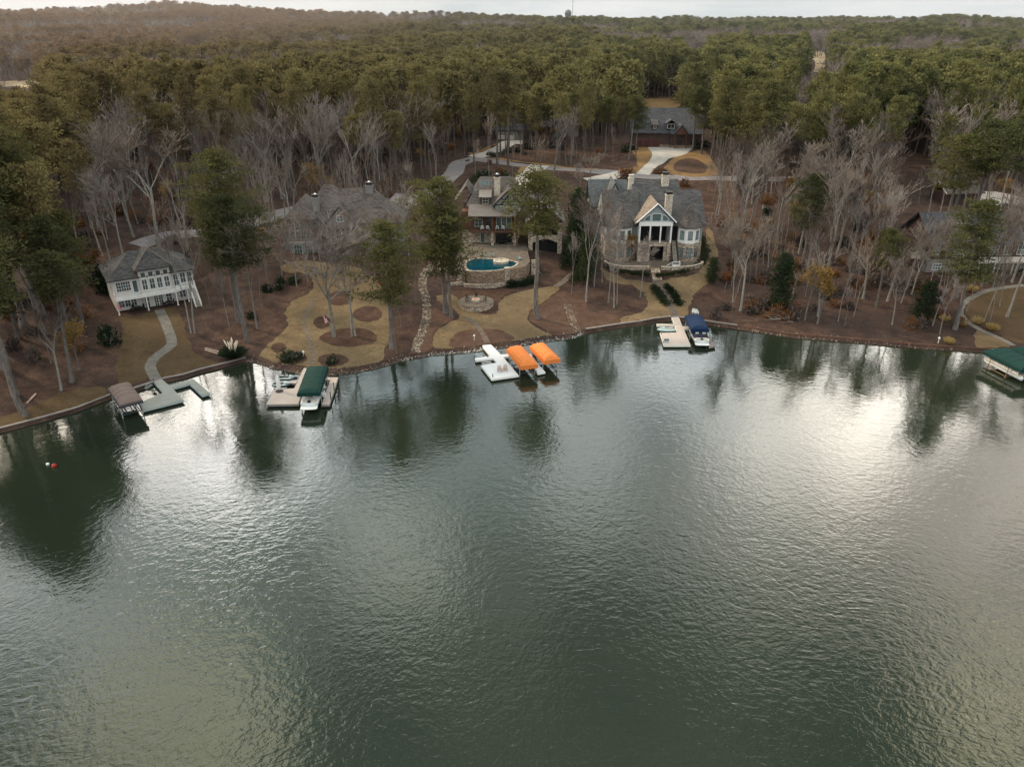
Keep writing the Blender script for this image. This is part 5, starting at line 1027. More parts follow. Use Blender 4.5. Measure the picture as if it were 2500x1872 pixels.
def motorboat(label, o, rz, L, B, z0, cover=None):
    t = thing('motorboat', label, 'boat', o, rz); a = MB(); rim = hull(a, L, B, 1.0, z0); a.build('hull', 'gelcoat_white', t, True); d = MB(); k = len(rim)
    vs = [p for q in rim for p in q]; d.add([(x*.98, y, z-.06) for x, y, z in vs], [(2*i, 2*i+1, 2*i+3, 2*i+2) for i in range(k-1)]); d.build('deck', 'gelcoat_white', t)
    s = MB(); s.prism([(-B*.44,-.75),(-B*.3,-.95),(B*.3,-.95),(B*.44,-.75),(B*.44,0),(-B*.44,0)], z0+.32, z0+.42); s.build('swim_platform', 'gelcoat_white', t)
    c = MB(); c.box(-B*.36, B*.36, .25, .95, z0+.97, z0+1.12); c.build('sun_pad', 'vinyl_beige', t); e = MB(); e.box(-.22, .22, -.03, .6, z0+1.02, z0+1.2); e.build('engine_hatch', 'canvas_navy_dark', t)
    w = MB()
    for x in (-B*.22, B*.22): w.box(x-.28, x+.28, 1.9, 2.5, z0+.97, z0+1.3); w.box(x-.28, x+.28, 1.85, 1.98, z0+1.3, z0+1.75)
    w.build('seat', 'vinyl_beige', t); g = MB(); g.slab((-B*.42,L*.56,z0+1.05),(B*.42,L*.56,z0+1.05),(B*.36,L*.5,z0+1.6),(-B*.36,L*.5,z0+1.6),.03); g.build('windshield', 'glass_dark', t)
    st = MB()
    for sg in (-1, 1): st.add([(sg*(B*.485+.012),L*.05,z0+.62),(sg*(B*.5+.012),L*.55,z0+.66),(sg*(B*.5+.016),L*.55,z0+.8),(sg*(B*.49+.016),L*.05,z0+.76)], [(0,1,2,3)])
    st.build('stripe', 'gelcoat_black', t)
    if cover:
        v = MB(); v.add([(-B*.47,.95,z0+1.06),(B*.47,.95,z0+1.06),(B*.5,L*.45,z0+1.12),(-B*.5,L*.45,z0+1.12),(-B*.3,1.1,z0+1.4),(B*.3,1.1,z0+1.4),(B*.3,L*.45,z0+1.75),(-B*.3,L*.45,z0+1.75)], [(0,1,5,4),(1,2,6,5),(3,0,4,7),(4,5,6,7),(2,3,7,6)]); v.build('cockpit_cover', 'canvas_navy_dark', t)
        v = MB(); v.add([(-B*.5,L*.45,z0+1.1),(B*.5,L*.45,z0+1.1),(B*.36,L*.8,z0+1.15),(-B*.36,L*.8,z0+1.15),(-B*.3,L*.46,z0+1.7),(B*.3,L*.46,z0+1.7),(0,L*.97,z0+1.2)], [(0,1,5,4),(1,2,5),(3,0,4),(4,5,2,6,3)]); v.build('bow_cover', 'canvas_navy', t)
    return t
_, o, L_, W_, rz_ = tB; motorboat('white motorboat on the lift under the green canopy, stern to the lake', o+Matrix.Rotation(rz_, 3, 'Z') @ Vector((.05, -.75, 0)), rz_, L_+.5, W_*.82, .62)
pxD = cD((1052,1022),(1420,1062),(1262,752),(935,785)); tD = lift('boat lift under a navy blue canopy by the beige plank dock', pxD, 2.3, 'canvas_navy', crown=.75)
_, o, L_, W_, rz_ = tD; motorboat('white cruiser with dark blue cockpit cover below the navy canopy', o+Matrix.Rotation(rz_, 3, 'Z') @ Vector((0, -2.6, 0)), rz_, L_+2.2, W_*.86, .35, True)
def pontoon():
    pE = cE((1180,1402),(1340,1300),(870,1078),(676,1150)); o, L, W, rz = rect([pE[0], pE[1], pE[2], pE[3]], 2.5); t = thing('boat_lift', 'boat lift under a long green canopy at the east edge of the lake', 'boat lift', o, rz); canopy_mesh(W, L, 2.5, 'canvas_green', 'canopy', t, .75)
    for x in (-W/2+.1, W/2-.1):
        for y in (L*.3, L*.78): p = MB(); p.tube([(x-.25*(1 if x < 0 else -1),y,-1.6),(x,y,1.2),(x,y,2.55)], .06, 6); p.tube([(x+.35*(1 if x > 0 else -1),y+.4,-1.6),(x,y,1.2)], .05, 6); p.build('post', 'metal_rust', t)
    f = MB(); f.tube([(-W/2+.1,L*.3,.3),(-W/2+.1,L*.78,.3)], .06, 5); f.tube([(W/2-.1,L*.3,.3),(W/2-.1,L*.78,.3)], .06, 5); f.tube([(-W/2,L*.3,.3),(W/2,L*.3,.3)], .06, 5); f.tube([(-W/2,L*.78,.3),(W/2,L*.78,.3)], .06, 5); f.build('lift_frame', 'metal_rust', t)
    b = thing('pontoon_boat', 'white pontoon boat with railed deck under the long green canopy', 'boat', o+Matrix.Rotation(rz, 3, 'Z') @ Vector((0, .4, .45)), rz); LB = L-.2; WB = W*.84
    for x in (-WB*.36, WB*.36): q = MB(); q.tube([(x,-.2,.35),(x,LB-.9,.35),(x,LB-.3,.42),(x,LB,.62)], [.36,.36,.26,.04], 12); q.build('pontoon', 'gelcoat_white', b, True)
    d = MB(); d.box(-WB/2, WB/2, 0, LB-.3, .72, .86); d.build('deck', 'vinyl_beige', b); r = MB(); railing(r, [(-WB/2+.06,.4),(-WB/2+.06,LB-.5),(WB/2-.06,LB-.5),(WB/2-.06,.4)], .86, .75, 1.4, .35); r.build('railing', 'gelcoat_white', b)
    s = MB(); s.box(-WB/2+.12, -WB/2+.72, .8, LB-1.2, .86, 1.3); s.box(WB/2-.72, WB/2-.12, .8, LB*.5, .86, 1.3); s.build('bench_seat', 'vinyl_beige', b); m_ = MB(); m_.box(-.25, .25, -.6, -.1, .4, 1.35); m_.build('outboard_motor', 'gelcoat_black', b)
    p2 = cE((1330,1260),(1480,1180),(1140,1040),(1035,1130)); o2, L2, W2, rz2 = rect(p2, 2.2); t2 = thing('boat_lift', 'second green canopy behind the long one at the east shore', 'boat lift', o2, rz2); canopy_mesh(W2, L2, 2.2, 'canvas_green', 'canopy', t2, .7)
    for x in (-W2/2+.1, W2/2-.1):
        for y in (L2*.2, L2*.85): p = MB(); p.tube([(x,y,-1.6),(x,y,2.25)], .06, 6); p.build('post', 'metal_rust', t2)
pontoon()
_JS = {}
def jet_ski(label, u, v, rz, top, body='gelcoat_black', z=.25, L=3.1, group=None):
    p = PZ(u, v, z+.3); t = thing('jet_ski', label, 'jet ski', (p.x, p.y, z), rz, group); a = MB(); st = [(-.5,.8,.1),(-.3,1,.03),(.05,1,.0),(.3,.72,.12),(.5,.06,.42)]; vs = []
    for f, w, k in st: b = .55*w; vs += [(f*L,-b,.5+.12*k),(f*L,-b*.9,.22+k*.4),(f*L,0,k*.5),(f*L,b*.9,.22+k*.4),(f*L,b,.5+.12*k),(f*L,0,.62+.1*k)]
    a.add(vs, [(i*6+j, i*6+(j+1)%6, (i+1)*6+(j+1)%6, (i+1)*6+j) for i in range(4) for j in range(6)]+[tuple(range(6))[::-1]]); a.build('hull', body, t, True)
    s = MB(); s.add([(-.42*L,-.2,.6),(-.42*L,.2,.6),(.1*L,.17,.62),(.1*L,-.17,.62),(-.40*L,-.14,.88),(-.40*L,.14,.88),(-.12*L,.13,.78),(-.12*L,-.13,.78),(.08*L,.1,.84),(.08*L,-.1,.84)], [(0,1,5,4),(1,2,8,6,5),(3,0,4,7,9),(4,5,6,7),(7,6,8,9),(2,3,9,8)]); s.build('seat', body if top != body else 'vinyl_beige', t)
    c = MB(); c.add([(.04*L,-.26,.62),(.04*L,.26,.62),(.46*L,0,.72),(.1*L,-.16,1.0),(.1*L,.16,1.0),(.26*L,0,.92)], [(0,1,4,3),(1,2,5,4),(2,0,3,5),(3,4,5)]); c.build('cowl', top, t); f = MB()
    for sg in (-1, 1): f.add([(-.46*L,sg*.5,.56),(.1*L,sg*.55,.57),(.34*L,sg*.36,.62),(.1*L,sg*.34,.64),(-.46*L,sg*.36,.62)], [(0,1,2,3,4)][::1])
    f.build('side_panel', top, t); h = MB(); h.tube([(.05*L,-.36,1.06),(.08*L,0,1.02),(.05*L,.36,1.06)], .03, 5); h.build('handlebar', 'gelcoat_black', t); return t
ja, jb = cB((640,565),(520,705)); jet_ski('black and white jet ski nearer the shore on the taupe dock', *ja, R(3), 'gelcoat_mint'); jet_ski('black and white jet ski beside the folded umbrella', *jb, R(2), 'gelcoat_mint')
jet_ski('pale mint jet ski docked at the beige plank dock', *cD((545,1045))[0], R(180), 'gelcoat_mint', 'gelcoat_mint', .3, 3.3)
def cradle(label, px, z=.5):
    a, b, c, d = [PZ(u, v, z) for u, v in px]; t = thing('jet_ski_lift', label, 'jet ski lift'); q = MB(); q.tube([a, b], .06, 5); q.tube([d, c], .06, 5); q.build('bunk_rail', 'gelcoat_white', t); f = MB()
    for p in (a, b, c, d): f.tube([(p.x, p.y, -1.4), (p.x, p.y, z)], .05, 5)
    f.tube([a, d], .04, 5); f.tube([b, c], .04, 5); f.build('lift_frame', 'metal_dark', t)
cradle('empty white railed jet ski lift near the rocks by the white dock', cC((225,535),(395,520),(410,555),(255,575))); cradle('empty white railed jet ski lift inside the notch of the white dock', cC((372,700),(560,678),(575,705),(385,730)))
cradle('pale railed jet ski lift in front of the folded umbrella', cB((365,722),(605,715),(612,752),(370,765)))
def hoist():
    t = thing('davit_hoist', 'grey metal davit frame leaning by the concrete dock', 'hoist'); q = MB(); A = lambda x, y, z: PZ(*cA((x, y))[0], z)
    for a, b in (((975,560,.6),(830,650,.2)), ((990,575,.6),(860,665,.1)), ((940,530,1.2),(985,575,.6)), ((940,530,1.2),(845,610,.6)), ((940,530,1.2),(925,600,.2))): q.tube([A(*a), A(*b)], .06, 5)
    q.build('frame', 'metal_pale', t); w = MB(); p = A(985,575,.8); w.lathe([(.22,0),(.22,.35)], 10, p); w.build('winch', 'metal_dark', t)
hoist()
def umbrella():
    p = PZ(*cB((455,830))[0], .58); t = thing('patio_umbrella', 'folded white patio umbrella on a round base on the taupe dock', 'umbrella', p); a = MB(); a.lathe([(.62,0),(.62,.08),(.2,.16)], 18); a.build('base', 'trim_dark', t); a = MB(); a.tube([(0,0,.1),(0,0,2.75)], .035, 6); a.build('pole', 'metal_pale', t)
    a = MB(); a.lathe([(.26,.55),(.36,.9),(.33,1.9),(.2,2.6),(.04,2.95)], 9); a.build('folded_canopy', 'fabric_white', t)
umbrella()
for lb, px, rz in (('wooden chair on the white T shaped dock, nearer the gangway', cC((738,880))[0], R(8)), ('wooden chair on the white T shaped dock, nearer the lake corner', cC((848,862))[0], R(-4))):
    put(deck_chair('lumber', lb), PZ(*px, .585), rz)
    
for lb, px in (('white chair on the shore behind the navy canopy, west one', (1694,766)), ('white chair on the shore behind the navy canopy, east one', (1700,768))):
    put(deck_chair('fabric_white', lb), gp(*px), 0, lb); bpy.data.objects  # on the bank
def box_item(name, label, cat, p, rz, sx, sy, sz, mat, lid):
    t = thing(name, label, cat, p, rz); a = MB(); a.box(-sx/2, sx/2, -sy/2, sy/2, 0, sz*.8); a.build('body', mat, t); a = MB(); a.box(-sx/2-.03, sx/2+.03, -sy/2-.03, sy/2+.03, sz*.8, sz); a.build('lid', lid, t)
box_item('dock_box', 'small teal dock box on the corner of the beige plank dock', 'dock box', PZ(*cD((555,1280))[0], .58), R(5), .75, .5, .5, 'fabric_teal', 'metal_dark'); box_item('dock_box', 'white dock box on the narrow taupe finger dock', 'dock box', PZ(*cB((1412,935))[0], .58), 0, .55, .5, .55, 'gelcoat_white', 'gelcoat_white')
box_item('dock_box', 'pale round topped box on the grey finger dock', 'dock box', PZ(*cD((1375,1160))[0], .58), .3, .5, .45, .55, 'gelcoat_white', 'edge_pale')
for lb, px, mt in (('red round mooring buoy on open water', (133,1139), 'plastic_red'), ('small white float beside the red buoy', (117,1134), 'gelcoat_white')):
    p = PZ(*px, 0); t = thing('buoy', lb, 'buoy', p); a = MB(); r = .34 if mt == 'plastic_red' else .22; a.lathe([(r*math.sin(q), -r*math.cos(q)*.9+r*.45) for q in np.linspace(.05, 3.09, 9)], 14); a.build('ball', mt, t, True); a = MB(); a.tube([(0,0,r),(0,0,r*1.9)], .04, 6); a.build('eye', 'metal_dark', t)
def lawn_flag():
    p = gp(802, 799); t = thing('flag', 'small striped flag on a leaning pole on the lawn by the mulch ring', 'flag', p); a = MB(); a.tube([(.8,0,0),(-.65,0,2.3)], .03, 5); a.build('pole', 'trim_cream', t)
    V = lambda u, w: (-.6+u*.22+w*.5-.15, -.02-.04*math.sin(u*5), 2.2-u*1.5+w*.35)
    for i in range(7):
        b = MB(); w0, w1 = i/7, (i+1)/7; b.add([V(0,w0),V(0,w1),V(.5,w1),V(1,w1),V(1,w0),V(.5,w0)], [(0,1,2,5),(5,2,3,4)]); b.build('stripe', 'flag_red' if i % 2 == 0 else 'flag_white', t)
    c = MB(); c.add([(x, y-.015, z) for x, y, z in (V(0,.45),V(0,1),V(.42,1),V(.42,.45))], [(0,1,2,3)]); c.build('canton', 'flag_blue', t)
lawn_flag()
for lb, px in (('white lamp post in the red mulch bed by the white dock gangway', (1158,832)), ('little pale lamp by the hedge above the green canopied boat', (742,872)), ('low white marker post on the wooded bank by the yellow grass', (2290,838))):
    p = gp(*px); t = thing('garden_lamp', lb, 'lamp', p); a = MB(); a.tube([(0,0,0),(0,0,.9)], .06, 6); a.build('post', 'trim_white', t); a = MB(); a.lathe([(.18,.9),(.2,1.1),(.05,1.25)], 8); a.build('lamp_head', 'gelcoat_white', t)
def plank(label, a, b, w=.22):
    p, q = gp(*a), gp(*b); t = MB(); d = (q-p).normalized(); n = Vector((-d.y, d.x, 0))*w/2; u = Vector((0,0,.16)); t.add([p-n, p+n, q+n, q-n, p-n+u, p+n+u, q+n+u, q-n+u], [(3,2,1,0),(4,5,6,7),(0,1,5,4),(1,2,6,5),(2,3,7,6),(3,0,4,7)]); tag(t.build('timber_plank', 'lumber'), label, 'plank')
plank('pale timber plank by the pampas grass, upper of two', (501,851), (536,860)); plank('pale timber plank by the pampas grass, lower of two', (501,855), (531,864)); plank('pale plank lying by the shore pine trunk', (66,985), (88,962))
def brush_pile():
    p = gp(1905, 778); r = random.Random(4); mb = MB()
    for i in range(46):
        q = r.uniform(0, 6.28); l = r.uniform(1, 3.6); c = Vector((r.gauss(0, 1.5), r.gauss(0, .9), r.uniform(.05, .9))); d = Vector((math.cos(q), math.sin(q)*.6, r.uniform(-.25, .3)))*l/2; mb.tube([c-d, c+d], [r.uniform(.03, .09), .015], 4)
    o = mb.build('brush_pile', 'wood_grey'); o.location = p; tag(o, 'heap of grey cut branches on the bank by the dark cedar', 'brush pile')
brush_pile()
# ================================================================== TREES
def np_tubes(segs, n):
    """segs: list of (p0, p1, r0, r1) -> vertices and quads of open n-sided tubes"""
    P0 = np.array([s[0] for s in segs]); P1 = np.array([s[1] for s in segs]); r0 = np.array([s[2] for s in segs]); r1 = np.array([s[3] for s in segs])
    T = P1-P0; T /= np.linalg.norm(T, axis=1, keepdims=True)+1e-9
    up = np.where(np.abs(T[:,2:3]) < .9, np.array([[0,0,1.]]), np.array([[1.,0,0]])); A = np.cross(T, up); A /= np.linalg.norm(A, axis=1, keepdims=True); B = np.cross(T, A)
    q = np.arange(n)*2*np.pi/n; c, s = np.cos(q), np.sin(q)
    ring = A[:,None,:]*c[None,:,None]+B[:,None,:]*s[None,:,None]
    V = np.concatenate([P0[:,None,:]+ring*r0[:,None,None], P1[:,None,:]+ring*r1[:,None,None]], 1).reshape(-1, 3)
    m = len(segs); base = (np.arange(m)*2*n)[:,None]; j = np.arange(n)[None,:]; k = (j+1) % n
    F = np.stack([base+j, base+k, base+n+k, base+n+j], 2).reshape(-1, 4); return V, F
def blades(C, D, Ln, Wd, r):
    """needle tufts and leaves: one narrow quad each"""
    n = len(C); D = D/(np.linalg.norm(D, axis=1, keepdims=True)+1e-9); q = r.normal(size=(n, 3)); A = np.cross(D, q); A /= np.linalg.norm(A, axis=1, keepdims=True)+1e-9
    b = C; t = C+D*Ln[:,None]; w = A*Wd[:,None]*.5
    V = np.stack([b-w*.7, b+w*.7, t+w, t-w], 1).reshape(-1, 3); F = np.arange(n*4).reshape(n, 4); return V, F
def pine_parts(seed, Ht=25, cf=.5, Rm=3.9, nbr=58, tufts=3, nb=24, bl=.85, bw=.20, lobes=3, flat=.8, puff=.85):
    r = np.random.default_rng(seed); base = []; lean = r.normal(0, .25, 2)
    nz = 9; zs = np.linspace(0, Ht*.97, nz); wob = np.cumsum(r.normal(0, .09, (nz, 2)), 0); wob[0] = 0
    axis = lambda z: np.array([np.interp(z, zs, wob[:,0]+lean[0]*zs/Ht), np.interp(z, zs, wob[:,1]+lean[1]*zs/Ht)])
    rad = lambda z: .30*(1-z/Ht)**.8*(Ht/25)+.035
    seg = [((*axis(a), a), (*axis(b), b), rad(a)*(1.25 if a == 0 else 1), rad(b)) for a, b in zip(zs, zs[1:])]
    V, F = np_tubes(seg, 6); limb = []; C = []; D = []; S = []
    ph = r.uniform(0, 6.28, 4); k = np.array([1, 2, 3, 5])
    for i in range(nbr):
        t = (i+r.uniform(0, 1))/nbr; h = Ht*(1-cf)+Ht*cf*t; az = i*2.39996+r.normal(0, .35)
        prof = Rm*math.sqrt(max(.06, 1-((t-.43)/.60)**2))
        prof *= .78+.46*np.sin(k[:lobes]*az+ph[:lobes]+t*4).sum()/lobes*1.5+r.uniform(-.12, .2); prof = max(prof, .5)
        ax = axis(min(h, Ht*.96)); up = prof*r.uniform(.1, .45)*(1 if t > .25 else .3)
        tip = np.array([ax[0]+prof*math.cos(az), ax[1]+prof*math.sin(az), h+up]); rt = np.array([*ax, h])
        limb.append((rt, tip, .075*(1-t*.6), .02))
        for f in np.linspace(1.0, .42, tufts):
            c = rt+(tip-rt)*f+r.normal(0, .28, 3)*np.array([1, 1, .6]); C.append(c); S.append(r.uniform(.75, 1.25)*(1 if t < .9 else .8))
    for _ in range(5):
        C.append(np.array([*axis(Ht*.96), Ht*.975])+r.normal(0, .5, 3)*np.array([1, 1, .5])); S.append(.9)
    for _ in range(r.integers(2, 6)):                       # dead stubs below the crown
        h = Ht*r.uniform(.3, .5); az = r.uniform(0, 6.28); a = axis(h); l = r.uniform(.7, 2.2); limb.append((np.array([*a, h]), np.array([a[0]+l*math.cos(az), a[1]+l*math.sin(az), h+r.uniform(-.3, .4)]), .04, .012))
    Vl, Fl = np_tubes(limb, 3); F = np.concatenate([F, Fl+len(V)]); V = np.concatenate([V, Vl])
    C = np.repeat(np.array(C), nb, 0); S = np.repeat(np.array(S), nb); n = len(C)
    d = r.normal(size=(n, 3)); d[:,2] = d[:,2]*flat+.34; d /= np.linalg.norm(d, axis=1, keepdims=True)
    off = d*(r.uniform(.05, 1, n)**.6*S*puff)[:,None]*np.array([1.1, 1.1, .72])
    Vc, Fc = blades(C+off, d+r.normal(0, .35, (n, 3)), bl*S*r.uniform(.5, 1.1, n), bw*r.uniform(.7, 1.4, n), r)
    return V, F, Vc, Fc
def bare_parts(seed, Ht=20, spread=.32, first=.38, kind='oak', dens=1.0, lean=0.0, r0=None, twig=.022):
    """bare winter tree: trunk and limbs, then a haze of fine twigs"""
    r = np.random.default_rng(seed); big = []; fine = []; r0 = r0 or .011*Ht
    def grow(p, d, ln, rad, lev):
        steps = 4 if lev == 0 else 3; p = np.array(p, float); d = np.array(d, float); pts = [p.copy()]
        for _ in range(steps):
            d = d+r.normal(0, .05 if lev == 0 else .13, 3)+np.array([0, 0, .05 if lev else .0]); d /= np.linalg.norm(d); p = p+d*ln/steps; pts.append(p.copy())
        rr = np.linspace(rad, rad*(.62 if lev == 0 else .45), steps+1)
        if lev == 0: rr[0] *= 1.35
        for i in range(steps): (big if lev < 3 else fine).append((pts[i], pts[i+1], rr[i], rr[i+1]))
        if lev >= 4: return
        kids = [int(r.integers(3, 6)), int(r.integers(4, 6)), int(round(4*dens)), int(round(4*dens))][lev]
        for i in range(kids):
            f = 1.0 if i < 2 else r.uniform(.35 if lev else .72, .95); k = f*steps; a = pts[min(int(k), steps-1)]; b = pts[min(int(k)+1, steps)]; s = a+(b-a)*(k-int(k)) if k < steps else pts[-1]
            az = r.uniform(0, 6.28); tl = r.uniform(.25, .62) if lev < 2 else r.uniform(.3, .85)
            tl *= spread/.32; q = np.array([math.cos(az), math.sin(az), r.uniform(-.1, .5)]); nd = d*math.cos(tl)+q*math.sin(tl); nd /= np.linalg.norm(nd)
            grow(s, nd, ln*([.62, .62, .6, .6][lev])*r.uniform(.7, 1.15), max(.012, rr[min(int(k), steps)]*([.6, .58, .5, .5][lev])), lev+1)
    grow((0, 0, -.3), (lean, 0, 1), Ht*first, r0, 0)
    V, F = np_tubes(big, 5); zmax = max(V[:,2].max(), max(s[1][2] for s in fine)); k = Ht/zmax
    P0 = np.array([s[0] for s in fine]); P1 = np.array([s[1] for s in fine]); w = np.array([max(twig, s[2]) for s in fine])
    Vt, Ft = np_tubes([(a, b, c, c*.6) for a, b, c in zip(P0, P1, w)], 3)
    return V*k, F, Vt*k, Ft
def shrub_parts(seed, n=420, r=(1, 1, .9), lobes=5, sz=.22, rag=.25):
    g = np.random.default_rng(seed); C = g.normal(0, .33, (lobes, 3))*np.array([1, 1, .5]); R_ = g.uniform(.5, .8, lobes); k = g.integers(0, lobes, n)
    d = g.normal(size=(n, 3)); d /= np.linalg.norm(d, axis=1, keepdims=True); p = C[k]+d*(R_[k]*g.uniform(.55, 1.0+rag, n))[:,None]; p[:,2] = np.abs(p[:,2]+.35)
    return blades(p*np.array(r), d+g.normal(0, .6, (n, 3))+np.array([0, 0, .3]), np.full(n, sz)*g.uniform(.6, 1.4, n), np.full(n, sz*.7)*g.uniform(.6, 1.3, n), g)
def grass_parts(seed, n=220, h=1.1, sp=.75, w=.05):
    g = np.random.default_rng(seed); az = g.uniform(0, 6.28, n); t = g.uniform(.1, 1, n)**.6*1.1; d = np.stack([np.cos(az)*np.sin(t), np.sin(az)*np.sin(t), np.cos(t)], 1); b = np.stack([np.cos(az)*.18*t, np.sin(az)*.18*t, 0*az], 1)*sp
    return blades(b, d, h*g.uniform(.6, 1.1, n), np.full(n, w), g)
def two(name_a, mat_a, name_b, mat_b, parts, smooth=True):
    V, F, Vc, Fc = parts; return np_mesh(name_a, V, F, [mat_a], smooth=smooth), np_mesh(name_b, Vc, Fc, [mat_b])
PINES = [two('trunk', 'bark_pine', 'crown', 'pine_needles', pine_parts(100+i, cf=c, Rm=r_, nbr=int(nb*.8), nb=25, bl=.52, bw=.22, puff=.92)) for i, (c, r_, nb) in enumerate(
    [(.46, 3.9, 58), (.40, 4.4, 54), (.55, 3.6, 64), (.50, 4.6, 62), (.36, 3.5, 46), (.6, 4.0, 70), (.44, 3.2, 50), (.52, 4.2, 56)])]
PINES_NEAR = [two('trunk', 'bark_grey', 'crown', 'pine_needles_near', pine_parts(140+i, cf=c, Rm=r_, nbr=nb, nb=38, bl=.46, bw=.14, tufts=3, puff=.9)) for i, (c, r_, nb) in enumerate(
    [(.40, 3.4, 44), (.47, 3.9, 50), (.60, 4.2, 62), (.33, 3.5, 38), (.58, 3.9, 60)])]
CEDARS = [two('trunk', 'bark_pine', 'crown', 'cedar_leaf', pine_parts(180+i, Ht=10, cf=.93, Rm=2.1, nbr=90, nb=20, bl=.42, bw=.13, tufts=3, flat=.8)) for i in range(3)]
BT = ['twig_grey', 'twig_dark', 'twig_mauve']
BARES = [two('trunk', 'bark_pale' if i % 3 else 'bark_grey', 'crown', BT[i % 3], bare_parts(200+i, spread=s, first=f, dens=dn)) for i, (s, f, dn) in enumerate(
    [(.26, .40, 1), (.30, .36, 1.15), (.22, .46, 1), (.34, .34, 1.1), (.25, .5, 1), (.38, .32, 1), (.24, .42, 1.2), (.28, .38, 1), (.20, .5, .9)])]
BARES_NEAR = [two('trunk', 'bark_pale', 'crown', ['twig_grey', 'twig_mauve'][i % 2], bare_parts(300+i, spread=s, first=f, dens=dn*1.2, twig=.026, r0=.155)) for i, (s, f, dn) in enumerate(
    [(.36, .36, 1.2), (.28, .40, 1.1), (.22, .5, 1.0), (.42, .30, 1.25), (.30, .34, 1.2)])]
SAPLING = [two('trunk', 'bark_pale', 'crown', ['twig_tan', 'twig_mauve', 'twig_tan'][i], bare_parts(340+i, Ht=14, spread=.2, first=.55, dens=.75, r0=.085)) for i in range(3)]
def rust_tree(seed, mat, Ht, n):
    V, F, Vt, Ft = bare_parts(seed, Ht=Ht, spread=.34, first=.3, dens=.8, r0=.10); g = np.random.default_rng(seed); k = g.integers(0, len(Vt), n); c = Vt[k]+g.normal(0, .25, (n, 3))
    Vl, Fl = blades(c, g.normal(size=(n, 3)), np.full(n, .26), np.full(n, .18), g); return np_mesh('trunk', np.concatenate([V, Vt]), np.concatenate([F, Ft+len(V)]), ['bark_grey'], smooth=True), np_mesh('crown', Vl, Fl, [mat])
RUST = [rust_tree(360, 'rust_leaf', 8, 1500), rust_tree(361, 'rust_leaf', 9, 1700), rust_tree(362, 'gold_leaf', 9, 1300)]
NT = {'pine': 0, 'bare': 0}
def tree(kind, x, y, h, rz, meshes, base_h, label, group=None, wide=1.0, z=None, parts=('trunk', 'crown'), cat='tree'):
    z = HS(x, y) if z is None else z; k = h/base_h
    t = thing(kind, label, cat, (x, y, z-.12), rz, group); t.scale = (k*wide, k*wide, k)
    for nm, me in zip(parts, meshes):
        o = bpy.data.objects.new(nm, me); COL.objects.link(o); o.parent = t
    return t
def tree_px(kind, u, v, vt, meshes, base_h, label, rz=None, wide=1.0, group=None):
    p = gp(u, v); top = PY(u, vt, p.y).z
    if kind == 'pine_tree': wide *= 1.3
    USED.append((p.x, p.y, 2.2)); return tree(kind, p.x, p.y, max(3, top-p.z), random.uniform(0, 6.28) if rz is None else rz, meshes, base_h, label, group, wide, p.z)
USED = []
PN, BN = PINES_NEAR, BARES_NEAR
# --- pines that can be told apart along the shore
for a in [
 (62,1014,560,0,1.0,'tall dark pine by the water below the dense pine clump at the west shore'), (38,965,470,4,.9,'dark pine rising behind the shore pine of the west clump'), (177,932,620,3,1.0,'pine with a bluish straight trunk standing alone on brown leaves near the brown canopy'),
 (178,835,535,2,1.0,'full dark pine with paired pale trunk above the leafy west slope'), (201,793,520,1,1.15,'slender pine beside the red leaved tree uphill of the beige house'),
 (10,900,400,4,1.0,'broad dark pine deep in the west clump'), (-30,840,330,2,1.1,'wide pine at the very edge of the west clump'), (60,800,300,1,1.0,'high rounded pine over the west clump'), (105,770,330,0,1.0,'rounded olive pine at the back of the west clump'), (10,720,270,3,1.1,'tallest pine over the west slope'),
 (604,834,480,1,1.0,'dense dark pine with its trunk beside the pampas grass'), (585,788,376,2,.95,'tall dome crowned pine between the beige house and the grey house'),
 (957,852,549,2,1.15,'broad low pine on the lawn in front of the grey house'), (1088,765,441,2,1.15,'bushy bright green pine beside the stone pool wall'), (1102,776,520,4,.95,'dark lower pine in front of the stone pool wall'),
 (1313,777,422,0,1.05,'lone tall pine with bare trunk on the lawn before the stone tower'), (2331,804,496,2,1.0,'dark full pine in front of the brown house'), (2140,748,560,1,.9,'dark pine in the bare wood next to the brown house'),
 (1960,640,430,2,1.0,'dense evergreen among the grey bare trees of the wooded bank'), (548,716,470,0,.9,'short trunked pine with pale bole above the pampas grass'), (2440,640,300,3,1.1,'tall pine behind the brown house roof'), (2300,600,330,1,1.1,'dark pine over the small tan roofed outbuilding'), (2370,590,300,0,1.1,'dark tall pine beside the outbuilding drive')]:
    u, v, vt, i, wd, lb = a; tree_px('pine_tree', u, v, vt, PN[i], 25, lb, None, wd); NT['pine'] += 1
for u, v, vt, i, wd, lb in [(1900,757,625,0,.95,'dark cedar on the leafy bank beside the brush pile'), (2246,787,690,1,1.15,'dark bushy cedar by the shore below the brown house'), (1416,660,470,2,.75,'dark columnar evergreen at the side of the stone fronted house'), (1430,690,560,0,.7,'lower dark evergreen at the foot of the columnar one'), (1402,640,520,1,.7,'dark evergreen between the stone tower and the white trimmed house'), (1735,690,630,1,1.1,'small dark holly on the bank beside the curved lawn')]:
    tree_px('cedar_tree', u, v, vt, CEDARS[i], 10, lb, None, wd)
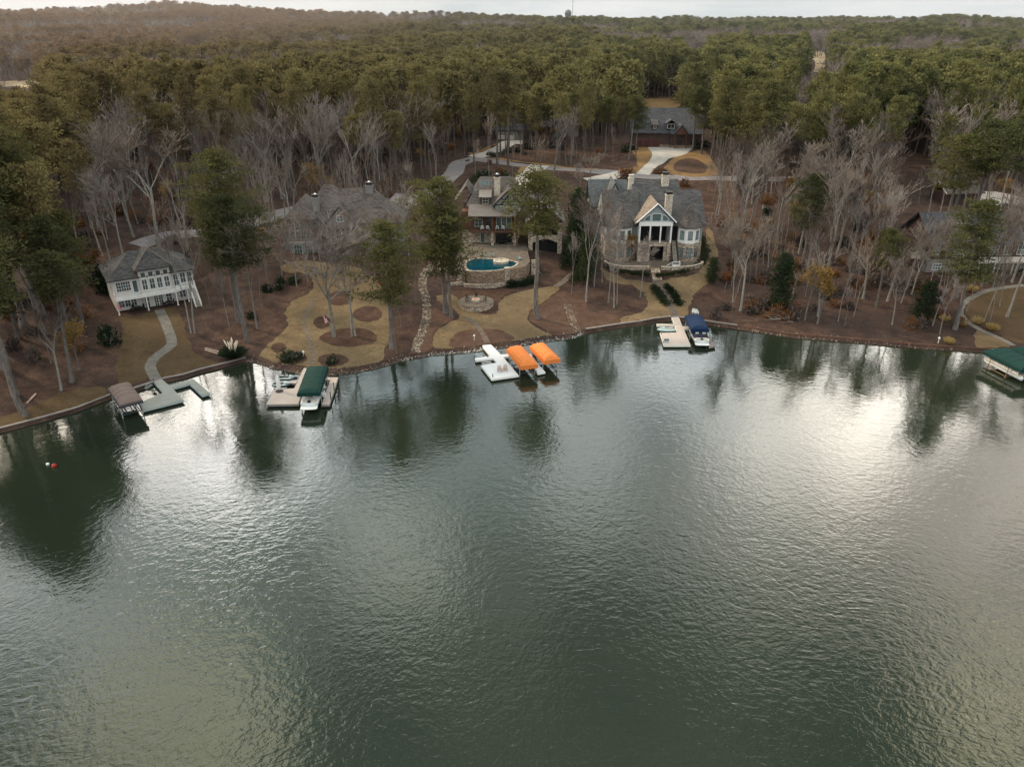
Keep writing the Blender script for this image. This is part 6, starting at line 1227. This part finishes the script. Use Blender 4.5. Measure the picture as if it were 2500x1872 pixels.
# --- bare trees that can be told apart
for u, v, vt, i, wd, lb in [(389,610,285,3,1.15,'huge bare tree with wide forking limbs behind the beige house'), (300,622,385,0,1.1,'bare tree with drooping arched limbs behind the beige house'), (475,814,505,1,.8,'twin stemmed bare tree at the deck end of the beige house'), (466,812,520,2,.8,'thin bare stem beside the twin stemmed tree'), (627,802,505,1,.9,'crooked pale birch above the pampas grass'),
  (816,823,500,0,1.5,'big pale bare tree in the oval mulch bed of the lawn'), (859,822,540,2,1.2,'slim bare tree second in the oval mulch bed'), (869,821,565,1,1.1,'leaning bare stem at the edge of the oval mulch bed'), (828,720,520,2,.8,'grey bare tree in the upper mulch ring of the lawn'), (858,700,560,1,.8,'thin bare tree between the mulch rings of the lawn'), (968,863,760,2,.5,'short dead white snag beside the lawn pine'),
  (1431,737,455,1,.95,'white forked bare tree standing alone between the stone tower and the stone fronted house'), (1485,740,500,2,.85,'bare white stem at the slope of the stone fronted house'), (1499,752,520,0,.8,'clump stem bare tree before the stone fronted house'), (1506,744,540,2,.8,'leaning white stem in the clump before the stone fronted house'), (1563,727,560,4,.75,'slim bare tree in front of the white gabled porch'),
  (1808,759,505,3,.95,'wide pale bare tree alone on the bank by the curved lawn'), (2062,796,690,2,.6,'broken topped pale trunk at the water edge of the wood'), (2046,785,600,2,.7,'thin bare stem next to the broken topped trunk'), (2178,793,600,0,.9,'pale leaning bare tree between the two dark cedars'), (2276,795,560,1,.9,'pale bare tree beside the slab path to the green canopy'), (2294,817,660,4,.8,'leaning small bare tree over the shore by the yellow grass mound'),
  (2401,786,600,1,.8,'bare tree between the yellow grass mounds'), (2413,796,650,2,.8,'thin bare tree beside the yellow grass mound'), (2440,748,560,1,.9,'pale bare trunk uphill of the slab path'), (2458,774,430,0,1.0,'tall bluish bare tree at the east edge of the slab path'), (2075,640,390,3,1.0,'broad mauve crowned bare tree above the wooded bank'), (1895,600,330,3,1.1,'large grey bare tree with dense fan crown above the wooded bank'), (2485,640,420,0,1.1,'big bare tree before the east end of the brown house'),
  (45,560,400,0,.9,'reddish twigged bare tree west of the wide forking tree'), (125,570,400,1,.95,'paired reddish bare tree west of the wide forking tree'), (800,520,385,1,.9,'pale bare crown over the roof of the grey house'), (875,520,405,2,.8,'narrow pale bare tree over the ridge of the grey house'), (950,510,390,1,.9,'tall pale bare tree at the road end of the grey house'), (1010,500,385,2,.9,'bare tree next to the bright green pool pine'), (930,470,255,1,1.0,'tall grey bare tree over the wood behind the grey house'), (1065,450,290,2,.9,'grey bare tree by the bend of the road'),
  (1195,452,262,2,.6,'pollarded pale trunk beside the road bend'), (1442,460,365,3,1.0,'spreading bare street tree by the road above the slate roof'), (1415,470,390,0,.9,'bare tree at the corner of the slate roof'), (1450,345,255,1,1.0,'bare tree in the island bed across the road')]:
    tree_px('bare_tree', u, v, vt, BN[i], 20, lb, None, wd); NT['bare'] += 1
for u, v, vt, i, wd, lb in [(235,690,600,0,1.3,'small tree with rust red leaves at the roof corner of the beige house'), (1995,790,650,2,.9,'small tree with golden brown leaves on the wooded bank'), (1540,640,570,2,.9,'golden leaved small tree against the stone base of the white porch'), (1525,600,530,0,.6,'little rust leaved tree beside the white gabled porch'), (1290,500,440,1,.8,'rust leaved tree behind the pool house roof'), (1190,425,385,0,.7,'rust leaved shrub tree in the bed by the road bend')]:
    tree_px('leafy_tree', u, v, vt, RUST[i], 9 if i else 8, lb, None, wd)

for u, v, vt, i, wd, lb in [(740,640,500,2,.8,'grey bare tree close in front of the bay of the grey house'), (770,655,515,1,.8,'bare tree before the west porch of the grey house'), (905,650,520,2,.8,'bare tree before the east porch of the grey house'), (880,640,540,4,.9,'low forked bare tree under the gable of the grey house'), (700,650,540,1,.7,'bare tree at the west wall of the grey house'), (935,630,500,0,.8,'bare tree at the east corner of the grey house'),
  (655,700,580,1,.8,'bare tree at the leafy edge of the grey house lawn'), (560,800,640,2,.8,'thin pale tree on leaves near the pampas grass'), (640,760,600,2,.7,'second thin pale tree on leaves near the pampas grass'), (1395,720,560,2,.7,'slim bare tree by the columnar evergreen'), (1450,700,500,0,.9,'bare tree against the west bay of the stone fronted house'), (1470,690,470,1,.8,'bare tree touching the west slate eaves of the stone fronted house')]:
    tree_px('bare_tree', u, v, vt, BN[i], 20, lb, None, wd); NT['bare'] += 1
for u, v, vt, i, wd in [(665,640,480,1,.9),(690,690,530,0,.9),(725,700,520,1,1.0),(752,690,545,2,.9),(790,690,510,4,1.0),(815,680,530,3,.9),(845,670,500,1,1.0),(890,690,540,0,.9),(915,700,560,2,.9),(980,690,500,1,1.0),(1000,640,440,0,1.0),(1015,740,560,2,.8)]:
    tree_px('bare_tree', u, v, vt, BN[i], 20, 'slender bare tree screening the lake front of the grey house', None, wd, 'bare trees screening the grey house'); NT['bare'] += 1
for u, v, vt, i, wd in [(2200,740,540,1,.9),(2225,720,520,0,1.0),(2260,730,540,2,.9),(2290,720,520,1,.9),(2330,700,500,4,1.0),(2360,760,560,2,.8),(2395,700,480,0,1.0),(2425,700,500,1,.9),(2470,690,460,3,1.0)]:
    tree_px('bare_tree', u, v, vt, BN[i], 20, 'bare tree screening the lake front of the brown house', None, wd, 'bare trees screening the brown house'); NT['bare'] += 1
for u, v, vt, i, wd in [(1535,392,235,3,.9),(1552,388,250,1,.85),(1688,372,215,0,.95),(1712,376,225,2,.95),(1735,384,240,3,.9),(1475,385,240,0,.9),(1400,380,230,1,1.0)]:
    tree_px('pine_tree', u, v, vt, PN[i], 25, 'tall pine beside the drive of the dark roofed house', None, wd, 'pines around the dark roofed house'); NT['pine'] += 1
# --- the woods: scattered trees, the largest ones as things, the far mass as one forest
FOOT = [(SITE[k].x+dx, SITE[k].y+dy, r_) for k, dx, dy, r_ in (('A',-1,6,10),('A',6,8,8),('B',-7,6,10),('B',7,6,10),('C',-6,6,11),('C',9,4,10),('C',0,-12,10),('C',-5,-22,8),('D',-6,8,11),('D',6,8,11),('D',-12,18,8),('E',-3,7,12),('E',8,7,11),('F',0,5,8),('I',0,5,6),('G',2,7,11),('G',16,7,12),('G',8,20,8))]
AR = [(np.array(a), min(p[0] for p in a), max(p[0] for p in a), min(p[1] for p in a), max(p[1] for p in a)) for a in AREAS]
RB = np.array(RIB); FT = np.array(FOOT)
def free(x, y, m=1.0):
    if np.any(np.hypot(FT[:,0]-x, FT[:,1]-y) < FT[:,2]+m): return False
    if np.any(np.hypot(RB[:,0]-x, RB[:,1]-y) < RB[:,2]+m*.8): return False
    for a, x0, x1, y0, y1 in AR:
        if x0 <= x <= x1 and y0 <= y <= y1 and inside(x, y, a): return False
    return not any((x-a)**2+(y-b)**2 < c*c for a, b, c in USED)
HOUSE_VIEW = [(1530,1690,372,290,'E'),(205,435,765,590,'A'),(690,1000,620,470,'B'),(1110,1400,800,455,'C'),(1455,1750,800,425,'D'),(2190,2480,660,470,'G')]
CLEAR = [(70,206,75,5),(480,104,50,4),(1990,152,32,22),(1692,112,36,6),(1605,255,60,12),(1935,240,26,14),(1712,252,24,10),(2210,385,55,14)]
rt = random.Random(11)
cand = []          # (y, x, kind, height, zone)
def pts_in(y0, y1, xk, sp, jit=.48):
    y = y0
    while y < y1:
        x = -xk(y)
        while x < xk(y):
            yield x+rt.uniform(-jit, jit)*sp, y+rt.uniform(-jit, jit)*sp; x += sp
        y += sp
NF = lambda x, y: .5*math.sin(x*.023+1.7)*math.sin(y*.019+.4)+.35*math.sin(x*.051-y*.037)+.3*math.sin(x*.011+y*.006+2)
for x, y in pts_in(95, 330, lambda y: y*.72+14, 4.3):
    d = y-float(np.interp(x, SHX, SHY))
    if d < 3: continue
    z = HS(x, y); u, v = proj(x, y, z)
    if not (-120 < u < 2620) or not free(x, y): continue
    kind = None; q = rt.random(); zone = ''
    if u > 1745 and v > 470:
        if u > 2215: kind = 'bare' if q < .36 else ('sap' if q < .56 else ('cedar' if q < .58 else ('rust' if q < .62 else None))); zone = 'brown'
        else:
            kind = 'bare' if q < .34 else ('sap' if q < .72 else ('rust' if q < .80 else ('cedar' if q < .82 else None))); zone = 'bank'
            if v > 740: kind = 'sap' if q < .16 else ('bare' if q < .22 else None)
    elif u > 1745 and v > 380: kind = 'pine' if q < .42 else ('bare' if q < .8 else None); zone = 'east'
    elif u < 235 and v > 560: kind = 'pine' if q < .10 else ('bare' if q < .22 else ('rust' if q < .27 else None)); zone = 'west'; 
    elif u < 235: kind = 'pine' if q < .45 else ('bare' if q < .8 else None); zone = 'west'
    elif u < 700 and v > 640: kind = 'sap' if q < .07 and u > 470 else None; zone = 'mid'
    elif u < 1000 and v > 405: kind = 'pine' if q > .88 and v < 500 else 'bare' if q < .54 else ('rust' if q < .62 else ('sap' if q < .86 else None)); zone = 'grey'
    elif v > 440: kind = 'sap' if q < .12 and u > 1690 else None; zone = 'bank'
    elif 1000 <= u <= 1745 and v > 330: kind = ('pine' if q < .16 else ('sap' if q < .34 else ('bare' if q < .42 else ('rust' if q < .46 else None)))); zone = 'road'
    elif u < 1000: kind = 'pine' if q < .46 else ('bare' if q < .72 else None); zone = 'grey' if v > 340 else 'wood'
    else: kind = 'pine' if q < .48 else ('bare' if q < .62 else None); zone = 'wood' if u < 1745 else 'east'
    if kind is None: continue
    hh = {'pine': rt.uniform(17, 29), 'bare': rt.uniform(11, 25), 'sap': rt.uniform(8, 16), 'rust': rt.uniform(4.5, 9), 'cedar': rt.uniform(4, 8)}[kind]
    tv = proj(x, y, z+hh)[1]                        # keep trees from standing in front of a house front that the photograph shows clear
    if any(a-10 < u < b+10 and v > t and tv < bo-12 and SITE[k].y+2 > y for a, b, bo, t, k in HOUSE_VIEW): continue
    if any(abs(u-a) < b and abs((v+tv)/2-c) < abs(v-tv)/2+e for a, c, b, e in CLEAR if v > c): continue
    cand.append((y, x, kind, hh, zone))
LBL = {('pine','west'): ('pine in the dark clump on the west slope','pines of the west slope'), ('pine','grey'): ('tall pine behind the bare trees of the grey house','pines behind the grey house'), ('pine','wood'): ('tall olive pine in the wood behind the houses','pines in the wood behind the houses'),
 ('pine','road'): ('tall pine beside the back road and its drives','pines along the back road'), ('pine','east'): ('dark green pine in the wood above the wooded bank','pines above the wooded bank'), ('pine','bank'): ('pine on the wooded bank','pines on the wooded bank'), ('pine','brown'): ('pine around the brown house','pines around the brown house'),
 ('bare','west'): ('bare tree on the leafy west slope','bare trees of the west slope'), ('bare','grey'): ('grey bare tree in the wood between the beige and grey houses','bare trees around the grey house'), ('bare','wood'): ('bare tree standing among the pines behind the houses','bare trees among the pines'), ('bare','road'): ('bare tree beside the back road','bare trees along the back road'),
 ('bare','east'): ('mauve bare tree above the wooded bank','bare trees above the wooded bank'), ('bare','bank'): ('bare tree on the rust coloured wooded bank','bare trees on the wooded bank'), ('bare','brown'): ('bare tree around the brown house','bare trees around the brown house'), ('bare','mid'): ('bare tree on the slope by the pampas grass','bare trees by the pampas grass')}
for kd, nm in (('sap','thin bare sapling'), ('rust','small rust leaved tree'), ('cedar','small dark cedar')):
    for zn, wh in (('west','on the leafy west slope'), ('grey','in the wood around the grey house'), ('wood','among the pines behind the houses'), ('road','beside the back road'), ('east','above the wooded bank'), ('bank','on the rust coloured wooded bank'), ('brown','around the brown house'), ('mid','on the slope by the pampas grass')):
        LBL[kd, zn] = (nm+' '+wh, nm+'s '+wh)
cand.sort(); FAR = []
cnt = {'pine': NT['pine'], 'bare': NT['bare'], 'sap': 0, 'rust': 0, 'cedar': 0}; LIM = {'pine': 295, 'bare': 290, 'sap': 250, 'rust': 110, 'cedar': 20}
for y, x, kind, hh, zone in cand:
    if cnt[kind] >= LIM[kind]:
        if kind in ('pine', 'bare'): FAR.append((x, y, kind, hh))
        continue
    cnt[kind] += 1; lb, gr = LBL[kind, zone]; rz = rt.uniform(0, 6.28)
    if kind == 'pine': tree('pine_tree', x, y, hh, rz, rt.choice(PINES), 25, lb, gr, rt.uniform(.72, 1.12))
    elif kind == 'bare': tree('bare_tree', x, y, hh, rz, rt.choice(BARES), 20, lb, gr, rt.uniform(.75, 1.1))
    elif kind == 'sap': tree('bare_sapling', x, y, hh, rz, rt.choice(SAPLING), 14, lb, gr, rt.uniform(.6, 1))
    elif kind == 'rust': tree('leafy_tree', x, y, hh, rz, rt.choice(RUST), 9, lb, gr, rt.uniform(.8, 1.2))
    else: tree('cedar_tree', x, y, hh, rz, rt.choice(CEDARS), 10, lb, gr, 1.1)
print('TREES', cnt, 'far', len(FAR), 'candidates', len(cand))
# far mass
def clear_far(x, y, z, hh):
    u, v = proj(x, y, z); tv = proj(x, y, z+hh)[1]
    return any(abs(u-a) < b and v > c-e and tv < c+e for a, c, b, e in CLEAR)
for y0, y1, sp in ((330, 620, 5.6), (620, 1000, 7.5), (1000, 1600, 11), (1600, 2500, 17)):
    for x, y in pts_in(y0, y1, lambda y: y*.70+25, sp):
        q = rt.random(); nf = NF(x*.8, y*.7)+(.2 if x > 80 else 0)
        kind = 'bare' if nf > (.24 if y > 420 else .3) and q < .9 else ('pine' if q < .92 else 'bare')
        hh = rt.uniform(14, 27)*(.95 if kind == 'bare' else 1)
        if q > .97: continue
        if y < 900 and clear_far(x, y, HS(x, y), hh): continue
        FAR.append((x, y, kind, hh))
print('FAR', len(FAR))
def one_mesh(name, parts, mats):
    V, F, Vc, Fc = parts; return np_mesh(name, np.concatenate([V, Vc]), np.concatenate([F, Fc+len(V)]), mats, np.concatenate([np.zeros(len(F)), np.ones(len(Fc))]))
far_src = []
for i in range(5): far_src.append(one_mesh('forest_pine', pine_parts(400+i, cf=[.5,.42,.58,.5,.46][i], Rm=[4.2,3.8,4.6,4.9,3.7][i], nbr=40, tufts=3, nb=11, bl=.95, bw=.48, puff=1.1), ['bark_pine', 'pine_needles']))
for i in range(4): far_src.append(one_mesh('forest_bare', bare_parts(450+i, spread=.28, first=.4, dens=.8, twig=.04), ['bark_grey', BT[i % 3]]))
def forest(name, pts, label):
    me = bpy.data.meshes.new(name); n = len(pts); xs = np.array([p[0] for p in pts]); ys = np.array([p[1] for p in pts])
    zs = H(xs, ys)-.3; me.vertices.add(n); me.vertices.foreach_set('co', np.stack([xs, ys, zs], 1).astype(np.float32).ravel())
    ix = me.attributes.new('pick', 'INT', 'POINT'); sc = me.attributes.new('size', 'FLOAT_VECTOR', 'POINT'); ro = me.attributes.new('turn', 'FLOAT_VECTOR', 'POINT')
    ix.data.foreach_set('value', np.array([rt.randrange(5) if p[2] == 'pine' else 5+rt.randrange(4) for p in pts], np.int32))
    k = np.array([p[3]/(25 if p[2] == 'pine' else 20) for p in pts]); w = k*np.array([rt.uniform(.78, 1.2)*(1.35 if p[2] == 'bare' else 1) for p in pts])*np.interp(ys, [300, 900, 2500], [1, 1.3, 2.0])
    sc.data.foreach_set('vector', np.stack([w, w, k], 1).astype(np.float32).ravel()); tz = np.array([rt.uniform(0, 6.28) for _ in pts]); ro.data.foreach_set('vector', np.stack([tz*0, tz*0, tz], 1).astype(np.float32).ravel())
    o = bpy.data.objects.new(name, me); COL.objects.link(o)
    g = bpy.data.node_groups.new(name, 'GeometryNodeTree'); g.interface.new_socket('Geometry', in_out='INPUT', socket_type='NodeSocketGeometry'); g.interface.new_socket('Geometry', in_out='OUTPUT', socket_type='NodeSocketGeometry')
    gi = g.nodes.new('NodeGroupInput'); go = g.nodes.new('NodeGroupOutput'); ip = g.nodes.new('GeometryNodeInstanceOnPoints'); gj = g.nodes.new('GeometryNodeGeometryToInstance')
    for sm in reversed(far_src):
        so_ = bpy.data.objects.new(sm.name, sm); oi = g.nodes.new('GeometryNodeObjectInfo'); oi.inputs['Object'].default_value = so_; oi.inputs['As Instance'].default_value = True; g.links.new(oi.outputs['Geometry'], gj.inputs[0])
    def att(nm, ty):
        a = g.nodes.new('GeometryNodeInputNamedAttribute'); a.data_type = ty; a.inputs['Name'].default_value = nm; return a.outputs['Attribute']
    g.links.new(gi.outputs[0], ip.inputs['Points']); g.links.new(gj.outputs[0], ip.inputs['Instance']); ip.inputs['Pick Instance'].default_value = True
    g.links.new(att('pick', 'INT'), ip.inputs['Instance Index']); g.links.new(att('turn', 'FLOAT_VECTOR'), ip.inputs['Rotation']); g.links.new(att('size', 'FLOAT_VECTOR'), ip.inputs['Scale'])
    g.links.new(ip.outputs[0], go.inputs[0]); md = o.modifiers.new('scatter', 'NODES'); md.node_group = g
    return tag(o, label, 'forest', kind='stuff')
forest('forest', FAR, 'far mixed pine and bare winter wood rolling to the horizon')
# ================================================================== SHRUBS AND GRASSES
SHRUB = [np_mesh('foliage', *shrub_parts(500+i), ['hedge_leaf']) for i in range(3)]; SHRUB_R = [np_mesh('foliage', *shrub_parts(510+i, 300, rag=.5), ['rust_leaf']) for i in range(2)]; SHRUB_T = [np_mesh('foliage', *shrub_parts(520+i, 420, rag=.6, sz=.3), ['twig_dark']) for i in range(2)]
GRASS = [np_mesh('blades', *grass_parts(530+i), ['straw_leaf']) for i in range(2)]
STEM = bare_parts(540, Ht=1.0, spread=.4, first=.25, dens=.7, r0=.03, twig=.012); STEMM = np_mesh('stems', np.concatenate([STEM[0], STEM[2]]), np.concatenate([STEM[1], STEM[3]+len(STEM[0])]), ['bark_grey'])
def plant(name, u, v, w, h, me, label, group=None, cat='shrub', stems=True, p=None):
    p = gp(u, v) if p is None else p; t = thing(name, label, cat, (p.x, p.y, p.z-.08), random.uniform(0, 6.28), group); t.scale = (w/2, w/2, h)
    o = bpy.data.objects.new(me.name.split('.')[0], me); COL.objects.link(o); o.parent = t
    if stems: s = bpy.data.objects.new('stems', STEMM); COL.objects.link(s); s.parent = t
    return t
for u, v, w, h, lb in [(272,842,2.6,2.6,'dark rounded shrub on the slope below the beige house'),(262,822,2.4,2.2,'dark shrub uphill of the rounded one below the beige house'),(268,715,4.2,3.4,'dark shrub at the west corner of the beige house'),(248,690,4.0,3.2,'dark shrub along the west side wall of the beige house'),(655,712,2.2,1.8,'dark shrub at the edge of the grey house lawn, upper one'),(685,690,1.8,1.6,'small dark shrub by the upper grey house lawn'),(683,706,1.8,1.4,'small dark shrub below the other at the upper lawn edge'),(722,690,2.8,1.6,'wide low shrub in the upper mulch bed'),(705,878,3.2,1.5,'low wide shrub west of the green canopied boat'),(728,876,2.4,1.3,'low shrub next to the wide one by the shore bed'),(812,886,2.2,1.2,'bare looking low shrub in the east shore bed'),(610,775,1.6,1.4,'small dark shrub between the trunks above the pampas grass')]:
    plant('shrub', u, v, w, h, random.choice(SHRUB), lb)
hedge_rows = [('dark clipped hedge west of the stone steps to the beige dock', [(1597,704),(1606,716),(1616,730),(1626,744)], 2.0, 1.2), ('dark clipped hedge east of the stone steps to the beige dock', [(1628,702),(1640,716),(1650,730),(1657,744)], 1.8, 1.2), ('dark hedge under the garden wall of the stone fronted house', [(1488,652),(1520,664),(1556,670),(1580,672)], 1.3, .9), ('dark hedge east of the garden steps of the stone fronted house', [(1606,674),(1640,670),(1680,660),(1705,648)], 1.3, .9), ('dark evergreen hedge along the east side of the stone fronted house', [(1717,640),(1718,620),(1714,600),(1710,582)], 2.6, 2.2),
 ('dark planting along the foot of the pool wall', [(1245,700),(1262,698),(1285,694),(1303,690)], 2.0, 2.0), ('dark evergreen hedge by the side of the arched stone tower', [(1376,655),(1384,640),(1388,620),(1388,600)], 2.6, 3.0), ('evergreen hedge along the path behind the columnar evergreen', [(1400,690),(1412,675),(1420,655),(1422,630)], 2.6, 2.8), ('dark shrub line by the drive of the pool house', [(1130,462),(1148,448),(1160,436),(1172,428)], 2.4, 1.7)]
for lb, px, w, h in hedge_rows:
    P = smooth_loop([tuple(gp(*q)[:2]) for q in px], 3, False); V = []; F = []; k = 0
    for i, (x, y) in enumerate(P):
        v_, f_ = shrub_parts(600+i, 260, (w*.55, w*.55, h*.62), 4, .2, .15); V.append(v_+np.array([x-P[0][0], y-P[0][1], HS(x, y)-HS(*P[0])-.05])); F.append(f_+k); k += len(v_)
    o = bpy.data.objects.new('hedge', np_mesh('hedge', np.concatenate(V), np.concatenate(F), ['hedge_leaf'])); COL.objects.link(o); o.location = (*P[0], HS(*P[0])); tag(o, lb, 'hedge')
for i, (u, v, w, h) in enumerate([(1182,432,3.4,2.2),(1222,432,3.4,2.0),(1238,440,3.0,2.0),(1216,462,2.2,1.5),(1228,464,2.0,1.4),(1262,372,2.4,1.5),(1278,378,2.0,1.2),(1240,374,1.8,1.1),(1206,384,2.2,1.4),(1195,380,2.0,1.4),(1150,372,2.6,1.6),(1285,364,2.6,1.8),(1300,366,2.2,1.6),(1350,362,2.6,2),(1370,366,2.4,2),(1528,370,3.2,2.4),(1548,366,2.6,2.0),(1642,358,3.4,1.8),(1700,362,3.0,2.0),(1722,358,3.0,2.2)]):
    plant('shrub', u, v, w, h, random.choice(SHRUB), 'dark evergreen shrub in the beds along the back road', 'shrubs of the back road beds')
for u, v, w, h, lb in [(1224,434,3.4,2.8,'rust leaved bush in the road bend bed behind the pool house'),(1533,420,4.6,1.0,'low dark red bush mound west of the drive mouth across the road'),(1612,420,5.0,1.1,'low dark red bush mound east of the drive mouth across the road'),(1525,436,4.4,2.2,'dark red bush above the slate roof corner'),(1670,455,3.0,2.2,'olive bush behind the slate roof east end'),(1538,620,3.0,2.2,'golden leaved bush at the west foot of the white porch'),(1552,630,2.6,1.8,'golden leaved bush nearer the garden steps'),(2330,470,4.0,2.0,'yellow green bush in the clearing behind the brown house')]:
    plant('shrub', u, v, w, h, random.choice(SHRUB_R), lb)
for i, (u, v, w, h, lb) in enumerate([(2315,838,2.2,1.3,'yellow ornamental grass mound nearest the water under the wooded bank'),(2383,790,2.4,1.6,'yellow ornamental grass mound inside the bend of the slab path'),(2421,806,2.6,1.5,'yellow ornamental grass mound by the thin bare tree'),(2347,795,2.0,1.4,'tawny grass mound behind the big pine trunk'),(2369,712,2.8,1.6,'tawny grass mound at the top of the slab path'),(2305,784,2.0,1.5,'rust coloured grass mound by the leaning tree')]):
    plant('grass_mound', u, v, w, h, GRASS[i % 2], lb, None, 'grass mound', False)
def pampas():
    p = gp(571, 874); t = thing('pampas_grass', 'large pampas grass clump with cream plumes at the corner of the shore', 'grass clump', p); g = np.random.default_rng(3); V, F = grass_parts(77, 900, 2.3, 1.6, .10); V[:,0] *= 1.15; o = bpy.data.objects.new('blades', np_mesh('blades', V, F, ['cedar_leaf'])); COL.objects.link(o); o.parent = t
    for i in range(13):
        q = g.uniform(0, 6.28); l = g.uniform(.1, .85); b = Vector((math.cos(q)*l, math.sin(q)*l, 1)); h = g.uniform(2.6, 3.4); m_ = MB(); m_.tube([b*.3, b*h*.72, b*h*.85, b*h], [.02,.10,.15,.02], 6); m_.build('plume', 'plume', t)
pampas()
rs = random.Random(21); k = 0
while k < 170:                                                # leafless understory bushes under the trees
    u, v = rs.choice([(rs.uniform(480,1000), rs.uniform(420,620)), (rs.uniform(200,560), rs.uniform(480,640)), (rs.uniform(1750,2250), rs.uniform(560,800)), (rs.uniform(1750,2300), rs.uniform(600,810)), (rs.uniform(1760,2500), rs.uniform(560,800)), (rs.uniform(0,230), rs.uniform(560,900)), (rs.uniform(1000,1200), rs.uniform(520,800)), (rs.uniform(2250,2500), rs.uniform(600,760))]); p = gp(u, v)
    if not free(p.x, p.y, .6): k += .2; continue
    k += 1; zone = 'wooded bank' if u > 1700 else ('west slope' if u < 300 else ('slope around the grey house' if u < 1000 else 'red mulch slope by the stone tower'))
    me = rs.choice(SHRUB_T+SHRUB_R); plant('understory_bush', u, v, rs.uniform(1.6, 3.2), rs.uniform(1.0, 2.2), me, ('leafless mauve' if me in SHRUB_T else 'rust leaved')+' bush in the undergrowth of the '+zone, 'undergrowth bushes of the '+zone)

def fallen():                                                # twigs and fallen limbs on the leaf litter: nobody could count them
    r = random.Random(8); mb = MB()
    for _ in range(420):
        u, v = r.choice([(r.uniform(0, 600), r.uniform(560, 1000)), (r.uniform(1740, 2300), r.uniform(520, 830)), (r.uniform(480, 1000), r.uniform(430, 620)), (r.uniform(1290, 1560), r.uniform(690, 800))]); p = gp(u, v)
        if not free(p.x, p.y, .2): continue
        q = r.uniform(0, 6.28); l = r.uniform(.5, 2.6); d = Vector((math.cos(q), math.sin(q), 0))*l/2; a, b = p-d, p+d; a.z = HS(a.x, a.y)+.05; b.z = HS(b.x, b.y)+r.uniform(.04, .2); mb.tube([a, b], [r.uniform(.02, .06), .012], 4)
    tag(mb.build('debris', 'wood_brown'), 'fallen twigs and limbs scattered over the leaf litter', 'debris', kind='stuff')
fallen()
# ------------------------------------------------------------------ render settings
scn.view_settings.view_transform = 'Standard'; scn.view_settings.look = 'None'; scn.view_settings.exposure = 0; scn.view_settings.gamma = 1
scn.cycles.use_denoising = True; scn.cycles.max_bounces = 6; scn.cycles.diffuse_bounces = 2; scn.cycles.glossy_bounces = 3; scn.cycles.transmission_bounces = 2
scn.cycles.transparent_max_bounces = 4; scn.cycles.caustics_reflective = False; scn.cycles.caustics_refractive = False; scn.cycles.use_adaptive_sampling = True
scn.cycles.sample_clamp_indirect = 6; scn.cycles.blur_glossy = .5
